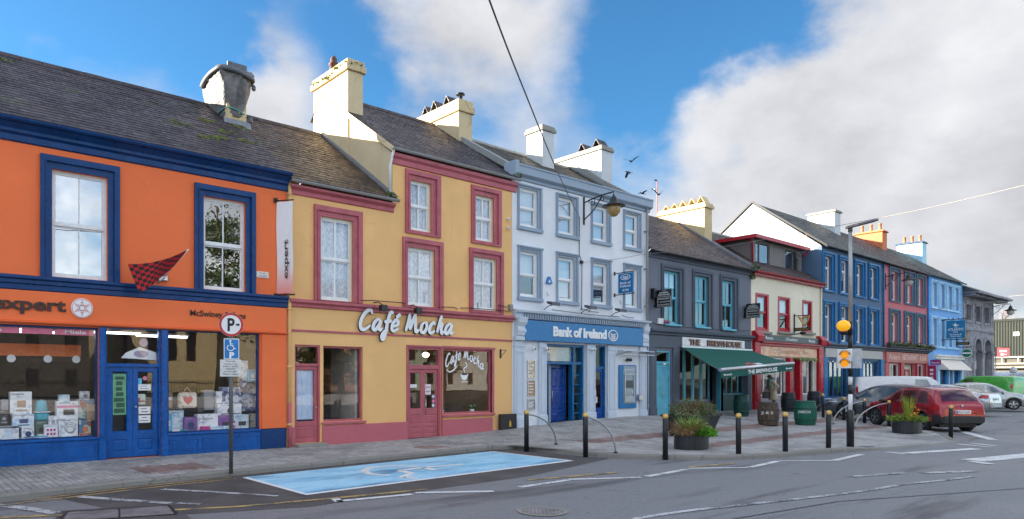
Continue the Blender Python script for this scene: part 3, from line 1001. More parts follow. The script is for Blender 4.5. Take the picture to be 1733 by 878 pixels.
c = gp(540, 775, 0.002)

# ------------------------------------------------------------------ building helpers
def front_wall(root, x0, x1, z0, z1, holes, mat, depth=.16, y=0.0, name='wall', label=None):
 mb = MB()
 X = sorted(set([x0, x1] + [v for h in holes for v in (h[0], h[1]) if x0 < v < x1]))
 Zs = sorted(set([z0, z1] + [v for h in holes for v in (h[2], h[3]) if z0 < v < z1]))
 for i in range(len(X)-1):
  for j in range(len(Zs)-1):
   cx, cz = (X[i]+X[i+1])/2, (Zs[j]+Zs[j+1])/2
   if any(h[0] < cx < h[1] and h[2] < cz < h[3] for h in holes): continue
   mb.face([(X[i],y,Zs[j]),(X[i+1],y,Zs[j]),(X[i+1],y,Zs[j+1]),(X[i],y,Zs[j+1])])
 for h in holes:
  a, b, c, d = h[:4]; dp = y + (h[4] if len(h) > 4 else depth)
  c = max(c, z0)
  mb.face([(a,y,c),(a,dp,c),(a,dp,d),(a,y,d)]); mb.face([(b,y,c),(b,dp,c),(b,dp,d),(b,y,d)])
  mb.face([(a,y,d),(b,y,d),(b,dp,d),(a,dp,d)])
  if c > z0: mb.face([(a,y,c),(b,y,c),(b,dp,c),(a,dp,c)])
 return mb.build(name, mat, root, label)
def band(mb, o, h, y0, y1, m=0):
 if h[0] > o[0]: mb.box(o[0], h[0], y0, y1, o[2], o[3], m)
 if o[1] > h[1]: mb.box(h[1], o[1], y0, y1, o[2], o[3], m)
 if o[3] > h[3]: mb.box(h[0], h[1], y0, y1, h[3], o[3], m)
 if h[2] > o[2]: mb.box(h[0], h[1], y0, y1, o[2], h[2], m)
def surround(root, o, h, mat, proj=.06, name='window_surround', steps=2):
 mb = MB()
 if steps == 2:
  k = .5
  mid = (o[0]+(h[0]-o[0])*k, o[1]+(h[1]-o[1])*k, o[2]+(h[2]-o[2])*k, o[3]+(h[3]-o[3])*k)
  band(mb, o, mid, -proj, .01); band(mb, mid, h, -proj*.5, .012)
  e = .022
  band(mb, (mid[0]-e, mid[1]+e, mid[2], mid[3]+e), mid, -proj*1.35, -proj+.001)
 else:
  band(mb, o, h, -proj, .01)
 return mb.build(name, mat, root)
def sash(root, h, fm, gm, cols=2, yf=.10, fw=.055, split=.5, curtain=None, blind=None, rows=1, bar=.028, name='window', seed=0, cy=.16, dark=False):
 x0, x1, z0, z1 = h[:4]
 zm = z0 + (z1-z0)*split
 mb = MB()
 mb.ring(x0, x1, z0, z1, fw, yf, yf+.07, wb=fw*1.3)
 mb.box(x0+fw, x1-fw, yf-.012, yf+.05, zm-.028, zm+.028)
 # sash stiles
 s = .035
 for a, b, yy in ((z0+fw*1.3, zm-.028, yf+.03), (zm+.028, z1-fw, yf+.005)):
  mb.ring(x0+fw, x1-fw, a, b, s, yy, yy+.035)
  for k in range(1, cols):
   xx = x0+fw + (x1-x0-2*fw)*k/cols
   mb.box(xx-bar/2, xx+bar/2, yy+.003, yy+.032, a+s, b-s)
  for k in range(1, rows):
   zz = a + (b-a)*k/rows
   mb.box(x0+fw+s, x1-fw-s, yy+.006, yy+.028, zz-bar/2, zz+bar/2)
 w = mb.build(name, fm, root)
 for a, b, yy in ((z0+fw*1.3+s, zm-.028-s, yf+.048), (zm+.028+s, z1-fw-s, yf+.022)):
  for k in range(cols):
   xa = x0+fw+s + (x1-x0-2*fw-2*s)*k/cols; xb = x0+fw+s + (x1-x0-2*fw-2*s)*(k+1)/cols
   # each pane sits very slightly out of true
   t1 = random.Random(hash((round(xa,2), round(a,2), seed))).uniform(-.004, .004)
   MB().face([(xa,yy+t1,a),(xb,yy,a),(xb,yy-t1,b),(xa,yy,b)]).build('pane', gm, w)
 if curtain:
  P = []
  n = 26
  for r in range(4):
   zz = z0 + fw + (z1-z0-2*fw)*r/3
   P.append([(x0+fw + (x1-x0-2*fw)*i/n, yf+cy + .030*math.sin(i*1.9+seed) + .020*math.sin(i*.7+seed*3) , zz) for i in range(n+1)])
  MB().grid(P).build('curtain', curtain, w)
 if blind:
  bm_, fr = blind
  zb = z1 - (z1-z0)*fr
  MB().box(x0+fw*.6, x1-fw*.6, yf+.12, yf+.126, zb, z1-fw*.5).build('blind', bm_, w)
 return w
def storey(root, x0, x1, z0, z1, mat=None, y0=.21, y1=4.0):
 mb = MB()
 mb.face([(x0,y0,z0),(x1,y0,z0),(x1,y1,z0),(x0,y1,z0)], 1); mb.face([(x0,y0,z1),(x1,y0,z1),(x1,y1,z1),(x0,y1,z1)])
 mb.face([(x0,y1,z0),(x1,y1,z0),(x1,y1,z1),(x0,y1,z1)])
 mb.face([(x0,y0,z0),(x0,y1,z0),(x0,y1,z1),(x0,y0,z1)]); mb.face([(x1,y0,z0),(x1,y1,z0),(x1,y1,z1),(x1,y0,z1)])
 return mb.build('interior', [mat or M_DARKIN, M_FLOORIN], root)
def shell(root, x0, x1, ze, zr, mat, yr=4.0, gl=None, gr=None, z0=0.0, d=8.0, zb=None):
 zb = zb or ze
 # gable walls and rear wall
 for x, gm in ((x0, gl), (x1, gr)):
  if gm is None: gm = mat
  MB().face([(x,0.004,z0),(x,d,z0),(x,d,zb),(x,yr,zr),(x,0.004,ze)]).build('gable_wall', gm, root)
 MB().face([(x0,d,z0),(x1,d,z0),(x1,d,zb),(x0,d,zb)]).build('rear_wall', mat, root)

def slate_mesh(w, L, mat):
 t1, t0 = .017, .005
 a = w/2
 V = [(-a,0,t1),(a,0,t1),(a,L,t0),(-a,L,t0),(-a,0,0.0),(a,0,0.0)]
 F = [(0,1,2,3),(4,5,1,0)]
 return V, F
def slated(root, x0, x1, ye, ze, yr, zr, mat, w=.28, ex=.205, ind=0, d=8.0, seed=1, zb=None, skip=None):
 """front slope in separate slates (the nearest ones in view are parts), rear slope as a plain sheet"""
 rr = random.Random(seed)
 S = math.hypot(yr-ye, zr-ze); sl = Vector((0, (yr-ye)/S, (zr-ze)/S)); nr = Vector((0, -sl.z, sl.y))
 base = Vector((0, ye, ze))
 rm = MB()
 rm.face([(x0,ye,ze-.02),(x1,ye,ze-.02),(x1,yr,zr-.02),(x0,yr,zr-.02)])
 rm.face([(x0,yr,zr),(x1,yr,zr),(x1,d-ye*.3,zb or ze),(x0,d-ye*.3,zb or ze)])
 roof = rm.build('roof', mat, root)
 lst = []
 rows = int(S/ex)
 for r in range(rows):
  v = r*ex
  x = x0 + (w/2 if r % 2 else 0)
  while x < x1 + w*.49:
   a, b = max(x0, x-w/2+.003), min(x1, x+w/2-.003)
   if b-a > .05:
    cx = (a+b)/2
    p = base + sl*v
    if not (skip and skip(cx, p.y)):
     lst.append((cx, v, b-a, r))
   x += w
 L = ex*1.28
 V, F = slate_mesh(1.0, L, mat)
 nearl = []
 if ind:
  vis = [q for q in lst if in_view(q[0], (base+sl*q[1]).y, (base+sl*q[1]).z) and q[2] > w*.8]
  vis.sort(key=lambda q: depth_of((q[0], (base+sl*q[1]).y)))
  nearl = vis[:ind]
 ns = set(id(q) for q in nearl)
 rot = Matrix(((1,0,0),(0,sl.y,nr.y),(0,sl.z,nr.z)))
 if nearl:
  Vw, Fw = slate_mesh(w-.006, L, mat)
  me = bpy.data.meshes.new('slate'); me.from_pydata(Vw, [], Fw); me.materials.append(mat)
  ang = math.atan2(sl.z, sl.y)
  oo = off_of(root)
  for q in nearl:
   o = bpy.data.objects.new('slate', me); COL.objects.link(o); o.parent = roof
   p = base + sl*q[1] + nr*.002
   o.location = p + Vector((q[0],0,0)) - oo
   o.rotation_euler = (ang + rr.uniform(-.008,.012), rr.uniform(-.006,.006), rr.uniform(-.006,.006))
 mb = MB()
 for q in lst:
  if id(q) in ns: continue
  j = rr.uniform(-.004,.006); k = rr.uniform(-.004,.004)
  p = base + sl*(q[1] + rr.uniform(-.006,.006))
  mb.raw([tuple(p + Vector((q[0]+ c[0]*q[2], 0, 0)) + sl*c[1] + nr*(c[2] + (j if c[1] == 0 and c[2] > 0 else 0) + k*c[0])) for c in V], F)
 o = mb.build('slates', mat, roof); o['kind'] = 'stuff'
 return roof
def ridge_tiles(root, x0, x1, yr, zr, mat, pitch=.45, r=.13, name='ridge_tile'):
 n = max(1, round((x1-x0)/pitch))
 for i in range(n):
  a = x0 + (x1-x0)*i/n + .006; b = x0 + (x1-x0)*(i+1)/n - .006
  rr = random.uniform(-.006,.006)
  prof = [(yr-r*1.25, zr-r*.62+rr),(yr-r*.55, zr+.045+rr),(yr, zr+.075+rr),(yr+r*.55, zr+.045+rr),(yr+r*1.25, zr-r*.62+rr)]
  MB().prism(prof, 'x', a, b).build(name, mat, root)
def gutter(root, x0, x1, y, z, mat, r=.065, name='gutter'):
 n = 7
 prof = [(y + r*math.cos(math.pi + math.pi*k/n), z + r*math.sin(math.pi + math.pi*k/n)) for k in range(n+1)] + [(y+r*.85, z), (y, z-r*.85), (y-r*.85, z)]
 mb = MB(); mb.prism(prof, 'x', x0, x1)
 x = x0 + .3
 while x < x1:
  mb.box(x-.012, x+.012, y-r-.006, y+r+.04, z-r*.5, z+.012); x += .9
 return mb.build(name, mat, root)
def downpipe(root, x, y, z0, z1, mat, r=.045):
 mb = MB(); mb.tube([(x,y,z0),(x,y,z1)], r, 10)
 z = z0 + .6
 while z < z1:
  mb.lathe([(r*1.35, -.03),(r*1.35,.03)], (x,y,z), 10); mb.box(x-.07,x+.07,y+.02,0.0,z-.015,z+.015); z += 1.5
 return mb.build('downpipe', mat, root)
def clump(mb, c, r, n, rnd, h=None, lean=0.0, size=.05):
 for _ in range(n):
  a = rnd.uniform(0, 6.283); d = r*math.sqrt(rnd.random())
  z = rnd.uniform(0, (h or r)*(1-.6*d/max(r,1e-6)))
  p = Vector((c[0]+d*math.cos(a), c[1]+d*math.sin(a), c[2]+z))
  u = Vector((rnd.uniform(-1,1), rnd.uniform(-1,1), rnd.uniform(-.6,1))).normalized()
  v = u.cross(Vector((rnd.uniform(-1,1), rnd.uniform(-1,1), rnd.uniform(-1,1)))).normalized()
  s = size*rnd.uniform(.6,1.3)
  mb.face([p-u*s, p+v*s*.45, p+u*s, p-v*s*.45])
def weed(root, c, r, n, mat, h=None, size=.05, name='weed'):
 mb = MB(); clump(mb, c, r, n, random.Random(int(c[0]*100)), h, 0, size)
 o = mb.build(name, mat, root); return o
def chimney(root, x0, x1, y0, y1, z0, z1, mat, capmat=None, cap=.16, cw=.06, slope_base=True, pots=(), shaft_label=None):
 """rendered stack with an oversailing cap; pots: (kind, y, height)"""
 ch = MB()
 ch.bbox(x0, x1, y0, y1, z0, z1-cap, .012)
 c = ch.build('chimney', mat, root, shaft_label)
 mb = MB()
 mb.bbox(x0-cw, x1+cw, y0-cw, y1+cw, z1-cap, z1-cap*.45, .012)
 mb.bbox(x0-cw*.45, x1+cw*.45, y0-cw*.45, y1+cw*.45, z1-cap*.448, z1, .015)
 mb.build('chimney_cap', capmat or mat, c)
 xm = (x0+x1)/2
 for kind, y, h in pots:
  m = MB()
  if kind == 'pot':
   m.lathe([(.13,z1),(.12,z1+h*.1),(.10,z1+h*.15),(.095,z1+h*.85),(.12,z1+h*.88),(.12,z1+h),(.09,z1+h),(.085,z1+h*.5)], (xm,y,0), 14, caps=False)
   m.build('chimney_pot', M_TERRA, c)
  elif kind == 'tallpot':
   m.lathe([(.15,z1),(.14,z1+h*.5),(.17,z1+h*.52),(.17,z1+h*.6),(.11,z1+h*.62),(.12,z1+h*.85),(.06,z1+h),(0,z1+h*1.02)], (xm,y,0), 12, caps=False)
   m.build('chimney_pot', flat('sooty_brown_pot', (.10,.045,.035), .7), c)
  elif kind == 'slab':   # two slates leaning together
   w = (x1-x0)*.42
   for sgn in (-1, 1):
    m.prism([(y+sgn*h*.55, z1),(y+sgn*h*.55+.03*sgn, z1),(y+.015*sgn, z1+h),(y-.012*sgn, z1+h)], 'x', xm-w, xm+w)
   m.build('chimney_cowl', M_SLATE_T, c)
  elif kind == 'cowl':
   m.lathe([(.07,z1),(.07,z1+h*.6),(.03,z1+h*.62),(.03,z1+h*.75),(.17,z1+h*.78),(.15,z1+h*.9),(0,z1+h)], (xm,y,0), 12, caps=False)
   m.build('chimney_cowl', M_BLACK, c)
 return c
def door_leaf(root, x0, x1, z0, z1, y, mat, panels, glazed=None, gm=None, t=.045, name='door', handle=None, hm=None):
 """boarded leaf: stiles and rails proud, panels sunk; panels = [(x0,x1,z0,z1)] as fractions; glazed likewise"""
 W, H = x1-x0, z1-z0
 mb = MB()
 holes = [(x0+W*a, x0+W*b, z0+H*c, z0+H*d) for a, b, c, d in panels]
 gl = [(x0+W*a, x0+W*b, z0+H*c, z0+H*d) for a, b, c, d in (glazed or [])]
 allh = holes + gl
 X = sorted(set([x0, x1] + [v for h in allh for v in h[:2]])); Zs = sorted(set([z0, z1] + [v for h in allh for v in h[2:]]))
 for i in range(len(X)-1):
  for j in range(len(Zs)-1):
   cx, cz = (X[i]+X[i+1])/2, (Zs[j]+Zs[j+1])/2
   if any(h[0] < cx < h[1] and h[2] < cz < h[3] for h in allh): continue
   mb.face([(X[i],y,Zs[j]),(X[i+1],y,Zs[j]),(X[i+1],y,Zs[j+1]),(X[i],y,Zs[j+1])])
 for k, (a, b, c, d) in enumerate(allh):
  e, dp = .02, y + (.018 if k < len(holes) else .03)
  o_ = [(a,y,c),(b,y,c),(b,y,d),(a,y,d)]; i_ = [(a+e,dp,c+e),(b-e,dp,c+e),(b-e,dp,d-e),(a+e,dp,d-e)]
  for q in range(4):
   mb.face([o_[q], o_[(q+1)%4], i_[(q+1)%4], i_[q]])
  if k < len(holes):
   f = .035
   j_ = [(a+e+f,dp-.012,c+e+f),(b-e-f,dp-.012,c+e+f),(b-e-f,dp-.012,d-e-f),(a+e+f,dp-.012,d-e-f)]
   if b-a > .16 and d-c > .16:
    for q in range(4): mb.face([i_[q], i_[(q+1)%4], j_[(q+1)%4], j_[q]])
    mb.face(j_)
   else: mb.face(i_)
 mb.box(x0, x0+.004, y+.001, y+t, z0, z1); mb.box(x1-.004, x1, y+.001, y+t, z0, z1)
 dr = mb.build(name, mat, root)
 for a, b, c, d in gl:
  MB().face([(a+.02,y+.026,c+.02),(b-.02,y+.026,c+.02),(b-.02,y+.026,d-.02),(a+.02,y+.026,d-.02)]).build('pane', gm or M_GLASSD, dr)
 if handle:
  hx, hz, kind = handle
  m = MB()
  if kind == 'bar':
   m.tube([(hx,y-.055,hz-.22),(hx,y-.055,hz+.22)], .013, 8); m.tube([(hx,y,hz-.18),(hx,y-.055,hz-.18)], .009, 6); m.tube([(hx,y,hz+.18),(hx,y-.055,hz+.18)], .009, 6)
  else:
   m.lathe([(.0,y-.07),(.022,y-.06),(.026,y-.04),(.012,y-.02),(.02,y)], (hx,0,hz), 10, axis='y', caps=False)
  m.build('handle', hm or M_STEEL, dr)
 return dr
def shop_window(root, x0, x1, z0, z1, y, fm, gm, fw=.05, mull=(), trans=(), name='shop_window', mw=.05, t=.08):
 mb = MB(); mb.ring(x0, x1, z0, z1, fw, y, y+t)
 xs_ = [x0+fw] + [v for m_ in mull for v in (m_-mw/2, m_+mw/2)] + [x1-fw]
 for m_ in mull: mb.box(m_-mw/2, m_+mw/2, y+.004, y+t-.004, z0+fw, z1-fw)
 spans = [(xs_[i], xs_[i+1]) for i in range(0, len(xs_), 2)]
 for tz in trans:
  for a, b in spans: mb.box(a, b, y+.006, y+t-.006, tz-mw/2, tz+mw/2)
 w = mb.build(name, fm, root)
 zs = [z0+fw] + [v for m_ in trans for v in (m_-mw/2, m_+mw/2)] + [z1-fw]
 for a, b in spans:
  for k in range(0, len(zs), 2):
   MB().face([(a,y+t*.5,zs[k]),(b,y+t*.5,zs[k]),(b,y+t*.5,zs[k+1]),(a,y+t*.5,zs[k+1])]).build('pane', gm, w)
 return w
def cornice(root, x0, x1, prof, mat, name='cornice', returns=True):
 """moulding: prof = [(projection, z)] from bottom to top"""
 poly = [(-p, z) for p, z in prof] + [(.01, prof[-1][1]), (.01, prof[0][1])]
 return MB().prism(poly, 'x', x0, x1).build(name, mat, root)
def panel_row(root, x0, x1, z0, z1, y, n, mat, name='panel', gap=.1, edge=.09):
 w = (x1-x0)/n
 for i in range(n):
  a, b = x0+w*i+gap/2, x0+w*(i+1)-gap/2
  mb = MB(); mb.ring(a, b, z0+edge, z1-edge, .022, y-.012, y+.002); mb.box(a+.05, b-.05, y-.006, y+.002, z0+edge+.05, z1-edge-.05)
  mb.build(name, mat, root)

# ------------------------------------------------------------------ orange shop
OX0, OX1 = -9.0, 8.36
orange = thing('orange_shop_house', 'bright orange two storey shop building with navy blue window surrounds', 'building', (0, 0, 0))
ow = [(-3.52,-2.42,3.95,6.23), (-.30,.80,3.95,6.23), (2.93,4.03,3.95,6.24), (6.17,7.24,3.95,6.20)]
oo_ = [(-3.75,-2.18,3.92,6.50), (-.53,1.04,3.92,6.50), (2.71,4.27,3.92,6.51), (5.95,7.49,3.92,6.47)]
shopL, doorH, shopR = (-3.6, 3.84, .50, 2.91), (3.97, 5.18, 0.0, 2.95), (5.33, 7.62, .50, 2.95)
front_wall(orange, OX0, OX1, -.05, 7.0, ow + [(*shopL,.12), (*doorH,.2), (*shopR,.12)], M_ORANGE)
shell(orange, OX0+.004, OX1-.004, 7.0, 9.90, M_CREAM)
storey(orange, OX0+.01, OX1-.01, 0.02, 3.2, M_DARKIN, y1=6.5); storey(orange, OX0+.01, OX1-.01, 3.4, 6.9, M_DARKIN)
for i, (h, o) in enumerate(zip(ow, oo_)):
 surround(orange, o, h, M_NAVY, .075)
 sash(orange, h, M_PVC, M_GLASSB if i == 2 else M_GLASS2, 2, yf=.10, seed=i, blind=(M_BLIND, .5) if i == 1 else None)
cornice(orange, OX0, OX1, [(.02,3.62),(.06,3.64),(.06,3.74),(.10,3.76),(.10,3.83),(.16,3.86),(.16,3.92),(.02,3.935)], M_NAVY, 'string_course')
cornice(orange, OX0, OX1+.02, [(.02,6.66),(.05,6.68),(.05,6.80),(.12,6.84),(.12,6.90),(.24,6.99),(.24,7.05),(.02,7.06)], M_NAVY, 'eaves_cornice')
gutter(orange, OX0, OX1+.02, -.285, 7.075, M_NAVY, .075)
slated(orange, OX0, OX1, -.30, 7.09, 4.0, 9.98, M_SLATE_O, ind=300, seed=4)
ridge_tiles(orange, OX0, OX1, 4.0, 9.98, M_SLATE_T, .5)
for x, z in ((7.0,8.1),(7.5,8.5),(6.7,7.9),(8.1,9.0),(7.2,8.9),(2.4,9.6),(6.2,8.4),(7.9,8.2)):
 yy = -.30 + (z-7.09)/(9.98-7.09)*4.3
 mbm = MB(); r = random.Random(int(x*10))
 for _ in range(26): clump(mbm, (x + r.uniform(-.28,.28), yy + r.uniform(-.12,.12), z + .0), .04, 5, r, .05, 0, .03)
 # moss cushions lie on the slope
 mbm.v = [(p[0], p[1], 7.09 + (p[1]+.30)/4.3*2.89 + max(0, (p[2]-z))*.8 + .015) for p in mbm.v]
 mbm.build('moss', M_MOSS, orange)
# sign band, shopfront joinery
MB().bbox(OX0, OX1-.02, -.075, .005, 2.985, 3.618, .012).build('fascia', M_ORANGE, orange)
cornice(orange, OX0, OX1-.02, [(.02,2.93),(.10,2.945),(.12,2.965),(.12,2.983),(.02,2.984)], M_ORANGE, 'fascia_moulding')
mb = MB()
for a, b in ((3.85,3.97),(5.18,5.32)):
 mb.bbox(a, b, -.06, .02, .0, 2.93, .01); mb.bbox(a+.03, b-.03, -.075, -.058, .5, 2.6, .006); mb.bbox(a-.012, b+.012, -.08, -.055, .0, .42, .008)
apart(mb, 'pilaster', M_BLUEDOOR, orange)
shop_window(orange, shopL[0], shopL[1], shopL[2], shopL[3], .06, M_NAVY, M_GLASSD, .045, mull=(-1.2,))
shop_window(orange, shopR[0], shopR[1], shopR[2], shopR[3], .06, M_NAVY, M_GLASSD, .045)
MB().bbox(shopL[0]-.1, 3.85, -.035, .02, .0, .46, .008).build('stallriser', M_BLUEDOOR, orange)
MB().bbox(5.32, 7.63, -.035, .02, .0, .46, .008).build('stallriser', M_BLUEDOOR, orange)
panel_row(orange, shopL[0]-.05, 3.84, .0, .46, -.035, 5, M_BLUEDOOR); panel_row(orange, 5.33, 7.62, .0, .46, -.035, 3, M_BLUEDOOR)
for a, b in ((shopL[0]-.1, 3.85), (5.32, 7.63)): MB().bbox(a, b, -.07, .06, .462, .515, .008).build('window_sill', M_BLUEDOOR, orange)
MB().bbox(7.64, OX1-.005, -.03, .02, .0, .51, .01).build('plinth', M_NAVY, orange)
MB().bbox(7.66, OX1-.005, -.045, .01, .515, 2.93, .01).build('pilaster', M_ORANGE, orange)
# doorway
mb = MB(); mb.ring(3.97, 5.18, .0, 2.95, .045, .02, .14, bottom=False); mb.box(4.015, 5.135, .02, .14, 2.06, 2.13)
df = mb.build('door_frame', M_BLUEDOOR, orange)
MB().face([(4.015,.08,2.13),(5.135,.08,2.13),(5.135,.08,2.905),(4.015,.08,2.905)]).build('pane', M_GLASSD, df)
door_leaf(orange, 4.02, 4.572, .02, 2.055, .07, M_BLUEDOOR, [(.22,.80,.06,.20)], [(.22,.80,.28,.95)], name='door')
door_leaf(orange, 4.578, 5.13, .02, 2.055, .07, M_BLUEDOOR, [(.20,.82,.06,.20)], [(.20,.82,.28,.95)], name='door', handle=(4.63, 1.15, 'knob'))
# roof chimney under its wrapping
c = MB().bbox(7.90, 8.50, 2.81, 4.3, 8.6, 9.75, .015).build('chimney', M_CREAM, orange)
MB().face([(7.8,2.72,9.08),(8.62,2.72,9.08),(8.62,2.802,9.30),(7.8,2.802,9.30)]).build('lead_flashing', M_LEAD, c)
def mat_tarp():
 t = NT('grey_tarpaulin'); w = t.world()
 n = t.noise(t.world((1.2,1.2,.6)), 3, 4)
 col = t.mix(t.rng(n, .3, .7), (.085,.082,.085), (.20,.19,.187))
 return t.bsdf(col, .55, 0, t.bump(t.noise(w, 5, 4, .6), .9, .06), .4)
M_TARP = mat_tarp()
rt = random.Random(12)
cxm, cym = 8.18, 3.45
P = []
N = 40
prof = [(9.36,.42,1.10),(9.46,.48,1.14),(9.55,.42,1.08),(9.75,.54,1.18),(10.1,.68,1.27),(10.35,.76,1.3),(10.5,.74,1.28),(10.56,.80,1.32),(10.68,.82,1.32),(10.78,.74,1.25),(10.84,.5,1.0),(10.85,.02,.02)]
nz = [[rt.uniform(-1,1) for _ in range(N)] for _ in prof]
for j, (z, rx, ry) in enumerate(prof):
 row = []
 for i in range(N):
  a = 2*math.pi*i/N
  sq = 1/ max(abs(math.cos(a)), abs(math.sin(a)))**.55
  fold = 1 + .045*math.sin(7*a + j*.8) + .03*math.sin(13*a - j*1.7) + .02*nz[j][i]
  row.append((cxm + rx*.70*math.cos(a)*sq*fold, cym + ry*.62*math.sin(a)*sq*fold, z + .03*math.sin(3*a + j) + .025*nz[j][i]*(j > 3)))
 row.append(row[0]); P.append(row)
tp = MB().grid(P).build('tarpaulin', M_TARP, c)
mb = MB()
def ringpts(z, rx, ry, k=36): return [(cxm + rx*.72*math.cos(2*math.pi*i/k)/max(abs(math.cos(2*math.pi*i/k)),abs(math.sin(2*math.pi*i/k)))**.55, cym + ry*.64*math.sin(2*math.pi*i/k)/max(abs(math.cos(2*math.pi*i/k)),abs(math.sin(2*math.pi*i/k)))**.55, z + .05*math.sin(2*math.pi*i/k*2)) for i in range(k+1)]
mb.tube(ringpts(9.56, .47, 1.12), .018, 6); mb.build('rope', flat('turquoise_rope', (.10,.38,.36), .6), tp)
mb = MB(); mb.tube(ringpts(10.62, .82, 1.32), .07, 8); mb.build('rolled_hem', flat('dark_grey_tarp', (.11,.12,.14), .6), tp)
MB().box(cxm-.30, cxm+.28, 2.70, 2.74, 10.70, 10.90).build('stiff_flap', flat('dark_grey_tarp', (.11,.12,.14), .6), tp)
mb = MB()
for (x, y, z, s) in ((cxm+.56,2.85,10.42,.13),(cxm+.44,2.80,9.42,.13)):
 mb.bbox(x-s*.5, x+s*.5, y-.05, y+.05, z-s, z+s*.4, .04)
apart(mb, 'loose_flap', flat('dark_grey_tarp', (.11,.12,.14), .6), tp)

# shop name: thick dark letters and the round badge
UX, UZ = (1,0,0), (0,0,1)
sg = thing('shop_sign', 'bold dark brown lettering and a round white badge on the orange fascia', 'sign', (3.0, -.08, 3.2))
xa = fx(-14,-.1); xb = fx(112,-.1); bx = fx(139,-.11)
letters(sg, 'expert', (xa, -.078, 3.22), UX, UZ, xb-xa, .25, .035, M_BROWNP, offset=.028)
bd = MB().lathe([(.0,-.115),(.205,-.115),(.215,-.105),(.215,-.078)], (bx,0,3.31), 32, axis='y', caps=False, sm=False).build('badge', M_WHITEP, sg)
mb = MB();
for k in range(6):
 a0 = math.pi/2 + k*math.pi/3
 d = Vector((math.cos(a0), 0, math.sin(a0))); s = Vector((-d.z, 0, d.x))
 for j in range(4):
  r0 = .055 + .034*j; wv = .042*(1 - j/4.2) + .004
  p = Vector((bx, -.1165, 3.31)) + d*r0
  mb.face([p - s*wv - d*.008, p + s*wv - d*.008, p + s*wv*.8 + d*.008, p - s*wv*.8 + d*.008])
mb.build('star_stripes', flat('sign_red', (.55,.03,.03), .5), bd)
mb = MB(); mb.lathe([(.19,-.1162),(.200,-.1162)], (bx,0,3.31), 32, axis='y', caps=False, sm=False); mb.build('badge_ring', flat('sign_red', (.55,.03,.03), .5), bd)
sg = thing('owner_sign', 'small dark brown owner name lettered on the orange fascia near the cafe', 'sign', (6.6, -.08, 3.2))
xa = fx(322,-.09)
letters(sg, 'McSwiney & Sons', (xa, -.078, 3.285), UX, UZ, fx(416,-.09)-xa, .14, .015, M_BROWNP, offset=.012)

# vertical banner, nameplate, flag
bn = thing('banner', 'tall white and pink vertical banner hung at the edge of the orange wall', 'banner', (8.18, -.1, 5.0))
def mat_banner():
 t = NT('banner_cloth'); s = t.n('ShaderNodeSeparateXYZ'); t.l(t.world(), s.inputs[0])
 col = t.mix(t.rng(s.outputs['Z'], 3.9, 4.9), (.85,.30,.26), (.85,.84,.86))
 return t.bsdf(col, .7)
bp = [(8.06,-.06),(8.13,-.16),(8.22,-.27),(8.33,-.42)]
P = [[(x + .012*math.sin(z*3), y, z) for x, y in bp] for z in [3.98 + i*2.35/10 for i in range(11)]]
MB().grid(P).build('cloth', mat_banner(), bn)
mb = MB(); mb.tube([(8.05,.0,6.40),(8.05,-.05,6.36),(8.34,-.45,6.36)], .016, 6); mb.tube([(8.05,.0,3.90),(8.05,-.05,3.94),(8.36,-.47,3.94)], .02, 6); mb.bbox(8.0,8.1,-.06,.0,3.84,3.98,.01); mb.bbox(8.0,8.1,-.06,.0,6.32,6.44,.01)
mb.build('bracket', M_BLACKIRON, bn)
mb = MB(); dd = Vector((.27,-.36,0)).normalized(); text_into(mb, 'expert', Vector((8.22,-.285,4.35)) + Vector((-.018,-.016,0)) + dd*.05, (0,0,1), -dd, width=1.0, height=.12, offset=.02)
nn_ = Vector((-.80,-.60,0))*.012
mb.v = [(p[0]+nn_.x, p[1]+nn_.y, p[2]) for p in mb.v]
mb.build('lettering', M_BROWNP, bn)
mb = MB()
cb = Vector((8.2,-.245,5.62)) + nn_
mb.face([tuple(cb + dd*(.12*math.cos(a*.5236)) + Vector((0,0,.17*math.sin(a*.5236)))) for a in range(12)])
mb.build('badge', M_WHITEP, bn)
np_ = thing('nameplate', 'little cream nameplate with two words on the orange wall beside the banner', 'sign', (7.68,-.02,4.43))
MB().bbox(7.52, 7.86, -.03, -.002, 4.35, 4.51, .012).build('plate', flat('cream_plate', (.78,.72,.66), .5), np_)
mb = MB(); text_into(mb, 'THE', (7.60,-.032,4.445), UX, UZ, width=.16, height=.04); text_into(mb, 'SQUARE', (7.58,-.032,4.38), UX, UZ, width=.22, height=.04); mb.build('lettering', M_BROWNP, np_)

fl = thing('flag', 'red and black chequered flag on a short pole fixed to the orange wall', 'flag', (5.05, 0, 4.15))
pole0, pole1 = Vector((5.20,-.03,4.12)), Vector((5.55,-.75,4.72))
mb = MB(); mb.tube([pole0, pole1], .014, 8); mb.build('flag_pole', M_WHITE, fl)
mb = MB(); mb.bbox(5.08,5.32,-.07,.0,4.06,4.18,.012); mb.tube([(5.1,-.04,4.0),(5.25,-.1,4.16)], .02, 6); mb.tube([(5.3,-.04,4.2),(5.2,-.1,4.1)], .02, 6); mb.build('bracket', M_STEEL, fl)
TL, TR, BL, BR = Vector((4.28,-.62,4.28)), pole1, Vector((4.55,-.58,3.68)), Vector((5.30,-.42,4.33))
mbr = MB()
nx, ny = 12, 8
G = []
for j in range(ny+1):
 v = j/ny; row = []
 for i in range(nx+1):
  u = i/nx
  p = (TL*(1-u)+TR*u)*(1-v) + (BL*(1-u)+BR*u)*v
  p = p + Vector((.0,.05*math.sin(u*9+v*2), -.10*math.sin(math.pi*u)*(1-v*.6)))
  row.append(p)
 G.append(row)
for j in range(ny):
 for i in range(nx):
  mbr.face([G[j][i],G[j][i+1],G[j+1][i+1],G[j+1][i]], (i+j) % 2, True)
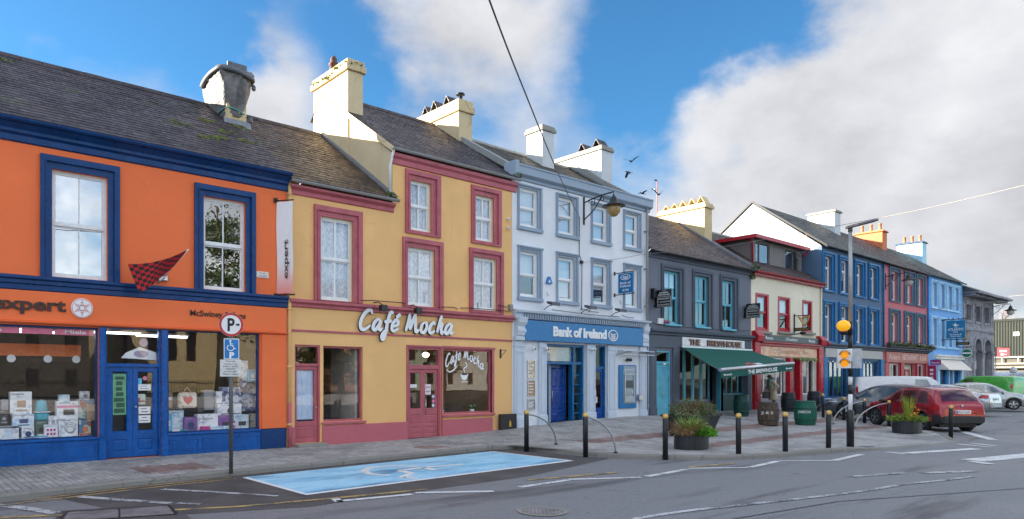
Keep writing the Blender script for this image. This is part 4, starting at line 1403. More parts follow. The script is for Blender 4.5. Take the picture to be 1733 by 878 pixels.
mbr.build('cloth', [flat('flag_red', (.52,.012,.02), .75), flat('flag_black', (.018,.012,.014), .75)], fl)

# goods in the two shop windows (each carton is a thing)
def mat_carton(name, base, c1, c2, scale=6.0, thr=.55):
 t = NT(name); w = t.world()
 v = t.n('ShaderNodeTexVoronoi', feature='F1', distance='CHEBYCHEV'); v.inputs['Scale'].default_value = scale; t.l(w, v.inputs['Vector'])
 s = t.n('ShaderNodeSeparateColor'); t.l(v.outputs['Color'], s.inputs[0])
 col = t.mix(t.rng(s.outputs['Red'], thr, thr+.02, smooth=False), base, c1)
 col = t.mix(t.rng(s.outputs['Green'], thr+.14, thr+.16, smooth=False), col, c2)
 n = t.noise(w, 26, 2)
 col = t.mix(t.math('MULTIPLY', t.rng(n, .56, .6), .25), col, c1)
 return t.bsdf(col, .4)
CARTON = {
 'white': flat('white_card', (.88,.88,.88), .45), 'ice': flat('pale_blue_card', (.68,.80,.88), .45), 'pink': flat('pink_card', (.75,.22,.38), .45),
 'black': flat('black_card', (.03,.03,.035), .4), 'green': flat('dark_green_card', (.10,.14,.10), .45), 'tan': flat('tan_card', (.40,.25,.15), .5),
 'purple': flat('purple_card', (.24,.09,.32), .45), 'turq': flat('turquoise_card', (.06,.42,.52), .4), 'orange': flat('orange_card', (.75,.22,.06), .45),
 'navy': flat('navy_card', (.02,.05,.16), .4), 'magenta': flat('magenta_card', (.62,.03,.28), .4), 'cream': flat('cream_card', (.76,.68,.56), .5),
 'grey': flat('grey_card', (.30,.31,.33), .5), 'sky': flat('sky_card', (.10,.48,.75), .4)}
M_MULTI = mat_carton('mixed_print_card', (.55,.60,.50), (.35,.10,.08), (.05,.20,.35), 9, .5)
M_PHOTO = mat_carton('photo_print_card', (.25,.28,.42), (.55,.60,.68), (.06,.08,.20), 11, .5)
for k_, a_, b_ in (('white', (.62,.64,.68), (.45,.50,.60)), ('ice', (.40,.55,.70), (.80,.84,.86)), ('cream', (.60,.40,.25), (.80,.75,.66))):
 CARTON[k_] = mat_carton(k_+'_printed_card', {'white':(.86,.86,.86),'ice':(.64,.76,.84),'cream':(.76,.68,.56)}[k_], a_, b_, 15, .74)
def carton(l, r, t, b, y, col, label, motif=None, mc='black', stripe=None, depth=.22, name='appliance_box', cat='box', mat=None):
 a, c_ = fx(l, y), fx(r, y); z0, z1 = fz(l, b, y), fz(l, t, y)
 z0 = max(z0, .525)
 o = thing(name, label, cat, ((a+c_)/2, y, z0))
 MB().bbox(a, c_, y, y+depth, z0, z1, .006).build('carton', mat or CARTON[col], o)
 w, h = c_-a, z1-z0
 if stripe:
  MB().box(a+.004, c_-.004, y-.003, y+.001, z0+h*stripe[1], z0+h*stripe[2]).build('printed_band', CARTON[stripe[0]], o)
 if motif:
  mb = MB(); f = -.004
  cx_, cz_ = a+w*.52, z0+h*.42
  if motif == 'machine':
   mb.box(cx_-w*.2, cx_+w*.2, y+f, y+.001, cz_-h*.1, cz_+h*.2); mb.box(cx_-w*.26, cx_+w*.26, y+f, y+.001, cz_-h*.28, cz_-h*.2)
  elif motif == 'round':
   mb.lathe([(0,y+f),(min(w,h)*.26,y+f)], (cx_,0,cz_), 14, axis='y', caps=False); mb.box(cx_-w*.38, cx_+w*.38, y+f+.001, y+.001, cz_-h*.30, cz_-h*.22)
  elif motif == 'dots':
   for i in range(3):
    for j in range(2):
     px_, pz_ = a+w*(.25+.25*i), z0+h*(.3+.3*j)
     mb.box(px_-w*.08, px_+w*.08, y+f, y+.001, pz_-h*.09, pz_+h*.09)
  elif motif == 'toaster':
   mb.bbox(a+w*.3, a+w*.8, y+f-.004, y+.001, z0+h*.22, z0+h*.52, .002)
  elif motif == 'swirl':
   for k in range(3): mb.lathe([(w*(.16+.06*k),y+f),(w*(.19+.06*k),y+f)], (a+w*.6,0,z0+h*(.4+.05*k)), 14, axis='y', caps=False)
  mb.build('printed_picture', CARTON[mc], o)
  mb = MB(); mb.box(a+w*.12, a+w*.62, y+f, y+.001, z1-h*.13, z1-h*.08); mb.build('printed_line', CARTON['grey'], o)
 return o
GY = .20
carton(17, 54, 663, 702, GY+.28, 'white', 'large white carton picturing a coffee machine, highest in the window nearest the picture edge', 'machine', 'tan')
carton(21, 58, 701, 724, GY+.18, 'ice', 'pale blue and white carton under the coffee machine carton', 'machine', 'navy', ('white', .7, .98))
carton(-4, 32, 722, 752, GY, 'white', 'wide white carton with a dark top band at the window edge by the frame', 'round', 'ice', ('black', .86, .99))
carton(0, 13, 694, 719, GY+.2, 'black', 'small black coffee maker box beside the pale blue carton', 'round', 'grey')
carton(37, 58, 723, 748, GY, 'white', 'white tilted carton with a small dark emblem below the pale blue carton', 'round', 'navy')
carton(60, 80, 713, 737, GY+.12, 'green', 'dark green carton with a black screen picture behind small white boxes', 'toaster', 'black')
carton(82, 98, 704, 721, GY+.14, 'white', 'small upright white carton showing a grey gadget', 'machine', 'grey')
carton(75, 98, 719, 744, GY, 'white', 'white carton printed with red square dots', 'dots', 'magenta')
carton(96, 133, 679, 709, GY+.20, 'white', 'white carton with a pink band and a black toaster picture', 'toaster', 'black', ('pink', .62, .75))
carton(99, 132, 709, 744, GY+.06, 'white', 'big white carton with a silver swirl drawing under the toaster carton', 'swirl', 'grey')
carton(59, 81, 738, 749, GY-.1, 'sky', 'flat blue carton lying at the front of the window', None, 'black', ('white', .3, .6))
carton(104, 123, 738, 747, GY-.12, 'ice', 'flat pale carton lying at the front beside the red dot carton', None)
carton(134, 158, 676, 710, GY+.18, 'white', 'white and teal carton beside the brown one by the shop door', 'machine', 'turq', None, .22, mat=M_MULTI)
carton(147, 163, 684, 712, GY+.05, 'tan', 'plain brown carton at the window end by the shop door')
carton(134, 154, 711, 742, GY+.04, 'white', 'brightly printed food mixer carton in the corner by the shop door', 'round', 'orange', None, .22, mat=M_MULTI)
# kettle and toaster set in turquoise
kt = thing('kettle', 'turquoise kettle standing on a turquoise toaster in the shop window', 'kettle', (fx(70, .5), .5, fz(70, 712, .5)))
kx = fx(70, .55); kz0, kz1, kz2 = fz(70, 713, .55), fz(70, 696, .55), fz(70, 677, .55)
MB().lathe([(.115,kz1+.01),(.118,kz1+.05),(.10,kz2-.05),(.085,kz2-.012),(.02,kz2),(0,kz2+.02)], (kx,.55,0), 18, caps=False).build('kettle_body', CARTON['turq'], kt)
MB().tube([(kx+.09,.55,kz1+.05),(kx+.16,.55,kz1+.08),(kx+.16,.55,kz2-.06),(kx+.08,.55,kz2-.03)], .012, 6).build('handle', CARTON['black'], kt)
ts = thing('toaster', 'turquoise toaster under the kettle in the shop window', 'toaster', (kx, .5, kz0))
MB().bbox(kx-.14, kx+.14, .42, .66, kz0, kz1-.02, .05).build('toaster_body', CARTON['turq'], ts)
MB().box(kx-.15, kx+.15, .41, .67, kz1-.018, kz1-.002).build('tray', CARTON['white'], ts)
MB().bbox(kx-.16, kx+.16, .40, .68, .52, kz0-.004, .01).build('stand', CARTON['green'], ts)
# right hand window
carton(286, 311, 695, 727, GY+.2, 'ice', 'tall pale carton at the door end of the window with the heart cushion', 'machine', 'white')
carton(312, 334, 706, 734, GY+.1, 'purple', 'purple carton picturing a saucepan near the heart cushion', 'round', 'navy')
mg_ = carton(334, 369, 701, 732, GY+.12, 'white', 'wide white carton with a small printed word in the middle of the window', None)
mb = MB(); text_into(mb, 'magimix', (fx(337, GY+.12), GY+.116, fz(337, 710, GY+.12)), UX, UZ, width=.34, height=.05); mb.build('lettering', M_BLACKP, mg_)
carton(343, 355, 722, 734, GY-.06, 'magenta', 'small magenta box before the white worded carton')
carton(369, 391, 703, 731, GY+.13, 'purple', 'purple and black carton to the side of the sign pole', 'toaster', 'black')
carton(368, 409, 684, 704, GY+.22, 'white', 'white carton picturing a round camera-like gadget above the purple one', 'round', 'black')
carton(396, 421, 702, 730, GY+.1, 'ice', 'pale carton picturing a black grill at the far end of the window', 'toaster', 'black')
carton(305, 320, 728, 737, GY-.1, 'turq', 'small turquoise box at the window front')
carton(292, 306, 727, 737, GY-.08, 'white', 'little white box at the window front by the shop door')
carton(356, 392, 722, 732, GY-.02, 'ice', 'long low pale carton at the window front')
carton(397, 416, 726, 732, GY-.1, 'orange', 'low orange box at the window front')
carton(417, 430, 725, 732, GY-.1, 'turq', 'low teal box in the far corner of the window front')
carton(421, 434, 625, 646, GY+.2, 'sky', 'bright blue carton high up at the end of the window', 'machine', 'white')
carton(376, 408, 655, 684, GY+.32, 'navy', 'dark blue printed pan carton on the upper shelf of the window', None, mat=M_PHOTO)
carton(408, 436, 640, 696, GY+.36, 'navy', 'tall dark blue printed stack at the end of the upper shelf', None, mat=M_PHOTO)
carton(345, 362, 660, 694, GY+.4, 'grey', 'grey metal appliance on the shelf behind the heart cushion', None)
carton(281, 291, 700, 736, GY-.02, 'sky', 'thin blue carton against the frame of the second window', 'machine', 'white')
for k, (l, r, t, b, c, lab) in enumerate((
 (163,170,690,742,'cream','thin cream carton squeezed against the frame beside the shop door'), (64,78,735,741,'cream','tiny cream packet under the dark green carton'), (120,134,740,748,'magenta','small magenta packet at the window front near the mixer carton'),
 (26,40,741,750,'turq','small teal packet at the front of the wide white carton'), (2,14,676,694,'grey','grey gadget box standing on the small black coffee maker box'), (100,118,668,680,'ice','pale flat box lying on top of the toaster carton'),
 (136,152,662,676,'white','white flat box on top of the teal print carton'), (284,292,664,690,'tan','brown thin box on the upper shelf beside the heart cushion'), (334,345,672,698,'black','black kettle box behind the worded carton'),
 (392,398,712,731,'magenta','slim magenta box between the purple carton and the grill carton'), (366,376,662,683,'white','small white box on the shelf just under the pan cartons'), (424,437,700,731,'cream','leaning cream box in the far corner of the window'),
 (300,312,684,696,'navy','navy blue box peeping over the tall pale carton'), (408,420,610,640,'white','white price board hanging high near the window end'), (320,333,735,741,'orange','orange packet at the front below the first purple carton'))):
 carton(l, r, t, b, GY + (.02 if t > 700 else .3), c, lab, 'round' if k % 3 == 0 else None, 'grey', ('white', .5, .7) if k % 2 else None, .15)
cu = thing('cushion', 'cream cushion with a red heart hanging in the shop window', 'cushion', (fx(317,.3), .3, fz(317, 677, .3)))
ca, cb_, c0, c1 = fx(301,.3), fx(333,.3), fz(317,690,.3), fz(317,664,.3)
MB().bbox(ca, cb_, .26, .36, c0, c1, .04).build('cover', CARTON['cream'], cu)
hp = []
for k in range(24):
 t_ = 2*math.pi*k/24
 hp.append(((ca+cb_)/2 + .0072*16*math.sin(t_)**3, .254, (c0+c1)/2 + .0075*(13*math.cos(t_)-5*math.cos(2*t_)-2*math.cos(3*t_)-math.cos(4*t_))))
MB().face(hp).build('heart', flat('heart_red', (.55,.05,.05), .6), cu)
MB().tube([((ca+cb_)/2-.1,.31,c1),((ca+cb_)/2,.31,c1+.12),((ca+cb_)/2+.1,.31,c1)], .006, 5).build('loop', CARTON['cream'], cu)
# window beds, shelves, ceiling tubes, hanging strips
MB().box(shopL[0], shopL[1], .15, 1.0, .49, .515).build('window_bed', M_WHITE, orange)
MB().box(shopR[0], shopR[1], .15, 1.0, .49, .515).build('window_bed', M_WHITE, orange)
sh = MB().box(5.9, 7.6, .62, .92, 1.18, 1.2).build('shelf', flat('shelf_wood', (.18,.13,.09), .5), orange)
for x, y, l, lab in ((2.0,1.6,1.5,'white ceiling tube light glowing over the middle of the appliance window'),(2.9,2.4,1.4,'white ceiling tube light glowing deeper inside the appliance shop'),
     (4.6,1.5,1.2,'white ceiling tube light seen through the glass over the shop door'),(5.9,2.2,1.4,'white ceiling tube light behind the window with the heart cushion'),(0.2,3.4,1.5,'white ceiling tube light at the back of the appliance shop')):
 ft = thing('ceiling_light', lab, 'light', (x,y,3.0))
 MB().bbox(x-l/2, x+l/2, y-.06, y+.06, 2.93, 2.99, .01).build('batten', M_WHITE, ft)
 MB().tube([(x-l/2+.05,y,2.90),(x+l/2-.05,y,2.90)], .022, 8).build('tube', M_TUBE, ft)
ps = thing('pink_window_strip', 'pink advertising strip along the top of the appliance window', 'poster', (2.5,.1,2.8))
mb = MB()
for a, b in ((-1.4,.5),(.53,2.36),(2.39,2.97),(3.0,3.78)): mb.box(a, b, .11, .114, 2.735, 2.862)
mb.build('strip', flat('strip_pink', (.78,.16,.30), .5), ps)
for a in (.9, 1.62, 3.2):
 mb = MB(); text_into(mb, 'Miele', (a, .108, 2.765), UX, UZ, width=.42, height=.075, offset=.02); mb.build('lettering', M_WHITEP, ps)
hs = thing('hanging_shop_strip', 'orange paper strip with dark words hanging inside the appliance window', 'poster', (2.6,.9,2.4))
ya = .9
mb = MB(); mb.box(1.75, fx(137,ya), ya, ya+.006, fz(100,603,ya), fz(100,583,ya)); mb.build('strip', flat('strip_orange', (.72,.16,.03), .6), hs)
for q, w in ((32,.62),(92,.5)):
 mb = MB(); text_into(mb, 'expert', (fx(q,ya), ya-.003, 2.185), UX, UZ, width=w, height=.09, offset=.02); mb.build('lettering', M_BROWNP, hs)
mb = MB()
for px in (81, 129, 19): mb.lathe([(0,ya-.004),(.085,ya-.004)], (fx(px,ya),0,2.23), 16, axis='y', caps=False)
mb.build('badge', M_WHITEP, hs)
# papers on the doors
def paper(x0, x1, z0, z1, y, m, label, name='notice', marks=0, mc=None):
 o = thing(name, label, 'notice', ((x0+x1)/2, y, z0))
 MB().box(x0, x1, y, y+.002, z0, z1).build('sheet', m, o)
 if marks:
  mb = MB(); r = random.Random(int(x0*100+z0*10))
  for k in range(marks):
   zz = z1 - (z1-z0)*(k+.7)/(marks+.4)
   mb.box(x0+(x1-x0)*r.uniform(.08,.3), x1-(x1-x0)*r.uniform(.08,.35), y-.0016, y-.0004, zz-(z1-z0)*.05, zz+(z1-z0)*.045*r.uniform(.6,1.6))
  mb.build('printing', mc or CARTON['grey'], o)
 return o
yp = .091
paper(4.16, 4.44, .98, 1.90, yp, flat('green_paper', (.16,.40,.22), .6), 'long green poster behind the glass of the blue door', marks=7, mc=flat('dark_green_ink', (.03,.10,.06), .6))
paper(4.70, 4.98, 1.52, 1.66, yp, M_WHITEP, 'white notice taped across the blue door glass', marks=2)
paper(4.71, 4.97, .98, 1.15, yp, M_WHITEP, 'upper of two white sheets with dark photographs on the blue door', marks=2, mc=M_BLACKP)
paper(4.71, 4.97, .78, .95, yp, M_WHITEP, 'lower of two white sheets with dark photographs on the blue door', marks=2, mc=M_BLACKP)
paper(4.70, 4.86, 1.20, 1.44, yp, M_MULTI, 'coloured leaflet in the middle of the blue door glass')
paper(4.70, 4.78, 1.66, 1.80, yp, CARTON['sky'], 'small blue sticker high on the blue door glass')
st_ = thing('round_sticker', 'round pink sticker near the top of the blue door glass', 'sticker', (4.85,yp,1.8))
MB().lathe([(0,yp),(.05,yp)], (4.85,0,1.80), 16, axis='y', caps=False).build('disc', CARTON['pink'], st_)
pc = thing('device_picture', 'cut out picture of a white appliance set behind the glass above the blue doors', 'poster', (4.8,.16,2.3))
mb = MB(); mb.face([(4.35,.16,2.26),(5.13,.16,2.22),(5.12,.16,2.40),(4.75,.16,2.52),(4.45,.16,2.38)]); mb.build('card', M_WHITEP, pc)
mb = MB(); mb.lathe([(0,.155),(.1,.155)], (4.84,0,2.62), 14, axis='y', caps=False); mb.lathe([(0,.154),(.16,.154)], (4.78,0,2.36), 14, axis='y', sy=.5, caps=False); mb.build('appliance', flat('lilac_grey', (.42,.34,.46), .5), pc)

# ------------------------------------------------------------------ yellow cafe (low wing and tall house)
cafe = thing('yellow_cafe_house', 'ochre yellow cafe building with dusky pink trim, a low wing and a taller part', 'building', (8.36, 0, 0))
FX0, FXM, FX1 = 8.365, 11.74, 16.63
cw = [(9.36,10.38,3.92,6.18),(12.28,13.30,3.96,5.70),(14.89,15.91,4.0,5.70),(12.38,13.16,6.21,7.70),(14.97,15.77,6.23,7.69)]
co = [(9.16,10.68,3.90,6.46),(12.09,13.62,3.90,5.97),(14.71,16.20,3.90,5.96),(12.19,13.52,6.10,7.99),(14.79,16.10,6.12,7.97)]
g1, g2, g3, g4 = (8.60,9.36,.08,2.69), (9.45,10.72,.62,2.68), (12.28,13.56,-.02,2.74), (13.64,15.70,.68,2.72)
front_wall(cafe, FX0, FXM, -.05, 6.86, [cw[0], (*g1,.16), (*g2,.14)], M_OCHRE)
front_wall(cafe, FXM, FX1, -.05, 8.38, cw[1:] + [(*g3,.16), (*g4,.12)], M_OCHRE)
M_GABLECREAM = wallpaint('cream_gable_render', (.66,.53,.33), (.18,.13,.07), .8)
shell(cafe, FX0+.004, FXM-.004, 6.86, 9.86, M_OCHRE)
shell(cafe, FXM+.004, FX1-.004, 8.36, 11.30, M_OCHRE, gl=M_GABLECREAM, d=4.7, zb=10.6)
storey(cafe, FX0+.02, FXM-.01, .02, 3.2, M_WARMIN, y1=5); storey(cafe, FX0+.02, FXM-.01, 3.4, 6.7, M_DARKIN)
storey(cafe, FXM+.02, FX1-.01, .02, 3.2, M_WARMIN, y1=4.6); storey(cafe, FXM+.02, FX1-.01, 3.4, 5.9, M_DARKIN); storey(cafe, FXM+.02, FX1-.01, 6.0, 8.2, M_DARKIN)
for i, (h, o) in enumerate(zip(cw, co)):
 surround(cafe, o, h, M_PINK, .07)
 sash(cafe, h, M_PVC, M_GLASS, 2, yf=.08, curtain=M_CURT, seed=i+1, bar=.06, fw=.06, cy=.085)
cornice(cafe, FX0+.04, 11.0+.0, [(.02,3.67),(.07,3.69),(.07,3.76),(.16,3.80),(.16,3.87),(.02,3.895)], M_PINK, 'fascia_cornice')
cornice(cafe, 11.02, FX1, [(.02,3.67),(.07,3.69),(.07,3.76),(.16,3.80),(.16,3.87),(.02,3.895)], M_PINK, 'fascia_cornice')
MB().box(FX0+.06, FX1, -.028, .004, 3.03, 3.085).build('fascia_bead', M_PINK, cafe)
cornice(cafe, FX0+.06, FXM+.02, [(.02,6.62),(.05,6.64),(.05,6.74),(.16,6.80),(.16,6.86),(.02,6.87)], M_PINK, 'eaves_cornice')
cornice(cafe, FXM-.03, FX1+.18, [(.02,8.04),(.05,8.06),(.05,8.20),(.12,8.26),(.12,8.36),(.02,8.38)], M_PINK, 'eaves_cornice')
gutter(cafe, FX0+.02, FXM+.08, -.22, 6.96, M_GUTTER, .07); gutter(cafe, FXM-.12, FX1+.22, -.19, 8.46, M_GUTTER, .07)
slated(cafe, FX0, FXM, -.25, 6.97, 4.0, 9.93, M_SLATE_C, ind=200, seed=8)
slated(cafe, FXM-.06, FX1+.05, -.22, 8.46, 4.0, 11.36, M_SLATE_T, ind=200, seed=9, d=4.75, zb=10.6)
ridge_tiles(cafe, FX0, FXM-.02, 4.0, 9.93, M_SLATE_T, .5); ridge_tiles(cafe, 12.3, 16.5, 4.0, 11.36, M_SLATE_T, .5)
MB().prism([(-.2,8.30),(2.36,10.06),(2.36,10.24),(-.2,8.475)], 'x', FXM-.10, FXM-.056).build('verge_fillet', M_GABLECREAM, cafe)
MB().prism([(-.2,6.99),(4.0,9.96),(4.0,10.05),(-.2,7.09)], 'x', FXM-.14, FXM-.002).build('lead_flashing', M_LEAD, cafe)
c = chimney(cafe, 11.70, 12.27, 2.38, 4.62, 8.3, 11.96, M_GABLECREAM, M_CREAM, .36, .08, pots=(('tallpot', 3.75, .62),))
r = random.Random(5)
mb = MB()
for k in range(16): clump(mb, (11.62+r.uniform(-.03,.03), 2.4+k*.14+r.uniform(-.04,.04), 11.62+r.uniform(0,.25)), .09, 14, r, .1, 0, .045)
for k in range(3): clump(mb, (11.75+.2*k, 2.29, 11.66+r.uniform(0,.15)), .06, 10, r, .08, 0, .04)
mb.build('moss', M_MOSS, c)
c = chimney(cafe, 16.58, 17.24, 2.66, 5.34, 9.6, 12.0, M_GABLECREAM, M_CREAM, .45, .07, pots=(('cowl', 2.95, .38),('slab', 3.45, .36),('slab', 4.2, .40),('slab', 4.75, .36)))
# white downpipe end and weeds on the gable corner
mb = MB(); mb.tube([(FXM-.06,-.16,8.42),(FXM-.1,-.12,8.2),(FXM-.1,-.03,7.95),(FXM-.1,-.03,7.1)], .04, 8); mb.build('downpipe', M_WHITE, cafe)
downpipe(cafe, 8.42, -.07, .0, 6.9, M_OCHRE, .045)
mb = MB(); mb.lathe([(.052,.0),(.052,1.15)], (8.42,-.07,0), 10); mb.build('pipe_foot', M_PINKWALL, cafe)
for c_, rr_, n_ in (((FXM-.08,-.14,7.0),.16,80),((FXM-.1,.5,7.4),.1,40),((16.7,-.12,8.52),.20,90),((11.5,-.15,7.05),.12,40),((FXM-.1,1.2,7.9),.1,30)):
 weed(cafe, c_, rr_, n_, M_WEED, rr_*1.2, .05)
# ground floor joinery
mb = MB(); mb.bbox(FX0+.06, 8.60, -.035, .01, -.04, .52, .012); mb.bbox(9.42, 12.27, -.045, .01, -.04, .52, .012); mb.bbox(13.60, 15.72, -.045, .01, -.04, .52, .012)
apart(mb, 'plinth', M_PINKWALL, cafe)
MB().bbox(8.56, 9.44, -.30, .12, -.05, .075, .02).build('doorstep', M_CONC, cafe)
mb = MB(); mb.ring(8.60, 9.36, .08, 2.69, .05, .03, .15, bottom=False); mb.box(8.65, 9.31, .03, .15, 2.13, 2.19)
d1 = mb.build('door_frame', M_PINK, cafe)
MB().face([(8.65,.08,2.19),(9.31,.08,2.19),(9.31,.08,2.64),(8.65,.08,2.64)]).build('pane', M_GLASSD, d1)
d1 = door_leaf(cafe, 8.655, 9.305, .085, 2.125, .07, M_PINK, [(.06,.88,.05,.22)], [(.05,.88,.27,.955)], handle=(9.25, 1.02, 'knob'))
P = [[(8.69 + .52*i/22, .128 + .012*math.sin(i*1.25) + .006*math.sin(i*.5), z) for i in range(23)] for z in (.70, 1.4, 2.02)]
MB().grid(P).build('door_curtain', flat('pale_blue_curtain', (.52,.64,.82), .9, var=.05), d1)
shop_window(cafe, g2[0], g2[1], g2[2], g2[3], .07, M_PINK, M_GLASSD, .055)
MB().bbox(9.40, 10.80, -.075, .06, .545, .615, .01).build('window_sill', M_PINKWALL, cafe)
mb = MB(); mb.ring(12.28, 13.56, .0, 2.74, .075, .03, .15, bottom=False); mb.box(12.355, 13.485, .03, .15, 2.08, 2.20)
d2 = mb.build('door_frame', M_PINK, cafe)
mb = MB(); mb.ring(12.24, 13.61, .0, 2.79, .05, -.025, .005, bottom=False); mb.build('door_surround', M_PINK, cafe)
MB().face([(12.355,.08,2.20),(13.485,.08,2.20),(13.485,.08,2.665),(12.355,.08,2.665)]).build('pane', M_GLASSD, d2)
pan = [(.12,.90,.05,.16),(.12,.90,.20,.34)]
door_leaf(cafe, 12.36, 12.916, .01, 2.075, .07, M_PINK, pan, [(.14,.88,.42,.95)])
door_leaf(cafe, 12.924, 13.48, .01, 2.075, .07, M_PINK, pan, [(.12,.86,.42,.95)], handle=(12.985, .95, 'bar'))
shop_window(cafe, g4[0], g4[1], g4[2], g4[3], .05, M_PINK, M_GLASSD, .06)
mb = MB(); mb.bbox(15.70, 15.80, -.03, .06, .58, 2.80, .01); mb.bbox(13.62, 15.84, -.04, .03, 2.725, 2.80, .01); mb.build('window_trim', M_PINK, cafe)
MB().bbox(13.60, 15.80, -.085, .05, .60, .675, .01).build('window_sill', M_PINKWALL, cafe)
MB().bbox(9.5, 10.7, .2, 3.5, .60, .64, .01).build('counter', flat('dark_table', (.05,.035,.03), .4), cafe)
MB().box(10.62, 10.70, .25, 1.6, .1, 2.66).build('inner_post', flat('pale_partition', (.55,.50,.45), .7), cafe)
# papers on the pink doors
paper(12.44, 12.70, 1.52, 1.62, .092, M_WHITEP, 'small white opening sign on the pink cafe door', marks=1)
paper(13.02, 13.24, 1.30, 1.62, .092, flat('pink_paper', (.78,.66,.70), .6), 'pale pink sheet on the pink cafe door', marks=2)
for zz, cc, lab in ((1.24,'ice','upper round sticker on the pink cafe door'),(1.10,'pink','middle round pink sticker on the pink cafe door'),(.97,'ice','lowest round sticker on the pink cafe door')):
 s_ = thing('round_sticker', lab, 'sticker', (13.33,.09,zz))
 MB().lathe([(0,.092),(.055,.092)], (13.33,0,zz), 14, axis='y', caps=False).build('disc', CARTON[cc], s_)
M_OAKT = flat('dark_table', (.05,.035,.03), .4)
# brush-script sign: white letters with dark sides
cs = thing('cafe_sign', 'white brush script cafe name with black edges standing off the yellow fascia', 'sign', (12.2, -.05, 3.3))
st, wid = script_strokes('Café Mocha')
xa, xb = fx(606, -.06), fx(765, -.06); sc = (xb-xa)/wid; zb0 = 3.17
hsc = .56
for ch, qs in st:
 m1 = MB()
 for q in qs:
  P = [Vector((xa + p[0]*sc, -.045, zb0 + p[1]*hsc)) for p in smooth_line([(a + .0*b, b, 0) for a, b in q], 6)]
  ribbon(m1, [Vector((p.x + .10*(p.z-zb0), p.y, p.z)) for p in P], (0,-1,0), .054, .045)
 letter = m1.build('letter', [M_WHITEP, M_BLACKP], cs)
 m2 = MB()
 for q in qs:
  P = [Vector((xa + p[0]*sc + .016, -.030, zb0 + p[1]*hsc - .014)) for p in smooth_line([(a, b, 0) for a, b in q], 6)]
  ribbon(m2, [Vector((p.x + .10*(p.z-zb0), p.y, p.z)) for p in P], (0,-1,0), .060, .002)
 m2.build('letter_backing', M_BLACKP, letter)
# the same name painted on the glass, over a cup
dc = thing('window_lettering', 'white script name arched over a coffee cup painted on the cafe window', 'lettering', (14.6,.085,2.2))
for ch, qs in st:
 mb = MB()
 for q in qs:
  P = []
  for p in smooth_line([(a, b, 0) for a, b in q], 5):
   u = p[0]/wid
   P.append(Vector((13.80 + 1.62*u, .084, 2.13 + .30*math.sin(math.pi*min(1,u*1.05)) + p[1]*.36 - .05*u)))
  ribbon(mb, P, (0,-1,0), .024, .0)
 mb.build('letter', M_WHITEP, dc)
mb = MB()
ribbon(mb, [Vector((x, .084, z)) for x, z in smooth_line([(13.86,2.1),(13.95,2.0),(14.12,2.05),(14.3,2.2)], 5)], (0,-1,0), .02, .0)
ribbon(mb, [Vector((p.x, .084, p.y)) for p in smooth_line([(14.62,1.98,0),(14.56,2.1,0),(14.70,2.2,0),(14.62,2.32,0)], 5)], (0,-1,0), .018, .0)
mb.face([(14.42,.084,1.94),(14.76,.084,1.94),(14.70,.084,1.80),(14.64,.084,1.74),(14.54,.084,1.74),(14.47,.084,1.80)])
apart(mb, 'cup_drawing', M_WHITEP, dc)
MB().lathe([(0,.0825),(.13,.0825)], (14.59,0,1.935), 18, axis='y', sy=.28, caps=False).build('coffee', flat('coffee_brown', (.07,.03,.02), .5), dc)
MB().face([(14.44,.0838,1.70),(14.74,.0838,1.70),(14.70,.0838,1.68),(14.48,.0838,1.68)]).build('saucer', M_WHITEP, dc)
# floodlights, wires, little bracket, flower pots in the window, black board
for px, lab in ((650, 'black floodlight over the first letters of the cafe name'), (709, 'black floodlight over the middle of the cafe name')):
 x = fx(px, -.45)
 f_ = thing('floodlight', lab, 'floodlight', (x, -.3, 3.8))
 MB().bbox(x-.10, x+.10, -.50, -.32, 3.68, 3.86, .015).build('lamp_body', M_BLACK, f_)
 mb = MB(); mb.tube([(x,-.4,3.86),(x-.02,-.2,3.96),(x-.05,.0,3.95)], .014, 6); mb.build('arm', M_BLACKIRON, f_)
for a, b, z in ((10.6,12.2,3.98),(13.4,14.2,3.97),(14.3,16.4,4.0)):
 mb = MB(); mb.tube([(a,-.06,z),(a+.3,-.10,z+.02),(b-.2,-.10,z+.03),(b,-.05,z)], .012, 6)
 if b > 16: mb.tube([(15.0,-.1,z+.01),(15.0,-.1,4.22)], .012, 6); mb.tube([(15.9,-.1,z+.01),(15.9,-.1,4.2),(16.3,-.1,4.15)], .012, 6)
 mb.build('wall_cable', M_BLACKIRON, cafe)
mb = MB(); mb.tube([(16.1,-.01,2.72),(16.1,-.28,2.72)], .010, 6); mb.tube([(16.1,-.01,2.50),(16.1,-.26,2.71)], .008, 6); mb.bbox(16.06,16.14,-.012,.0,2.46,2.76,.004)
mb.build('sign_bracket', M_BLACKIRON, cafe)
mb = MB()
for z in (6.75, 7.05): mb.bbox(16.38,16.46,-.10,.0,z,z+.09,.02); mb.lathe([(0,-.16),(.03,-.15),(.03,-.1)], (16.42,0,z+.04), 8, axis='y', caps=False)
apart(mb, 'wall_spotlight', M_WHITE, cafe)
MB().bbox(16.44, 16.58, -.12, .0, 4.05, 4.26, .01).build('cable_box', M_CONC, cafe)
for x, s_, lab in ((13.86, 1.0, 'small potted plant with white flowers near the cafe door inside the window'), (15.12, 1.25, 'fuller potted plant with white flowers at the far end of the cafe window')):
 f_ = thing('potted_plant', lab, 'plant', (x,.32,.68))
 MB().lathe([(.05*s_,.68),(.07*s_,.80*1.0)], (x,.32,0), 12).build('pot', M_WHITEP, f_)
 mb = MB(); clump(mb, (x,.32,.80), .12*s_, 60, random.Random(int(x*10)), .14*s_, 0, .04); mb.build('foliage', foliage('pot_leaf', (.03,.10,.02), (.08,.2,.05)), f_)
 mb = MB(); clump(mb, (x,.30,.86), .10*s_, 12, random.Random(int(x*11)), .1*s_, 0, .025); mb.build('flower', M_WHITEP, f_)
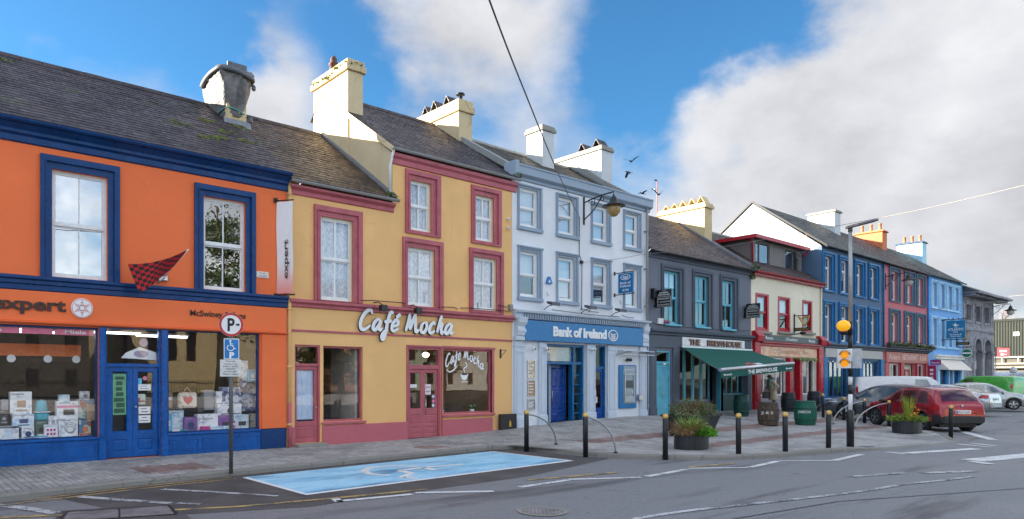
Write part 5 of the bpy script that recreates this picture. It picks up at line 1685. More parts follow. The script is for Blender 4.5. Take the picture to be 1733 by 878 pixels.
bb = thing('black_board', 'low black board with a yellow emblem leaning at the corner of the cafe', 'sign', (16.4,-.1,0))
MB().bbox(15.95, 16.62, -.17, -.06, .0, .62, .012).build('panel', flat('dark_board', (.022,.018,.018), .6), bb)
MB().bbox(16.62, 16.70, -.17, -.02, .0, .62, .012).build('side', M_BLACK, bb)
mb = MB(); mb.face([(16.34,-.173,.20),(16.43,-.173,.20),(16.43,-.173,.33),(16.385,-.173,.42),(16.34,-.173,.33)]); mb.build('emblem', flat('emblem_yellow', (.70,.42,.03), .5), bb)
for x, y, lab in ((15.0,2.6,'lit round lamp near the ceiling inside the cafe window'),):
 l_ = thing('pendant_lamp', lab, 'lamp', (x,y,2.6)); MB().lathe([(0,2.52),(.10,2.56),(.13,2.64),(.06,2.70),(0,2.70)], (x,y,0), 14, caps=False).build('lamp_shade', emis('warm_lamp', (1,.70,.38), 1.2), l_); MB().tube([(x,y,2.7),(x,y,3.18)], .008, 5).build('flex', M_BLACK, l_)
for x, y, lab in ((14.3,1.3,'round dark cafe table inside the window nearest the pink doors'),(15.2,2.0,'round dark cafe table further inside the window')):
 t_ = thing('cafe_table', lab, 'table', (x,y,0)); MB().lathe([(0,.72),(.38,.72),(.38,.75),(0,.75)], (x,y,0), 20, caps=False).build('table_top', M_OAKT, t_); MB().tube([(x,y,.03),(x,y,.72)], .03, 8).build('leg', M_BLACK, t_)

# ------------------------------------------------------------------ bank
KX0, KX1 = 16.64, 24.24
bank = thing('pale_blue_bank', 'pale blue grey three storey bank building with grey parapet and blue shopfront', 'building', (KX0, 0, 0))
cols = [(16.98,17.86),(18.92,19.80),(20.86,21.72),(22.83,23.68)]
bw = [(a, b, 6.97, 8.28) for a, b in cols] + [(a, b, 4.58, 6.13) for a, b in cols]
bdoor, bdoor2 = (18.30,20.47,.10,3.02), (20.98,21.70,.08,3.04)
front_wall(bank, KX0, KX1, -.05, 8.9, bw + [(*bdoor,.35), (*bdoor2,.25)], M_BANK)
shell(bank, KX0+.004, KX1-.004, 8.55, 11.15, M_WHITECHIM)
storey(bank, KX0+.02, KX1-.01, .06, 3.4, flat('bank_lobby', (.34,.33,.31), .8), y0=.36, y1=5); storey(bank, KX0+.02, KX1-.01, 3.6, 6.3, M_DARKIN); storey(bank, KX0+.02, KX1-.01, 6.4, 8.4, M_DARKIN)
for i, h in enumerate(bw):
 o = (h[0]-.10, h[1]+.22, h[2]-.13, h[3]+.12) if i < 4 else (h[0]-.09, h[1]+.22, h[2]-.13, h[3]+.15)
 surround(bank, o, h, M_BANKTRIM, .06)
 if i >= 4:
  cornice(bank, o[0]-.02, o[1]+.02, [(.05,h[3]+.10),(.10,h[3]+.13),(.10,h[3]+.17),(.03,h[3]+.18)], M_BANKTRIM, 'window_cornice')
 MB().bbox(o[0]-.02, o[1]+.02, -.10, .03, h[2]-.14, h[2]-.02, .012).build('window_sill', M_BANKTRIM, bank)
 sash(bank, h, M_PVC, M_GLASS2, 1, yf=.07, fw=.06, split=.49, blind=(M_BLIND, [.95,.93,.9,.95,.55,.9,.62,.9][i]), seed=i+20)
cornice(bank, KX0+.10, KX1+.22, [(.02,8.50),(.06,8.52),(.06,8.60),(.18,8.66),(.20,8.68),(.20,8.92),(.23,8.94),(.23,8.99),(.0,9.0)], M_BANKTRIM, 'parapet')
MB().bbox(KX0-.05, KX0+.12, -.24, .35, 8.52, 9.08, .02).build('parapet_end', M_BANKTRIM, bank)
slated(bank, KX0+.3, KX1, .0, 8.62, 4.0, 11.2, M_SLATE_B, seed=11)
ridge_tiles(bank, KX0+.4, KX1, 4.0, 11.2, M_CONC, .5)
for xa in (KX0+.06, KX1-.16):
 MB().prism([(-.05,8.70),(4.0,11.28),(4.0,11.48),(-.05,8.92)], 'x', xa, xa+.24).build('verge_coping', M_GUTTER, bank)
c = chimney(bank, 21.30, 22.02, 2.90, 3.80, 9.6, 12.22, M_WHITECHIM, M_CONC, .24, .07)
c = chimney(bank, 24.18, 24.92, 2.15, 5.0, 9.4, 11.78, M_WHITECHIM, M_CONC, .20, .07, pots=(('slab', 2.5, .36),('slab', 3.3, .36)))
mb = MB()
mb.prism([(2.1,10.2),(3.1,10.95),(3.1,11.05),(2.1,10.30)], 'x', 24.12, 24.178); mb.prism([(3.1,10.95),(4.1,10.75),(4.1,10.85),(3.1,11.05)], 'x', 24.12, 24.178)
mb.build('lead_flashing', M_GUTTER, bank)
# shopfront: pilasters, dentils, signboard
pil = [(16.70,17.18),(17.90,18.29),(20.48,20.97),(21.71,22.18),(23.77,24.22)]
for a, b in pil:
 mb = MB()
 mb.bbox(a, b, -.075, .01, .02, 3.06, .012)
 mb.ring(a+.08, b-.08, .62, 2.72, .03, -.095, -.074)
 mb.bbox(a-.02, b+.02, -.105, .01, .0, .52, .012); mb.bbox(a+.08, b-.08, -.125, -.104, .1, .42, .008)
 mb.bbox(a-.02, b+.02, -.10, .01, 2.86, 2.92, .008)
 mb.build('pilaster', wallpaint('bank_pilaster', (.60,.67,.76), (.2,.21,.23), .35), bank)
M_PIL = MATS['bank_pilaster']
for a, b in (pil[0], pil[4]):
 mb = MB()
 mb.bbox(a-.02, b+.02, -.16, .01, 3.07, 3.22, .02)
 mb.prism([(-.08,3.22),(-.16,3.24),(-.20,3.40),(-.16,3.55),(-.24,3.68),(-.26,3.86),(.01,3.86),(.01,3.22)], 'x', a+.04, b-.04)
 mb.build('console', M_PIL, bank)
cornice(bank, KX0+.02, KX1+.02, [(.02,3.80),(.14,3.82),(.14,3.99),(.26,4.02),(.28,4.08),(.05,4.13)], M_PIL, 'fascia_cornice')
mb = MB()
x = 17.05
while x < 23.95:
 mb.box(x, x+.065, -.20, -.139, 3.84, 3.985); x += .125
o = mb.build('dentils', M_BANKTRIM, bank); o['kind'] = 'stuff'
bs = thing('bank_sign', 'long blue signboard over the bank entrance with white lettering and an oval emblem', 'sign', (20.4,-.1,3.1))
MB().bbox(17.10, 23.80, -.19, -.02, 3.08, 3.775, .015).build('board', M_BANKSIGN, bs)
xa, xb, xc = fx(936,-.2), fx(1026,-.2), fx(1037.5,-.2)
letters(bs, 'Bank of Ireland', (xa, -.192, 3.29), UX, UZ, xb-xa, .32, .03, M_WHITEP, offset=.045, spacing=.97)
mb = MB(); mb.lathe([(.20,-.215),(.235,-.215),(.235,-.19),(.20,-.19),(.20,-.215)], (xc,0,3.42), 28, axis='y', sx=1.25, sy=.92, caps=False, sm=False)
for k in range(3):
 z = 3.51 - .075*k
 mb.face([(xc-.15,-.205,z),(xc,-.205,z-.055),(xc,-.205,z-.10),(xc-.15,-.205,z-.045)]); mb.face([(xc+.15,-.205,z),(xc,-.205,z-.055),(xc,-.205,z-.10),(xc+.15,-.205,z-.045)])
mb.build('emblem', M_WHITEP, bs)
# entrance: blue frames, open leaf, side panel, second door, steps
MB().bbox(18.28, 20.49, -.35, .36, -.04, .10, .015).build('doorstep', M_CONC, bank)
mb = MB(); mb.ring(18.30, 20.47, .10, 3.02, .09, .10, .30, bottom=False); mb.box(18.39, 20.38, .10, .28, 2.30, 2.40); mb.box(18.52, 18.58, .10, .28, .10, 2.30); mb.box(19.84, 19.94, .10, .28, .10, 2.30); mb.box(19.90,19.96,.10,.28,2.40,2.93)
fr = mb.build('door_frame', M_BANKFRAME, bank)
for a, b, c_, d in ((18.39,19.90,2.40,2.93),(19.96,20.38,2.40,2.93),(19.94,20.38,.12,2.30),(18.39,18.52,.12,2.30)):
 MB().face([(a,.2,c_),(b,.2,c_),(b,.2,d),(a,.2,d)]).build('pane', M_GLASSD, fr)
MB().box(18.6, 19.9, .215, .22, 2.42, 2.92).build('frosted_panel', flat('frosted_panel', (.42,.50,.50), .5), fr)
mb = MB()
for z in (.5, .85, 1.2, 1.55, 1.9): mb.box(19.945, 20.375, .175, .195, z, z+.035)
apart(mb, 'glazing_bar', M_BANKFRAME, fr, 2)
door_leaf(bank, 18.94, 19.83, .12, 2.28, .40, M_BANKDOOR, [(.12,.47,.04,.20),(.53,.88,.04,.20),(.12,.47,.25,.58),(.53,.88,.25,.58),(.12,.47,.63,.95),(.53,.88,.63,.95)], handle=(19.02,1.15,'bar'))
MB().bbox(18.60, 18.92, .32, .36, .12, 2.29, .006).build('inner_panel', flat('pale_timber_panel', (.42,.37,.32), .6), bank)
mb = MB(); mb.ring(20.98, 21.70, .08, 3.04, .07, .06, .22, bottom=False); mb.box(21.05, 21.63, .06, .22, 2.16, 2.24)
f2 = mb.build('door_frame', M_BANKFRAME, bank)
MB().face([(21.05,.14,2.24),(21.63,.14,2.24),(21.63,.14,2.97),(21.05,.14,2.97)]).build('pane', M_GLASSD, f2)
d_ = door_leaf(bank, 21.055, 21.625, .10, 2.155, .10, M_BANKDOOR, [(.12,.88,.04,.22)], [(.16,.84,.28,.95)], handle=(21.12,1.15,'bar'))
MB().box(21.10, 21.26, .085, .09, .88, 1.1).build('notice_plate', M_WHITEP, d_)
MB().bbox(20.96, 21.72, -.2, .1, -.04, .09, .012).build('doorstep', M_CONC, bank)
# cash machine, notices, cameras, canopy bracket
atm = thing('cash_machine', 'blue framed cash machine set in the bank wall', 'cash machine', (22.95,-.05,.6))
MB().bbox(22.42, 23.50, -.09, .0, .63, 2.32, .02).build('surround', M_BANKSIGN, atm)
MB().bbox(22.62, 23.40, -.115, -.088, .80, 2.28, .02).build('grey_head', flat('atm_grey', (.30,.36,.43), .4), atm)
mb = MB(); mb.ring(22.66, 23.30, .86, 1.98, .05, -.15, -.114); mb.box(22.71, 23.25, -.14, -.114, .91, 1.10); mb.build('steel_frame', M_STEEL, atm)
MB().face([(22.74,-.118,1.42),(23.22,-.118,1.42),(23.22,-.118,1.72),(22.74,-.118,1.72)]).build('screen', flat('screen_dark', (.05,.06,.07), .15), atm)
mb = MB()
for i in range(4):
 for j in range(3): mb.bbox(22.78+i*.075, 22.835+i*.075, -.135, -.117, 1.15+j*.075, 1.205+j*.075, .005)
mb.bbox(23.10,23.22,-.135,-.117,1.2,1.34,.006); mb.build('keypad', M_STEEL, atm)
mb = MB(); text_into(mb, 'Bank of Ireland', (22.70,-.117,2.11), UX, UZ, width=.42, height=.06, offset=.01); mb.lathe([(.04,-.117),(.055,-.117)], (23.24,0,2.135), 14, axis='y', caps=False)
text_into(mb, '24 hour', (22.86,-.152,1.87), UX, UZ, width=.26, height=.05); mb.build('lettering', M_WHITEP, atm)
sb_ = thing('steel_box', 'small steel box on the bank wall beside the cash machine', 'box', (23.6,-.05,1))
MB().bbox(23.52, 23.78, -.20, -.10, .92, 1.16, .012).build('body', M_STEEL, sb_); MB().face([(23.57,-.203,.96),(23.74,-.203,.96),(23.74,-.203,1.12),(23.57,-.203,1.12)]).build('front', flat('cream_plate', (.78,.72,.66), .5), sb_)
for z0, z1, m, lab in ((1.80,2.42,'cream','topmost notice frame on the bank wall by the entrance'),(1.18,1.74,'tan','middle notice frame on the bank wall by the entrance'),(.72,1.10,'grey','lowest grey plaque on the bank wall by the entrance')):
 n_ = thing('notice_board', lab, 'notice', (17.55,-.03,z0))
 mb = MB(); mb.ring(17.36, 17.74, z0, z1, .03, -.04, -.002); mb.build('frame', M_STEEL, n_)
 MB().face([(17.38,-.02,z0+.02),(17.72,-.02,z0+.02),(17.72,-.02,z1-.02),(17.38,-.02,z1-.02)]).build('sheet', CARTON[m], n_)
 mb = MB()
 for k in range(4): mb.box(17.42, 17.68 - .05*(k % 2), -.024, -.019, z1-.1-(z1-z0-.16)*k/4-.03, z1-.1-(z1-z0-.16)*k/4)
 mb.build('printing', CARTON['white' if m != 'cream' else 'grey'], n_)
for x, z, lab in ((17.56, 2.80, 'white security camera over the notices on the bank'), (18.22, 2.80, 'white security camera at the first edge of the bank entrance'), (20.72, 2.84, 'white security camera on the pilaster between the bank doors')):
 s_ = thing('security_camera', lab, 'camera', (x,-.1,z))
 MB().bbox(x-.13, x+.02, -.26, -.12, z-.03, z+.05, .03).build('housing', M_WHITE, s_)
 mb = MB(); mb.lathe([(.05,-.11),(.055,-.075)], (x+.04,0,z), 12, axis='y'); mb.tube([(x+.04,-.09,z),(x-.02,-.18,z)], .015, 6); mb.build('mount', M_WHITE, s_)
 MB().lathe([(.0,-.272),(.03,-.262),(.034,-.24)], (x-.06,0,z+.005), 10, axis='y', caps=False).build('lens', M_BLACK, s_)
s_ = thing('twin_alarm', 'dark twin spotlight above the cash machine', 'light', (23.0,-.1,2.5))
mb = MB(); mb.lathe([(.02,-.02),(.05,-.06),(.07,-.14),(0,-.14)], (22.90,0,2.52), 10, axis='y', caps=False); mb.lathe([(.02,-.02),(.05,-.06),(.07,-.14),(0,-.14)], (23.06,0,2.52), 10, axis='y', caps=False); mb.bbox(22.9,23.06,-.04,.0,2.49,2.55,.01); apart(mb, 'lamp_head', M_BLACK, s_)
cb = thing('glass_canopy', 'grey steel bracket canopy over the cash machine', 'canopy', (23.2,-.2,2.8))
mb = MB(); mb.bbox(22.25, 24.35, -.34, -.10, 2.84, 2.875, .006); mb.tube([(22.30,-.02,2.70),(22.6,-.12,2.78),(23.0,-.25,2.84)], .018, 6); mb.tube([(24.1,-.02,2.70),(24.15,-.12,2.78),(24.2,-.25,2.84)], .018, 6); mb.bbox(22.25,24.35,-.35,-.335,2.70,2.735,.004)
mb.build('frame', flat('pale_steel', (.46,.50,.55), .4, .3), cb)
for px, lab in ((937,'first of three long floodlights above the bank sign'),(1000,'middle of three long floodlights above the bank sign'),(1051,'last long floodlight above the bank sign near the grey house')):
 x = fx(px, -.5); f_ = thing('floodlight', lab, 'floodlight', (x,-.3,4.2))
 MB().prism([(-.62,4.28),(-.38,4.36),(-.36,4.45),(-.60,4.40)], 'x', x-.20, x+.20).build('lamp_body', flat('dark_grey_metal', (.07,.07,.08), .5), f_)
 mb = MB(); mb.tube([(x,-.46,4.32),(x+.05,-.2,4.30),(x+.05,-.02,4.20)], .014, 6); mb.build('arm', M_BLACKIRON, f_)
al = thing('alarm_box', 'small blue and white triangular alarm box on the bank wall', 'alarm', (18.40,-.05,5.2))
MB().prism([(18.28,5.12),(18.56,5.12),(18.45,5.36),(18.38,5.36)], 'y', -.09, -.002).build('case', flat('alarm_blue', (.02,.18,.50), .4), al)
MB().face([(18.34,-.092,5.16),(18.45,-.092,5.16),(18.41,-.092,5.26)]).build('emblem', M_WHITEP, al)
downpipe(bank, 24.16, -.12, 4.1, 8.6, M_GUTTER, .05)
downpipe(bank, 24.30, -.07, .1, 3.9, M_BANKTRIM, .04)
for (x0_, z0_, x1_, z1_) in ((20.15,4.35,21.2,4.28),(20.6,4.25,20.8,4.6),(18.6,4.22,22.5,4.18),(22.6,4.25,23.4,4.2)):
 mb = MB(); mb.tube([(x0_,-.03,z0_),((x0_+x1_)/2,-.07,(z0_+z1_)/2-.04),(x1_,-.03,z1_)], .011, 5); mb.build('wall_cable', M_BLACKIRON, bank)
mb = MB(); wx = fx(981, -.03); mb.tube([(wx,-.03,fz(981,368,-.03)),(wx-.02,-.03,fz(982,430,-.03)),(wx+.12,-.04,fz(985,445,-.04)),(wx+.1,-.04,4.3)], .013, 5)
mb.bbox(wx+.02, wx+.16, -.09, .0, fz(985,444,0)-.06, fz(985,444,0)+.06, .02)
mb.build('wall_cable', M_BLACKIRON, bank)
mb = MB()
for x, z in ((18.35,4.72),(22.55,4.72)): mb.bbox(x,x+.12,-.05,.0,z,z+.12,.01)
apart(mb, 'junction_box', M_BANK, bank)
# hanging sign
hb = thing('hanging_bank_sign', 'blue hanging sign with white bank lettering projecting from the bank wall', 'sign', (22.2,-.4,5.2))
def signboard(root, A, dd, w, z0, z1, mat, t=.05, name='board'):
 s = Vector((dd.y, -dd.x, 0))*t/2
 P = [A+s, A+dd*w+s, A+dd*w-s, A-s]
 return MB().prism([(p.x, p.y) for p in P], 'z', z0, z1).build(name, mat, root)
# a projecting board stands square to the wall: its near face looks back down the street
w_ = .66
sx_ = fx(1047, -.2); A = Vector((sx_, -.2, 0)); ya_ = -.2
z0, z1 = fz(1047, 497, -.2), fz(1047, 464, -.2); H = z1-z0
signboard(hb, A, Vector((0,-1,0)), w_, z0, z1, M_BANKSIGN, .06)
f = sx_-.032; ym = ya_-w_/2
mb = MB(); L = 22
for k in range(L):
 a, b = 2*math.pi*k/L, 2*math.pi*(k+1)/L
 E_ = lambda t, q: (f, ym-q*w_*.34*math.cos(t), z0+H*.80+q*H*.145*math.sin(t))
 mb.face([E_(a,1),E_(b,1),E_(b,.84),E_(a,.84)])
for k in range(3):
 z = z0+H*(.86-.05*k)
 for q in (-1, 1): mb.face([(f,ym+q*w_*.18,z),(f,ym,z-H*.035),(f,ym,z-H*.07),(f,ym+q*w_*.18,z-H*.03)])
text_into(mb, 'Bank of', (f,ya_-w_*.14,z0+H*.46), (0,-1,0), UZ, width=w_*.72, height=H*.12, offset=.02)
text_into(mb, 'Ireland', (f,ya_-w_*.14,z0+H*.30), (0,-1,0), UZ, width=w_*.70, height=H*.12, offset=.02)
text_into(mb, 'ATM', (f,ya_-w_*.28,z0+H*.09), (0,-1,0), UZ, width=w_*.44, height=H*.11, offset=.02)
mb.build('lettering', M_WHITEP, hb)
mb = MB()
for z in (z1+.04, z0-.04): mb.tube([(sx_,.0,z),(sx_,ya_-w_-.04,z)], .018, 6); mb.bbox(sx_-.04,sx_+.04,-.03,.0,z-.07,z+.07,.006)
mb.build('bracket', M_BLACKIRON, hb)

# ------------------------------------------------------------------ slate grey pub with green awning
HX0, HX1 = 24.32, 32.78
brew = thing('slate_grey_pub', 'slate grey two storey pub with turquoise windows and a turquoise door', 'building', (HX0, 0, 0))
hw = [(25.50,26.66,4.08,6.30),(27.84,28.98,4.08,6.30),(30.12,31.24,4.08,6.30)]
hdoor = (24.93,26.02,.28,2.95); hs1 = (26.62,29.30,.30,3.05); hs2 = (30.25,32.30,.30,3.05)
front_wall(brew, HX0, HX1, -.05, 6.95, hw + [(*hdoor,.18), (*hs1,.30), (29.3,30.25,.28,3.05,.6), (*hs2,.30)], M_GREYWALL)
shell(brew, HX0+.004, HX1-.004, 6.93, 9.95, M_CREAM)
storey(brew, HX0+.02, HX1-.01, .27, 3.2, M_WARMIN, y0=.31, y1=6); storey(brew, HX0+.02, HX1-.01, 3.4, 6.8, M_DARKIN)
for i, h in enumerate(hw):
 surround(brew, (h[0]-.20, h[1]+.36, h[2]-.04, h[3]+.25), h, M_GREYTRIM, .07)
 sash(brew, h, M_TURQ, M_GLASS2, 2, yf=.10, seed=i+40, bar=.04, fw=.06, blind=(M_BLIND, .3) if i == 0 else None)
 mb = MB(); mb.bbox(h[0]-.05, h[1]+.05, -.12, .05, h[2]-.09, h[2]-.01, .01); mb.build('window_sill', M_TURQ, brew)
slated(brew, HX0+.02, HX1, -.28, 6.97, 4.0, 10.0, M_SLATE_H, seed=13)
mb = MB()
x = HX0+.1
while x < 29.6:
 mb.prism([(3.9,9.98),(3.96,10.07),(4.0,10.16),(4.04,10.07),(4.1,9.98)], 'x', x, x+.10); x += .16
o = mb.build('ridge_crest', M_TERRA, brew); o['kind'] = 'stuff'
gutter(brew, HX0+.05, HX1, -.26, 6.97, M_BLACK, .075)
cornice(brew, HX0+.03, HX1, [(.02,6.72),(.05,6.74),(.05,6.82),(.12,6.88),(.12,6.93),(.0,6.94)], M_GREYTRIM, 'eaves_cornice')
c = chimney(brew, 32.72, 33.42, 2.34, 5.0, 7.6, 10.72, M_CREAM, M_CREAM, .26, .09)
mb = MB()
for k in range(5):
 y = 2.62 + k*.5
 for sgn in (-1, 1): mb.prism([(y+sgn*.20,10.72),(y+sgn*.235,10.72),(y+.02*sgn,11.10-.03*k),(y-.015*sgn,11.10-.03*k)], 'x', 32.78, 33.36)
mb.build('chimney_cowl', M_CREAM, c)
MB().prism([(-.28,6.99),(3.9,9.92),(3.9,10.03),(-.28,7.12)], 'x', HX1-.09, HX1+.05).build('lead_flashing', M_LEAD, brew)
for c_, rr_, n_ in (((HX1-.02,-.2,7.0),.25,110),((HX1+.02,-.1,6.55),.16,70)):
 weed(brew, c_, rr_, n_, M_WEED, .35, .06)
cornice(brew, HX0+.02, HX1-.02, [(.02,3.58),(.12,3.60),(.12,3.68),(.24,3.72),(.26,3.80),(.05,3.86)], M_GREYTRIM, 'fascia_cornice')
MB().bbox(HX0+.04, HX1-.03, -.07, .004, 3.07, 3.575, .01).build('fascia', M_GREYTRIM, brew)
mb = MB()
for a, b in ((24.42,24.88),(26.10,26.58),(32.34,32.74)):
 mb.bbox(a, b, -.08, .01, .25, 3.066, .012); mb.bbox(a+.07, b-.07, -.095, -.078, .8, 2.8, .01); mb.bbox(a-.02, b+.02, -.11, .01, .2, .62, .012)
apart(mb, 'pilaster', M_GREYTRIM, brew)
mb = MB(); mb.ring(24.93, 26.02, .28, 2.95, .07, .04, .17, bottom=False); mb.box(25.0, 25.95, .04, .17, 2.40, 2.50)
fr = mb.build('door_frame', M_TURQ, brew)
MB().face([(25.0,.1,2.5),(25.95,.1,2.5),(25.95,.1,2.88),(25.0,.1,2.88)]).build('pane', M_GLASSD, fr)
door_leaf(brew, 25.01, 25.94, .30, 2.395, .08, M_TURQ, [(.10,.46,.06,.38),(.54,.90,.06,.38),(.10,.46,.46,.93),(.54,.90,.46,.93)], handle=(25.48,1.2,'knob'))
MB().bbox(24.9, 26.05, -.3, .1, -.02, .285, .02).build('doorstep', M_CONC, brew)
shop_window(brew, hs1[0], hs1[1], .80, hs1[3], .12, M_TURQ, M_GLASSD, .05, mull=(27.28,27.95,28.62), mw=.14)
MB().bbox(hs1[0], hs1[1], .06, .3, .2, .80, .01).build('stallriser', M_GREYTRIM, brew)
mb = MB(); mb.ring(29.3, 30.25, .28, 3.05, .09, .10, .30, bottom=False); mb.box(29.72,29.80,.45,.55,.28,3.0); mb.box(29.39,29.46,.45,.55,.28,3.0); mb.build('door_frame', M_TURQ, brew)
door_leaf(brew, 29.47, 30.16, .28, 2.5, .5, M_TURQD, [(.14,.86,.05,.30)], [(.14,.86,.36,.94)])
shop_window(brew, hs2[0], hs2[1], 1.05, hs2[3], .12, M_TURQD, M_GLASSD, .05, mull=(30.75,31.25,31.8), mw=.09)
MB().bbox(hs2[0], hs2[1], .04, .3, .2, 1.05, .01).build('stallriser', flat('dark_green_panel', (.02,.06,.055), .5), brew)
for x, lab in ((26.95,'small lit bulb in the first bay of the grey pub window'),(27.6,'small lit bulb in the second bay of the grey pub window')):
 b_ = thing('pendant_bulb', lab, 'lamp', (x,.9,2.4)); MB().lathe([(0,2.36),(.05,2.40),(.05,2.44),(.02,2.5),(0,2.5)], (x,.9,0), 10, caps=False).build('bulb', emis('warm_bulb', (1,.6,.25), 1.5), b_)
 MB().tube([(x,.9,2.5),(x,.9,3.18)], .006, 5).build('flex', M_BLACK, b_)
sg = thing('pub_sign', 'white signboard with brown capitals above the green awning', 'sign', (29.3,-.1,3.2))
MB().bbox(26.72, 32.0, -.115, -.072, 3.15, 3.56, .008).build('board', M_WHITE, sg)
xa, xb = fx(1166,-.12), fx(1184,-.12)
letters(sg, 'THE', (xa, -.117, 3.24), UX, UZ, xb-xa, .24, .05, flat('bronze_letter', (.20,.085,.05), .5), offset=.03, edge=M_BROWNP)
xa, xb = fx(1196.5,-.12), fx(1254,-.12)
letters(sg, 'BREWHOUSE', (xa, -.117, 3.24), UX, UZ, xb-xa, .24, .05, flat('bronze_letter', (.20,.085,.05), .5), offset=.03, edge=M_BROWNP)

# awning
M_AWN = wallpaint('green_awning_cloth', (.008, .105, .085), (.008,.05,.04), .35, .8, .1)
aw = thing('awning', 'dark green fabric awning with a silver front bar and a lettered valance', 'awning', (29.5,-1,2.5))
BL_, BR_ = Vector((26.70,-.12,3.12)), Vector((32.55,-.12,3.14))
FL_, FR_ = pt(1219, 626, 27.45), pt(1342, 614.5, 31.35)
P = []
for j in range(9):
 v = j/8; row = []
 for i in range(17):
  u = i/16
  p = (BL_*(1-u)+BR_*u)*(1-v) + (FL_*(1-u)+FR_*u)*v
  p = p + Vector((0,0,-.05*math.sin(math.pi*v) - .012*math.sin(u*37)*math.sin(math.pi*v)*.5))
  row.append(p)
 P.append(row)
cl = MB().grid(P).build('canopy', M_AWN, aw)
dF = (FR_-FL_)
bar = MB().tube([FL_ - dF*.003, FR_ + dF*.003], .075, 12).build('front_bar', M_STEEL, aw)
MB().bbox(26.6, 32.62, -.20, -.075, 3.08, 3.20, .03).build('cassette', M_STEEL, aw)
mb = MB()
for S_, F_ in ((BL_+Vector((.25,0,-.08)), FL_*.97+FR_*.03), (BR_-Vector((.25,0,.08)), FR_*.97+FL_*.03)):
 m_ = (S_+F_)/2 + Vector((0,0,-.10)); mb.tube([S_, m_, F_+Vector((0,0,-.05))], .03, 8)
mb.build('folding_arm', M_STEEL, aw)
P = []
for j in range(4):
 v = j/3
 P.append([FL_*(1-i/24)+FR_*(i/24) + Vector((0,0,-.06-.27*v)) + Vector((0, -.02+.02*math.sin(i*1.1)*v, .008*math.sin(i*2.2)*v)) for i in range(25)])
MB().grid(P).build('valance', M_AWN, aw)
ua = dF.normalized(); uz_ = Vector((0,0,1))
nf = ua.cross(uz_); nf.normalize()
for w_, u, z, k, hh in (('THE BREWHOUSE',.335,-.265,.41,.16),('Brunch',.03,-.24,.10,.075),('Brunch',.875,-.24,.10,.075)):
 mb = MB(); text_into(mb, w_, FL_ + dF*u + nf*.045 + Vector((0,0,z)), ua, uz_, width=dF.length*k, height=hh, offset=.024); mb.build('lettering', M_WHITEP, aw)
E1 = (BL_*.5+BR_*.5);
def awp(u, v, k=.012):
 p = (BL_*(1-u)+BR_*u)*(1-v) + (FL_*(1-u)+FR_*u)*v
 return p + Vector((0,-.01,-.05*math.sin(math.pi*v)+.02))
mb = MB()
for a, b, c_, d in ((.40,.46,.78,.88),(.45,.50,.82,.92),(.47,.49,.74,.85)):
 mb.face([awp(a,d),awp(b,d-.02),awp(b+.01,c_),awp(a+.015,c_+.03)])
mb.build('red_emblem', flat('faded_red', (.55,.10,.10), .7), aw)
mb = MB()
for a, b, c_, d in ((.52,.535,.82,.92),(.54,.56,.84,.92),(.565,.585,.82,.92),(.59,.605,.83,.92)):
 mb.face([awp(a,d),awp(b,d),awp(b,c_),awp(a,c_)])
mb.build('white_emblem', M_WHITEP, aw)

# two projecting menu boards, boxes, cables
def menu_board(px, py0, py1, lab, dark_box=True):
 X = fx(px, -.15)
 z0, z1 = fz(px, py1, -.4), fz(px, py0, -.4)
 o = thing('menu_sign', lab, 'sign', (X,-.4,z0))
 signboard(o, Vector((X,-.15,0)), Vector((0,-1,0)), .66, z0, z1, M_BLACK, .05)
 mb = MB(); f = X-.027; H = z1-z0
 text_into(mb, 'THE', (f,-.41,z0+H*.90), (0,-1,0), UZ, width=.16, height=H*.045)
 text_into(mb, 'KENMARE', (f,-.28,z0+H*.79), (0,-1,0), UZ, width=.40, height=H*.075, offset=.02)
 text_into(mb, 'BREWHOUSE', (f,-.22,z0+H*.67), (0,-1,0), UZ, width=.52, height=H*.075, offset=.02)
 text_into(mb, 'BREAKFAST', (f,-.23,z0+H*.45), (0,-1,0), UZ, width=.50, height=H*.07, offset=.02)
 text_into(mb, 'LUNCH', (f,-.23,z0+H*.28), (0,-1,0), UZ, width=.50, height=H*.07, offset=.02, spacing=1.5)
 text_into(mb, 'DINNER', (f,-.23,z0+H*.11), (0,-1,0), UZ, width=.50, height=H*.07, offset=.02, spacing=1.4)
 for a, b, c_, d in ((.05,.97,.595,.61),(.05,.97,.03,.045),(.05,.07,.045,.595),(.95,.97,.045,.595)):
  mb.face([(f,-.15-.66*a,z0+H*c_),(f,-.15-.66*b,z0+H*c_),(f,-.15-.66*b,z0+H*d),(f,-.15-.66*a,z0+H*d)])
 mb.build('lettering', M_WHITEP, o)
 if dark_box: MB().bbox(X+.03, X+.12, -.42, -.02, z0+.02, z1-.14, .01).build('backing_box', M_BLACK, o)
 mb = MB(); mb.tube([(X,.0,z1-.1),(X,-.2,z1-.1)], .02, 6); mb.tube([(X,.0,z0+.1),(X,-.2,z0+.1)], .02, 6); mb.build('bracket', M_BLACKIRON, o)
 return o
menu_board(1112, 489, 519, 'black menu sign projecting beside the first turquoise window next to the bank')
menu_board(1263, 512.5, 537.5, 'black menu sign projecting at the corner between grey pub and cream pub')
mb = MB(); mb.tube([(24.6,-.05,4.1),(24.8,-.1,4.0),(25.3,-.06,4.03),(27,-.1,3.98),(29,-.06,4.02),(31,-.1,3.97),(32.6,-.06,4.1)], .012, 5); mb.build('wall_cable', M_BLACKIRON, brew)
MB().bbox(25.02, 25.40, -.09, .0, 4.03, 4.27, .012).build('cable_box', M_WHITE, brew)
MB().bbox(24.55, 24.75, -.2, .0, 5.05, 5.45, .02).build('speaker', M_BLACK, brew)
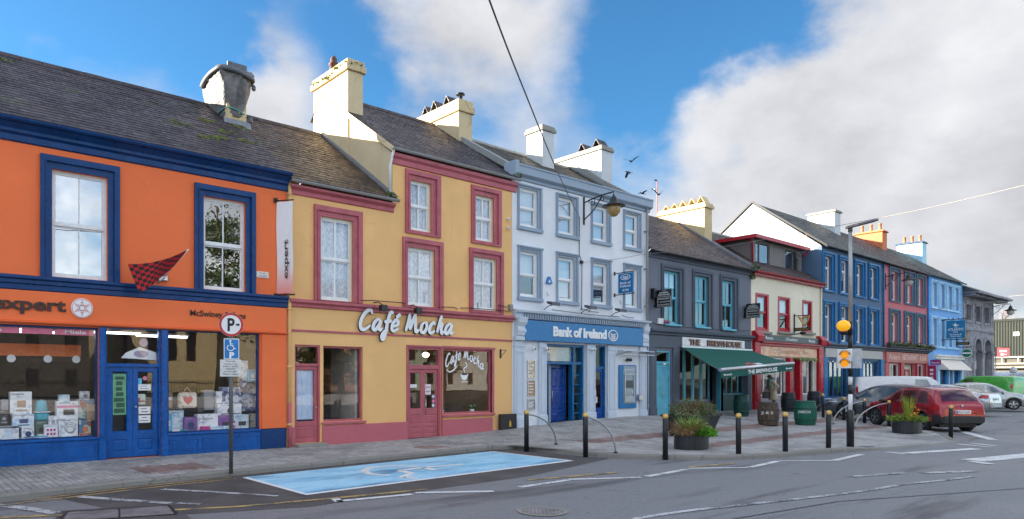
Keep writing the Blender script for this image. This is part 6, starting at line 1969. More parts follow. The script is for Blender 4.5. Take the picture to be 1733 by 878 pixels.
b_ = thing('red_bunch', 'little bunch of red and white flowers at the first turquoise window sill', 'flowers', (25.5,-.15,4.05)); mb = MB(); clump(mb, (25.5,-.13,4.06), .16, 60, random.Random(2), .26, 0, .05); mb.build('petals', foliage('red_petals', (.35,.01,.03), (.6,.2,.3)), b_)

# ------------------------------------------------------------------ cream pub with the dormer
PX0, PX1 = 32.83, 40.66
pub = thing('cream_pub', 'pale cream pub with crimson windows and a wide grey flat roofed dormer', 'building', (PX0, 0, 0))
pw = [(33.24,34.60,4.10,5.96),(35.56,36.92,4.17,5.96),(38.30,39.52,4.25,5.97)]
front_wall(pub, PX0, PX1, -.05, 6.90, pw + [(33.65,36.75,.9,2.86,.2),(36.75,37.85,.25,2.86,.3),(37.85,39.95,.9,2.86,.2)], M_PUB)
shell(pub, PX0+.004, PX1-.004, 6.88, 9.85, M_PUB)
storey(pub, PX0+.02, PX1-.01, .24, 3.1, M_WARMIN, y0=.32, y1=6); storey(pub, PX0+.02, PX1-.01, 3.4, 6.8, M_DARKIN)
for i, h in enumerate(pw):
 mb = MB(); mb.ring(h[0], h[1], h[2], h[3], .16, -.012, .09, wb=.12, wt=.10); mb.build('window_surround', M_RED, pub)
 sash(pub, (h[0]+.16, h[1]-.16, h[2]+.12, h[3]-.10), M_RED, M_GLASS2, 1, yf=.05, fw=.05, seed=i+60, blind=(M_BLIND,.5))
 MB().bbox(h[0]-.08, h[1]+.10, -.16, .05, h[2]-.13, h[2]-.002, .02).build('window_sill', M_CONC, pub)
slated(pub, PX0+.03, PX1, -.28, 6.94, 4.0, 9.9, M_SLATE_G if False else M_SLATE_H, seed=15)
ridge_tiles(pub, PX0, PX1, 4.0, 9.9, M_CONC, .5)
gutter(pub, PX0, PX1-.1, -.26, 6.97, M_RED, .08)
MB().bbox(PX0+.02, PX1-.05, -.18, .003, 6.78, 6.90, .01).build('eaves_board', M_RED, pub)
dm0, dm1, dmy, dz0, dz1 = 34.75, 40.3, .9, 7.45, 8.92
front_wall(pub, dm0, dm1, dz0, dz1, [(35.05,36.55,7.62,8.80),(38.35,39.9,7.62,8.80)], M_GREYPVC, .08, dmy, 'dormer', None)
mb = MB()
for x in (dm0, dm1): mb.face([(x,dmy+.002,dz0),(x,3.0,8.9),(x,3.0,dz1),(x,dmy+.002,dz1)])
apart(mb, 'dormer_cheek', M_GREYPVC, pub)
n = 14
mb = MB()
for i in range(n):
 for x in (dm0-.012,):
  y0 = dmy + .15*i; mb.box(x, x+.010, y0+.01, y0+.14, 7.45+(y0-dmy)*.70, dz1-.02)
for a, b in ((dm0,35.05),(36.55,38.35),(39.9,dm1)):
 k = max(1, int((b-a)/.2))
 for i in range(k): mb.box(a+(b-a)*i/k+.008, a+(b-a)*(i+1)/k-.008, dmy-.014, dmy-.002, dz0+.02, dz1-.02)
apart(mb, 'dormer_boarding', M_GREYPVC, pub)
MB().face([(dm0+.05,dmy+.5,7.5),(dm1-.05,dmy+.5,7.5),(dm1-.05,dmy+.5,8.9),(dm0+.05,dmy+.5,8.9)]).build('interior', M_DARKIN, pub)
sd = MB(); sd.bbox(dm0-.35, dm1+.25, dmy-.35, 3.4, 8.925, 9.03, .02); sd.build('dormer_roof', slate('mossy_felt', (.09,.09,.085), (.13,.13,.12), .5, .9), pub)
mb = MB(); mb.bbox(dm0-.37, dm1+.28, dmy-.38, dmy-.352, 8.88, 9.06, .006); mb.bbox(dm0-.378, dm0-.352, dmy-.35, 3.3, 8.88, 9.06, .006); mb.build('dormer_fascia', M_RED, pub)
mb = MB(); mb.tube([(dm0-.30,dmy-.2,8.95),(dm0-.30,dmy-.05,8.75),(dm0-.1,dmy-.05,8.7),(dm0-.1,dmy-.05,7.55)], .05, 8); mb.tube([(dm1+.2,dmy-.3,8.95),(dm1+.15,dmy-.1,8.7),(dm1+.06,dmy,8.6)], .05, 8); mb.build('downpipe', M_RED, pub)
for (a, b, m_) in ((35.05,36.55,(35.5,)),(38.35,39.9,(39.3,))):
 shop_window(pub, a, b, 7.62, 8.80, dmy+.02, M_GREYPVC, M_GLASS2, .05, mull=m_, mw=.06, name='dormer_window')
mb = MB(); mb.ring(39.36, 39.84, 8.38, 8.72, .05, dmy-.16, dmy-.12); mb.build('open_light', M_GREYPVC, pub)
# shopfront
mb = MB()
for a, b in ((32.92,33.50),(40.02,40.60)):
 mb.bbox(a, b, -.16, .01, .2, 3.58, .02); mb.bbox(a+.1, b-.1, -.185, -.158, .7, 2.6, .01)
 mb.prism([(-.16,3.58),(-.30,3.60),(-.34,3.85),(-.16,4.10),(.01,4.10),(.01,3.58)], 'x', a-.02, b+.02)
for a, b in ((36.60,36.95),(37.75,38.05)): mb.bbox(a, b, -.14, .15, .2, 2.85, .015)
apart(mb, 'pilaster', M_RED, pub)
cornice(pub, 33.5, 40.02, [(.06,3.38),(.14,3.41),(.14,3.50),(.26,3.54),(.26,3.60),(.05,3.61)], M_RED, 'fascia_cornice')
bf = thing('black_name_board', 'long black name board with small white words above the pub fascia', 'sign', (36.8,-.2,3.6))
MB().bbox(33.52, 40.0, -.20, -.02, 3.62, 3.94, .01).build('board', M_BLACK, bf)
for px, w_, s_ in ((1296,.75,'Rooms'),(1329.5,1.35,"O'Donnabhain's"),(1369,.75,'Rooms')):
 mb = MB(); text_into(mb, s_, (fx(px,-.2),-.203,3.72), UX, UZ, width=w_, height=.14, offset=.015); mb.build('lettering', M_WHITEP, bf)
ps_ = thing('pub_name_panel', 'salmon and cream marbled panel with flowing script in a crimson frame', 'sign', (36.8,-.05,2.9))
def mat_marbled():
 t = NT('marbled_panel'); n = t.noise(t.world((1,1,2)), 2.2, 6, .6)
 return t.bsdf(t.mix(t.rng(n, .35, .65), (.78,.58,.40), (.74,.36,.20)), .5)
MB().bbox(33.6, 39.96, -.06, .0, 2.90, 3.385, .01).build('panel', mat_marbled(), ps_)
mb = MB(); text_into(mb, "O'Donnabhain's", (35.0,-.063,3.05), UX, UZ, width=2.9, height=.24, shear=.35); text_into(mb, 'Bar', (38.2,-.063,3.05), UX, UZ, width=.75, height=.24, shear=.35); mb.build('lettering', flat('faded_script', (.36,.20,.12), .6), ps_)
shop_window(pub, 33.65, 36.60, .92, 2.84, .10, M_WHITE, M_GLASSD, .07, mull=(34.3,34.95,35.6,36.2), mw=.06)
shop_window(pub, 38.05, 39.95, .92, 2.84, .10, M_WHITE, M_GLASSD, .07, mull=(38.6,39.25), mw=.08)
mb = MB(); mb.bbox(33.55,36.6,-.10,.12,.2,.90,.01); mb.bbox(38.05,40.0,-.10,.12,.2,.90,.01)
apart(mb, 'stallriser', None or M_STONE, pub)
door_leaf(pub, 36.97, 37.73, .25, 2.6, .22, M_RED, [(.14,.86,.05,.35)], [(.14,.86,.42,.94)])
mb = MB()
for i in range(5): mb.face([(37.5+.45*i,-.2,2.86),(37.9+.45*i,-.2,2.88),(37.75+.45*i,-.2,2.62)])
for i in range(7): clump(mb, (37.4+.35*i,-.2,2.72), .14, 16, random.Random(i), .2, 0, .05)
mb.build('bunting', foliage('bunting_green', (.06,.16,.05), (.35,.38,.12)), pub)
downpipe(pub, 40.52, -.06, .3, 6.9, M_PUB, .045)
def harp_sign(X, y1, z0, z1, lab):
 o = thing('harp_sign', lab, 'sign', (X,-.4,z0)); H = z1-z0
 mb = MB(); mb.tube([(X,.0,z1),(X,-y1,z1)], .025, 6); mb.bbox(X-.04,X+.04,-.05,.0,z0-.1,z1+.1,.01); mb.build('bracket', M_BLACKIRON, o)
 MB().bbox(X-.03, X+.03, -y1, -.05, z0, z0+H*.22, .01).build('name_bar', M_BLACK, o)
 mb = MB(); text_into(mb, 'GUINNESS', (X-.033,-.10,z0+H*.05), (0,-1,0), UZ, width=y1-.2, height=H*.12); mb.build('lettering', flat('harp_gold', (.55,.38,.10), .4, .4), o)
 mb = MB(); c = -.05-(y1-.05)*.55; w = y1*.32
 V = lambda a, b: Vector((X, c - a*w, z0 + H*(.26+.70*b)))
 mb.tube(smooth_line([V(-1,.95),V(-.2,.78),V(.5,.9),V(1,1.0)], 5), .03, 6); mb.tube(smooth_line([V(1,1.0),V(.75,.55),V(.2,.05)], 5), .035, 6); mb.tube([V(-1,.95),V(.2,.05)], .04, 6)
 for k in range(5): mb.tube([V(-.8+.32*k,.82+.02*k),V(-.62+.25*k,.62-.14*k)], .010, 4)
 mb.build('harp', flat('harp_gold', (.55,.38,.10), .4, .4), o)
harp_sign(fx(1347,-.1), .85, 4.25, 5.05, 'black and gold harp sign projecting from the cream pub wall')
mb = MB(); mb.tube([(36.9,-.05,4.05),(37.0,-.5,4.1)], .03, 6); mb.lathe([(.05,-.75),(.09,-.55),(.05,-.45)], (37.02,0,4.12), 8, axis='y'); f_ = thing('floodlight', 'small dark spotlight between the crimson windows of the cream pub', 'floodlight', (36.9,-.3,4)); mb.build('lamp_body', M_BLACK, f_)

# ------------------------------------------------------------------ steel blue house
LX0, LX1 = 40.72, 49.72
blue = thing('steel_blue_house', 'steel blue three storey house with deep blue window frames and a white gable', 'building', (LX0, 0, 0))
def three_bay(root, cols, rows, wall, x0, x1, ztop, sur, frame, gl, seed, margins=(.26,.55,.12,.22), extra=()):
 holes = [(a, b, z0, z1) for z0, z1 in rows for a, b in cols]
 front_wall(root, x0, x1, -.05, ztop, holes + list(extra), wall, .2)
 for i, h in enumerate(holes):
  surround(root, (h[0]-margins[0], h[1]+margins[1]-.14, h[2]-margins[2], h[3]+margins[3]), h, sur, .10)
  sash(root, h, frame, gl, 2, yf=.14, seed=seed+i, fw=.07, bar=.05, split=.66, blind=(M_BLIND,[.93,.8,.93,.6][(i*7+seed) % 4]))
lc = [(40.98,41.98),(43.16,44.26),(45.33,46.34),(47.50,48.54)]
three_bay(blue, lc, [(3.90,5.95),(6.75,8.63)], M_BLUEWALL, LX0, LX1, 9.15, M_BLUETRIM, M_PVC, M_GLASS2, 100, extra=[(41.3,44.3,.7,2.85),(44.6,45.7,.2,2.85),(46.2,49.0,.7,2.85)])
shell(blue, LX0+.004, LX1-.004, 9.12, 12.2, M_BLUEWALL, 3.9, M_BLUEWALL, M_BLUEWALL, d=7.8)
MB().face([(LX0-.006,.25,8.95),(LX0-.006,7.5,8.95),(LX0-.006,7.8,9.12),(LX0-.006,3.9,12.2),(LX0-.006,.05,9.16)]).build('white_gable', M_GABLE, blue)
MB().prism([(-.3,9.02),(3.9,12.24),(8.1,9.0),(8.1,9.12),(3.9,12.36),(-.3,9.14)], 'x', LX0-.08, LX0+.05).build('barge_board', M_BLACK, blue)
for z0, z1 in ((.2,3.3),(3.4,6.2),(6.3,9.0)): storey(blue, LX0+.02, LX1-.01, z0, z1, M_DARKIN, y0=.26)
slated(blue, LX0+.02, LX1, -.25, 9.12, 3.9, 12.26, M_SLATE_G, seed=17, d=7.8)
gutter(blue, LX0, LX1-.05, -.25, 9.12, M_BLACK, .07)
c = chimney(blue, 49.5, 50.4, 2.76, 4.5, 10.6, 13.0, M_WHITECHIM, M_CONC, .16, .10)
cornice(blue, LX0+.02, LX1-.02, [(.02,3.50),(.12,3.52),(.12,3.62),(.25,3.68),(.25,3.76),(.03,3.78)], M_GREYTRIM, 'fascia_cornice')
MB().bbox(LX0+.3, LX1-.3, -.09, .0, 2.98, 3.48, .01).build('fascia', flat('pale_grey_fascia', (.46,.45,.42), .6), blue)
mb = MB()
for a, b in ((40.76,41.25),(44.32,44.58),(45.72,46.15),(49.05,49.66)): mb.bbox(a, b, -.12, .02, .1, 2.975, .015)
apart(mb, 'pilaster', M_BLUETRIM, blue)
for a, b in ((41.3,44.3),(46.2,49.0)):
 w = MB(); w.ring(a, b, .7, 2.85, .06, .08, .16); n = 5
 for i in range(1, n):
  x = a + (b-a)*i/n; w.box(x-.03, x+.03, .085, .15, .76, 2.6)
  w.tube([(x,.11,2.6),(x-.08,.11,2.70),(x-(b-a)/n*.5,.11,2.79)], .025, 5); w.tube([(x,.11,2.6),(x+.08,.11,2.70),(x+(b-a)/n*.5,.11,2.79)], .025, 5)
 w = w.build('shop_window', M_BLUETRIM, blue)
 for i in range(n): MB().face([(a+(b-a)*i/n,.125,.75),(a+(b-a)*(i+1)/n,.125,.75),(a+(b-a)*(i+1)/n,.125,2.8),(a+(b-a)*i/n,.125,2.8)]).build('pane', M_GLASS2, w)
 MB().bbox(a-.04, b+.04, -.05, .1, .15, .69, .01).build('stallriser', M_BLUETRIM, blue)
door_leaf(blue, 44.62, 45.68, .15, 2.5, .15, M_BLUETRIM, [(.12,.88,.05,.35)], [(.12,.88,.4,.95)])
downpipe(blue, 49.62, -.08, 3.8, 9.1, M_BLUETRIM, .05)
for c_ in ((LX0+.05,-.3,3.7),): MB().lathe([(0,c_[2]-.16),(.16,c_[2]),(0,c_[2]+.16)], (c_[0],c_[1],0), 10, caps=False).build('rosette', M_RED, blue)

# ------------------------------------------------------------------ rose pink house
RX0, RX1 = 49.78, 58.10
rose = thing('rose_pink_house', 'rose pink house with dark blue grey window surrounds and flower boxes', 'building', (RX0, 0, 0))
rc = [(51.0,52.15),(53.70,54.90),(55.98,57.05)]
three_bay(rose, rc, [(3.95,6.05),(6.85,8.75)], M_ROSE, RX0, RX1, 9.12, M_ROSETRIM, M_PVC, M_GLASS2, 120, (.34,.62,.10,.26), extra=[(50.6,52.6,.7,2.75),(53.2,55.6,.2,2.75),(55.9,57.4,.7,2.75)])
shell(rose, RX0+.004, RX1-.004, 9.10, 12.2, M_ROSE, 4.0, None, None)
for z0, z1 in ((.2,3.3),(3.4,6.3),(6.4,9.0)): storey(rose, RX0+.02, RX1-.01, z0, z1, M_DARKIN, y0=.26)
slated(rose, RX0, RX1, -.25, 9.10, 4.0, 12.24, M_SLATE_H, seed=19)
gutter(rose, RX0, RX1-.05, -.24, 9.11, M_BLACK, .07)
M_ORCH = wallpaint('orange_chimney_render', (.66,.20,.09), (.2,.1,.05), .4)
chimney(rose, 57.7, 58.6, 2.70, 4.55, 10.4, 12.75, M_ORCH, M_ORCH, .14, .10, pots=(('pot',3.0,.55),('pot',3.6,.55),('pot',4.2,.55)))
cornice(rose, RX0+.1, RX1-.02, [(.02,3.52),(.14,3.55),(.14,3.62),(.34,3.68),(.34,3.76),(.03,3.78)], M_GREYTRIM, 'fascia_cornice')
rs = thing('restaurant_sign', 'salmon pink fascia board with pale lettering under the flower boxes', 'sign', (54,-.1,2.9))
MB().bbox(50.0, 57.9, -.12, .0, 2.82, 3.50, .015).build('board', flat('salmon_board', (.50,.16,.13), .55), rs)
mb = MB(); text_into(mb, "Foley's", (50.4,-.123,3.02), UX, UZ, width=1.9, height=.34, shear=.3); text_into(mb, 'RESTAURANT', (52.8,-.123,3.02), UX, UZ, width=2.9, height=.36, offset=.01); text_into(mb, '& BAR', (56.1,-.123,3.02), UX, UZ, width=1.4, height=.34)
mb.build('lettering', flat('pale_sign_cream', (.80,.60,.48), .5), rs)
mb = MB()
for a, b in ((49.85,50.55),(52.62,53.18),(55.62,55.88),(57.45,58.0)): mb.bbox(a, b, -.10, .02, .1, 2.815, .015)
apart(mb, 'pilaster', M_RED, rose)
shop_window(rose, 50.6, 52.6, .7, 2.75, .10, M_WHITE, M_GLASSD, .08, mull=(51.6,)); shop_window(rose, 55.9, 57.4, .7, 2.75, .10, M_WHITE, M_GLASSD, .08, mull=(56.6,))
mb = MB(); mb.bbox(50.55,52.62,-.05,.12,.1,.69,.01); mb.bbox(55.88,57.45,-.05,.12,.1,.69,.01); apart(mb, 'stallriser', M_ROSE, rose)
MB().bbox(53.2, 55.6, .25, .3, .2, 2.75, .01).build('door_screen', flat('pale_screen', (.60,.56,.46), .6), rose)
door_leaf(rose, 54.3, 55.2, .2, 2.4, .2, M_RED, [(.12,.88,.05,.35)], [(.12,.88,.4,.95)])
for i, (xa_, xb_) in enumerate(((49.9,51.9),(52.1,54.1),(54.3,56.3),(56.5,58.4))):
 fb = thing('flower_box', ['flower box over the pink fascia next to the blue house','second flower box over the pink fascia from the blue house','third flower box over the pink fascia from the blue house','flower box over the pink fascia next to the pale blue hotel'][i], 'flower box', ((xa_+xb_)/2,-.25,3.8))
 MB().bbox(xa_, xb_, -.40, -.14, 3.785, 3.98, .01).build('trough', flat('dark_trough', (.05,.045,.04), .7), fb)
 mb = MB(); r = random.Random(i)
 for k in range(12): clump(mb, (xa_+.1+(xb_-xa_-.2)*k/11, -.3+r.uniform(-.08,.05), 3.88), .18, 26, r, r.uniform(.2,.42), 0, .07)
 mb.build('foliage', foliage('box_leaf', (.03,.065,.02), (.10,.15,.04)), fb)
 mb = MB()
 for k in range(9): clump(mb, (xa_+.1+(xb_-xa_-.2)*r.random(), -.38, 3.98), .08, 6, r, .2, 0, .05)
 mb.build('flower', foliage('box_flower', (.7,.65,.6), (.7,.30,.25)), fb)
downpipe(rose, 58.02, -.08, 3.8, 9.0, M_SKYDEEP, .06)

# ------------------------------------------------------------------ sky blue bar and hotel
AX0, AX1 = 58.16, 66.30
skyh = thing('sky_blue_house', 'sky blue house with pale blue window surrounds beyond the pink one', 'building', (AX0, 0, 0))
ac = [(58.98,60.05),(60.72,61.80),(62.42,63.55),(64.15,65.20)]
three_bay(skyh, ac, [(4.15,6.10),(6.98,8.70)], M_SKYWALL, AX0, AX1, 9.16, M_SKYTRIM, M_PVC, M_GLASS2, 140, (.30,.34,.16,.18), extra=[(58.6,60.0,.2,2.6),(60.6,62.6,.6,2.5),(62.8,63.6,.2,2.5),(63.8,65.6,.6,2.5)])
shell(skyh, AX0+.004, AX1-.004, 9.14, 12.1, M_SKYDEEP, 4.0, None, None)
for z0, z1 in ((.2,3.3),(3.4,6.3),(6.4,9.0)): storey(skyh, AX0+.02, AX1-.01, z0, z1, M_DARKIN, y0=.26)
slated(skyh, AX0, AX1, -.25, 9.14, 4.0, 12.14, M_SLATE_G, seed=21)
gutter(skyh, AX0, AX1, -.24, 9.15, M_BLACK, .07)
M_SKYCH = wallpaint('ice_blue_chimney', (.45,.74,.90), (.2,.3,.35), .3)
chimney(skyh, 65.8, 66.8, 2.55, 4.35, 10.3, 12.9, M_SKYCH, flat('navy_cap', (.03,.07,.16), .5), .13, .10, pots=(('pot',2.85,.55),('pot',3.4,.55),('pot',3.95,.55)))
cornice(skyh, AX0+1.2, AX1-.1, [(.02,3.20),(.16,3.24),(.16,3.36),(.30,3.42),(.30,3.52),(.02,3.55)], M_WHITE, 'fascia_cornice')
MB().prism([(-.02,3.18),(-.70,2.45),(-.70,2.40),(-.02,2.44)], 'x', 60.3, 65.9).build('shop_blind', flat('cream_blind', (.82,.74,.66), .7), skyh)
mb = MB()
for a, b in ((58.2,58.55),(60.05,60.55),(62.62,62.78),(63.62,63.78),(65.65,66.2)): mb.bbox(a, b, -.10, .02, .1, 2.6, .015)
apart(mb, 'pilaster', M_SKYTRIM, skyh)
for a, b in ((60.6,62.6),(63.8,65.6)):
 shop_window(skyh, a, b, .6, 2.5, .1, M_SKYDEEP, M_GLASSD, .1, mull=((a+b)/2,)); MB().bbox(a-.03, b+.03, -.04, .1, .1, .59, .01).build('stallriser', M_SKYDEEP, skyh)
door_leaf(skyh, 58.62, 59.98, .2, 2.55, .12, M_SKYDEEP, [(.12,.45,.05,.4),(.55,.88,.05,.4)], [(.12,.88,.5,.95)]); door_leaf(skyh, 62.82, 63.58, .2, 2.45, .12, M_SKYTRIM, [(.12,.88,.05,.4)], [(.12,.88,.45,.95)])
at = thing('hanging_bar_sign', 'square blue hanging sign with white lettering and a white gull', 'sign', (64.4,-1,4.4))
X = fx(1602, -.4); w_ = 1.12; ya_ = -.4
z0, z1 = fz(1602, 573, -.4), fz(1602, 543, -.4); H = z1-z0
signboard(at, Vector((X,ya_,0)), Vector((0,-1,0)), w_, z0, z1, flat('sea_blue_board', (.01,.18,.38), .4), .08)
mb = MB(); f = X-.043
for s_, u, v, ww, hh in (('THE',.40,.60,.2,.06),('ATLANTIC',.08,.43,.84,.14),('BAR',.38,.32,.24,.07),('Restaurant &',.18,.19,.64,.075),('Guest House',.22,.09,.56,.07)):
 text_into(mb, s_, (f, ya_-w_*u, z0+H*v), (0,-1,0), UZ, width=w_*ww, height=H*hh, offset=.01)
gl = [(.3,.80),(.42,.76),(.48,.88),(.54,.76),(.72,.73),(.56,.70),(.47,.67),(.40,.72)]
mb.face([(f, ya_-w_*a, z0+H*b) for a, b in gl]); mb.build('lettering', M_WHITEP, at)
mb = MB(); mb.tube([(X,.0,z1+.08),(X,ya_-w_-.1,z1+.08)], .035, 6); mb.tube([(X,.0,z0-.08),(X,ya_-w_-.1,z0-.08)], .03, 6)
for i in range(4): mb.lathe([(0,z1+.1),(.05,z1+.16),(0,z1+.22)], (X,ya_-.1-.3*i,0), 6, caps=False)
mb.build('bracket', M_BLACKIRON, at)
hs_ = thing('hotel_sign', 'small purple sign with white word projecting above the sky blue door', 'sign', (58.5,-.4,2.7))
signboard(hs_, Vector((58.4,-.1,0)), Vector((0,-1,0)), .62, 2.75, 3.10, flat('purple_board', (.30,.02,.22), .5), .08)
mb = MB(); text_into(mb, 'Rooms', (58.357,-.18,2.84), (0,-1,0), UZ, width=.46, height=.14, offset=.015); mb.build('lettering', M_WHITEP, hs_)
rd = thing('red_flag_sign', 'narrow crimson vertical sign at the corner of the pink house', 'sign', (57.9,-.3,1.2))
signboard(rd, Vector((57.6,-.15,0)), Vector((0,-1,0)), .5, .7, 2.7, flat('crimson_board', (.40,.01,.10), .5), .06)
mb = MB()
for k in range(6): mb.box(57.555,57.565,-.5,-.3,.95+.27*k,1.1+.27*k)
mb.build('lettering', M_WHITEP, rd)
harp_sign(fx(1626,-.3), .85, 4.35, 5.35, 'black and gold harp sign projecting beside the blue hanging sign')
gr = thing('oval_green_sign', 'green oval sign with pale rim hung below the far harp sign', 'sign', (fx(1630,-.8),-.9,3.0))
X = fx(1627,-.2)
MB().lathe([(0,X-.05),(.36,X-.05),(.40,X),(.36,X+.05),(0,X+.05)], (0,-.55,3.72), 20, axis='x', caps=False).build('board', flat('sign_green', (.01,.15,.08), .5), gr)
mb = MB(); mb.lathe([(.31,X-.055),(.36,X-.055)], (0,-.55,3.72), 20, axis='x', caps=False); mb.box(X-.056,X-.052,-.82,-.28,3.68,3.78); mb.build('emblem', M_WHITEP, gr)
mb = MB(); mb.tube([(X,0,4.2),(X,-.9,4.2)], .03, 6); mb.tube([(X,-.55,4.2),(X,-.55,4.1)], .02, 6); mb.build('bracket', M_BLACKIRON, gr)

# ------------------------------------------------------------------ grey stone market house
SX0, SX1 = 66.42, 75.0
stone = thing('grey_stone_market_house', 'grey cut stone building with arched ground floor and deep overhanging eaves', 'building', (SX0, 0, 0))
sw = [(67.15,68.45,6.45,7.68),(69.72,71.0,6.45,7.70),(72.25,73.6,6.45,7.72)]
arch = [(69.45,71.4),(72.15,74.25)]
za = 4.05
holes = sw + [(a, b, .0, za) for a, b in arch]
front_wall(stone, SX0, SX1, -.05, 8.3, holes + [(a, b, za, 5.16) for a, b in arch], M_STONE, .35)
# arch spandrels, voussoirs, ashlar courses
for a, b in arch:
 r = (b-a)/2; cx_ = (a+b)/2; n = 12; rz = 5.16-za-.12
 mb = MB()
 for i in range(n):
  t0, t1 = math.pi*i/n, math.pi*(i+1)/n
  p0 = (cx_+r*math.cos(t0), za+rz*math.sin(t0)**.8); p1 = (cx_+r*math.cos(t1), za+rz*math.sin(t1)**.8)
  mb.face([(p0[0],.0,p0[1]),(p0[0],.0,5.16),(p1[0],.0,5.16),(p1[0],.0,p1[1])]); mb.face([(p0[0],.0,p0[1]),(p1[0],.0,p1[1]),(p1[0],.35,p1[1]),(p0[0],.35,p0[1])])
 mb.build('arch', M_STONE, stone)
 for i in range(n):
  t0, t1 = math.pi*(i+.04)/n, math.pi*(i+.96)/n
  q = [(cx_+(r+e)*math.cos(t), za+(rz+e)*math.sin(t)**.8) for t, e in ((t0,0),(t1,0),(t1,.30),(t0,.30))]
  MB().prism(q, 'y', -.06, -.002).build('voussoir', M_STONE, stone)
 MB().face([(a-.1,.36,.0),(b+.1,.36,.0),(b+.1,.36,5.2),(a-.1,.36,5.2)]).build('arch_infill', wallpaint('grey_render_panel', (.24,.25,.27), (.1,.1,.1), .5), stone)
 mb = MB(); mb.ring(a+.25, b-.25, .2, 3.6, .08, .30, .355); mb.box(a+.25,b-.25,.30,.35,3.9,4.0); mb.build('arch_joinery', M_GREYTRIM, stone)
rs_ = random.Random(8)
mb = MB()
z = .1
k = 0
while z < 8.2:
 h = .36 if z < 5.3 else .32
 if 5.62 < z < 5.95 : h = .34
 x = SX0 - (.3 if k % 2 else 0)
 while x < SX1:
  w = rs_.uniform(.55,.95)
  a, b = max(SX0, x+.01), min(SX1, x+w-.01)
  c0, c1 = z+.01, z+h-.01
  if b-a > .1:
   bad = any(h_[0]-.02 < b and a < h_[1]+.02 and h_[2]-.02 < c1 and c0 < h_[3]+.02 for h_ in sw) or any(a_-.36 < b and a < b_+.36 and c0 < 5.5 for a_, b_ in arch)
   if not bad: mb.box(a, b, -.02-rs_.uniform(0,.015), .0-.002, c0, c1)
  x += w
 z += h; k += 1
o = mb.build('ashlar_blocks', M_STONE, stone); o['kind'] = 'stuff'
mb = MB()
for a, b in ((68.9,69.44),(71.41,72.14),(74.26,74.98)): mb.bbox(a, b, -.09, .01, .0, 3.85, .02); mb.bbox(a-.06, b+.06, -.16, .01, 3.852, 4.05, .03)
apart(mb, 'pier', M_STONE, stone)
cornice(stone, SX0, SX1, [(.02,5.62),(.10,5.66),(.10,5.84),(.04,5.9)], M_STONE, 'string_course')
for i, h in enumerate(sw):
 surround(stone, (h[0]-.22,h[1]+.26,h[2]-.2,h[3]+.2), h, M_STONE, .07); sash(stone, h, M_GREYTRIM, M_GLASS2, 3, rows=2, yf=.2, seed=200+i, fw=.07)
shell(stone, SX0+.004, SX1-.004, 8.3, 8.32, M_STONE, 4.0)
storey(stone, SX0+.02, SX1-.01, 5.3, 8.2, M_DARKIN, y0=.4)
rf = MB(); ov = 1.05
E0, E1 = (SX0-.2, -ov), (SX1+ov, 8+ov)
A_, B_ = (SX0-.2,4.0,11.0), (SX1-3.0,4.0,11.0)
ze = 8.55
rf.face([(E0[0],E0[1],ze),(E1[0],E0[1],ze),B_,A_]); rf.face([(E1[0],E0[1],ze),(E1[0],E1[1],ze),B_]); rf.face([(E1[0],E1[1],ze),(E0[0],E1[1],ze),A_,B_]); rf.face([(E0[0],E0[1],ze),A_,(E0[0],E1[1],ze)])
rf.build('roof', M_SLATE_G, stone)
mb = MB(); mb.bbox(E0[0], E1[0]+.05, -ov-.06, -ov+.06, ze-.15, ze+.04, .02); mb.bbox(E1[0]-.06, E1[0]+.06, -ov+.07, E1[1], ze-.15, ze+.04, .02); mb.bbox(E0[0]+.01, E1[0]-.07, -ov+.062, 0.0, ze-.10, ze-.02, .005); apart(mb, 'eaves', M_STONE, stone)
mb = MB(); x = SX0
while x < SX1+.8: mb.box(x, x+.16, -ov*.75, -.01, 8.24, ze-.102); x += .36
o = mb.build('eaves_brackets', M_STONE, stone); o['kind'] = 'stuff'
wb_ = thing('white_notice', 'white notice board inside the first stone arch', 'notice', (70,.2,2.6)); MB().bbox(69.7,70.9,.22,.29,2.55,3.25,.01).build('board', M_WHITE, wb_); mb = MB(); mb.box(69.8,70.1,.214,.219,2.8,3.1); mb.build('emblem', M_BLACKP, wb_)

# ------------------------------------------------------------------ green shed and things at the street's end
shed = thing('green_shed', 'long dark green metal shed with a pale rail closing the end of the street', 'building', (96, 0, 0))
M_SHED = wallpaint('dark_green_sheeting', (.028,.034,.030), (.05,.06,.05), .4)
sx = 96.0
mb = MB(); y = -14.0
while y < 20:
 mb.face([(sx,y,4.2),(sx-.05,y+.12,4.2),(sx-.05,y+.12,8.0),(sx,y,8.0)]); mb.face([(sx-.05,y+.12,4.2),(sx,y+.24,4.2),(sx,y+.24,8.0),(sx-.05,y+.12,8.0)]); y += .24
mb.build('upper_cladding', M_SHED, shed)
MB().box(sx, sx+20, -14, 20, -.1, 4.2).build('wall', wallpaint('shed_render', (.11,.105,.09), (.12,.11,.09), .5), shed)
MB().box(sx-.12, sx+20.2, -14.2, 20.2, 8.0, 8.25).build('roof', M_SHED, shed)
mb = MB()
for z in (3.3, 4.0): mb.box(sx-.3, sx-.2, -14, 20, z, z+.18)
yy = -13.0
while yy < 20: mb.box(sx-.28, sx-.22, yy, yy+.1, 3.3, 4.1); yy += 1.4
mb.box(sx-.6, sx-.01, -14, 20, 2.9, 3.05); mb.build('rail', flat('cream_rail', (.32,.30,.27), .6), shed)
MB().box(sx-.08, sx-.03, 2.4, 2.9, 6.4, 6.8).build('notice_plate', M_WHITE, shed)
rp = thing('red_hanging_sign', 'red and white hanging sign on the shed at the street end', 'sign', (80,-1,4.2))
P_ = pt(1693, 593, 74);
yL = pt(1688, 600, 74);
X = yL.x; w_ = .98
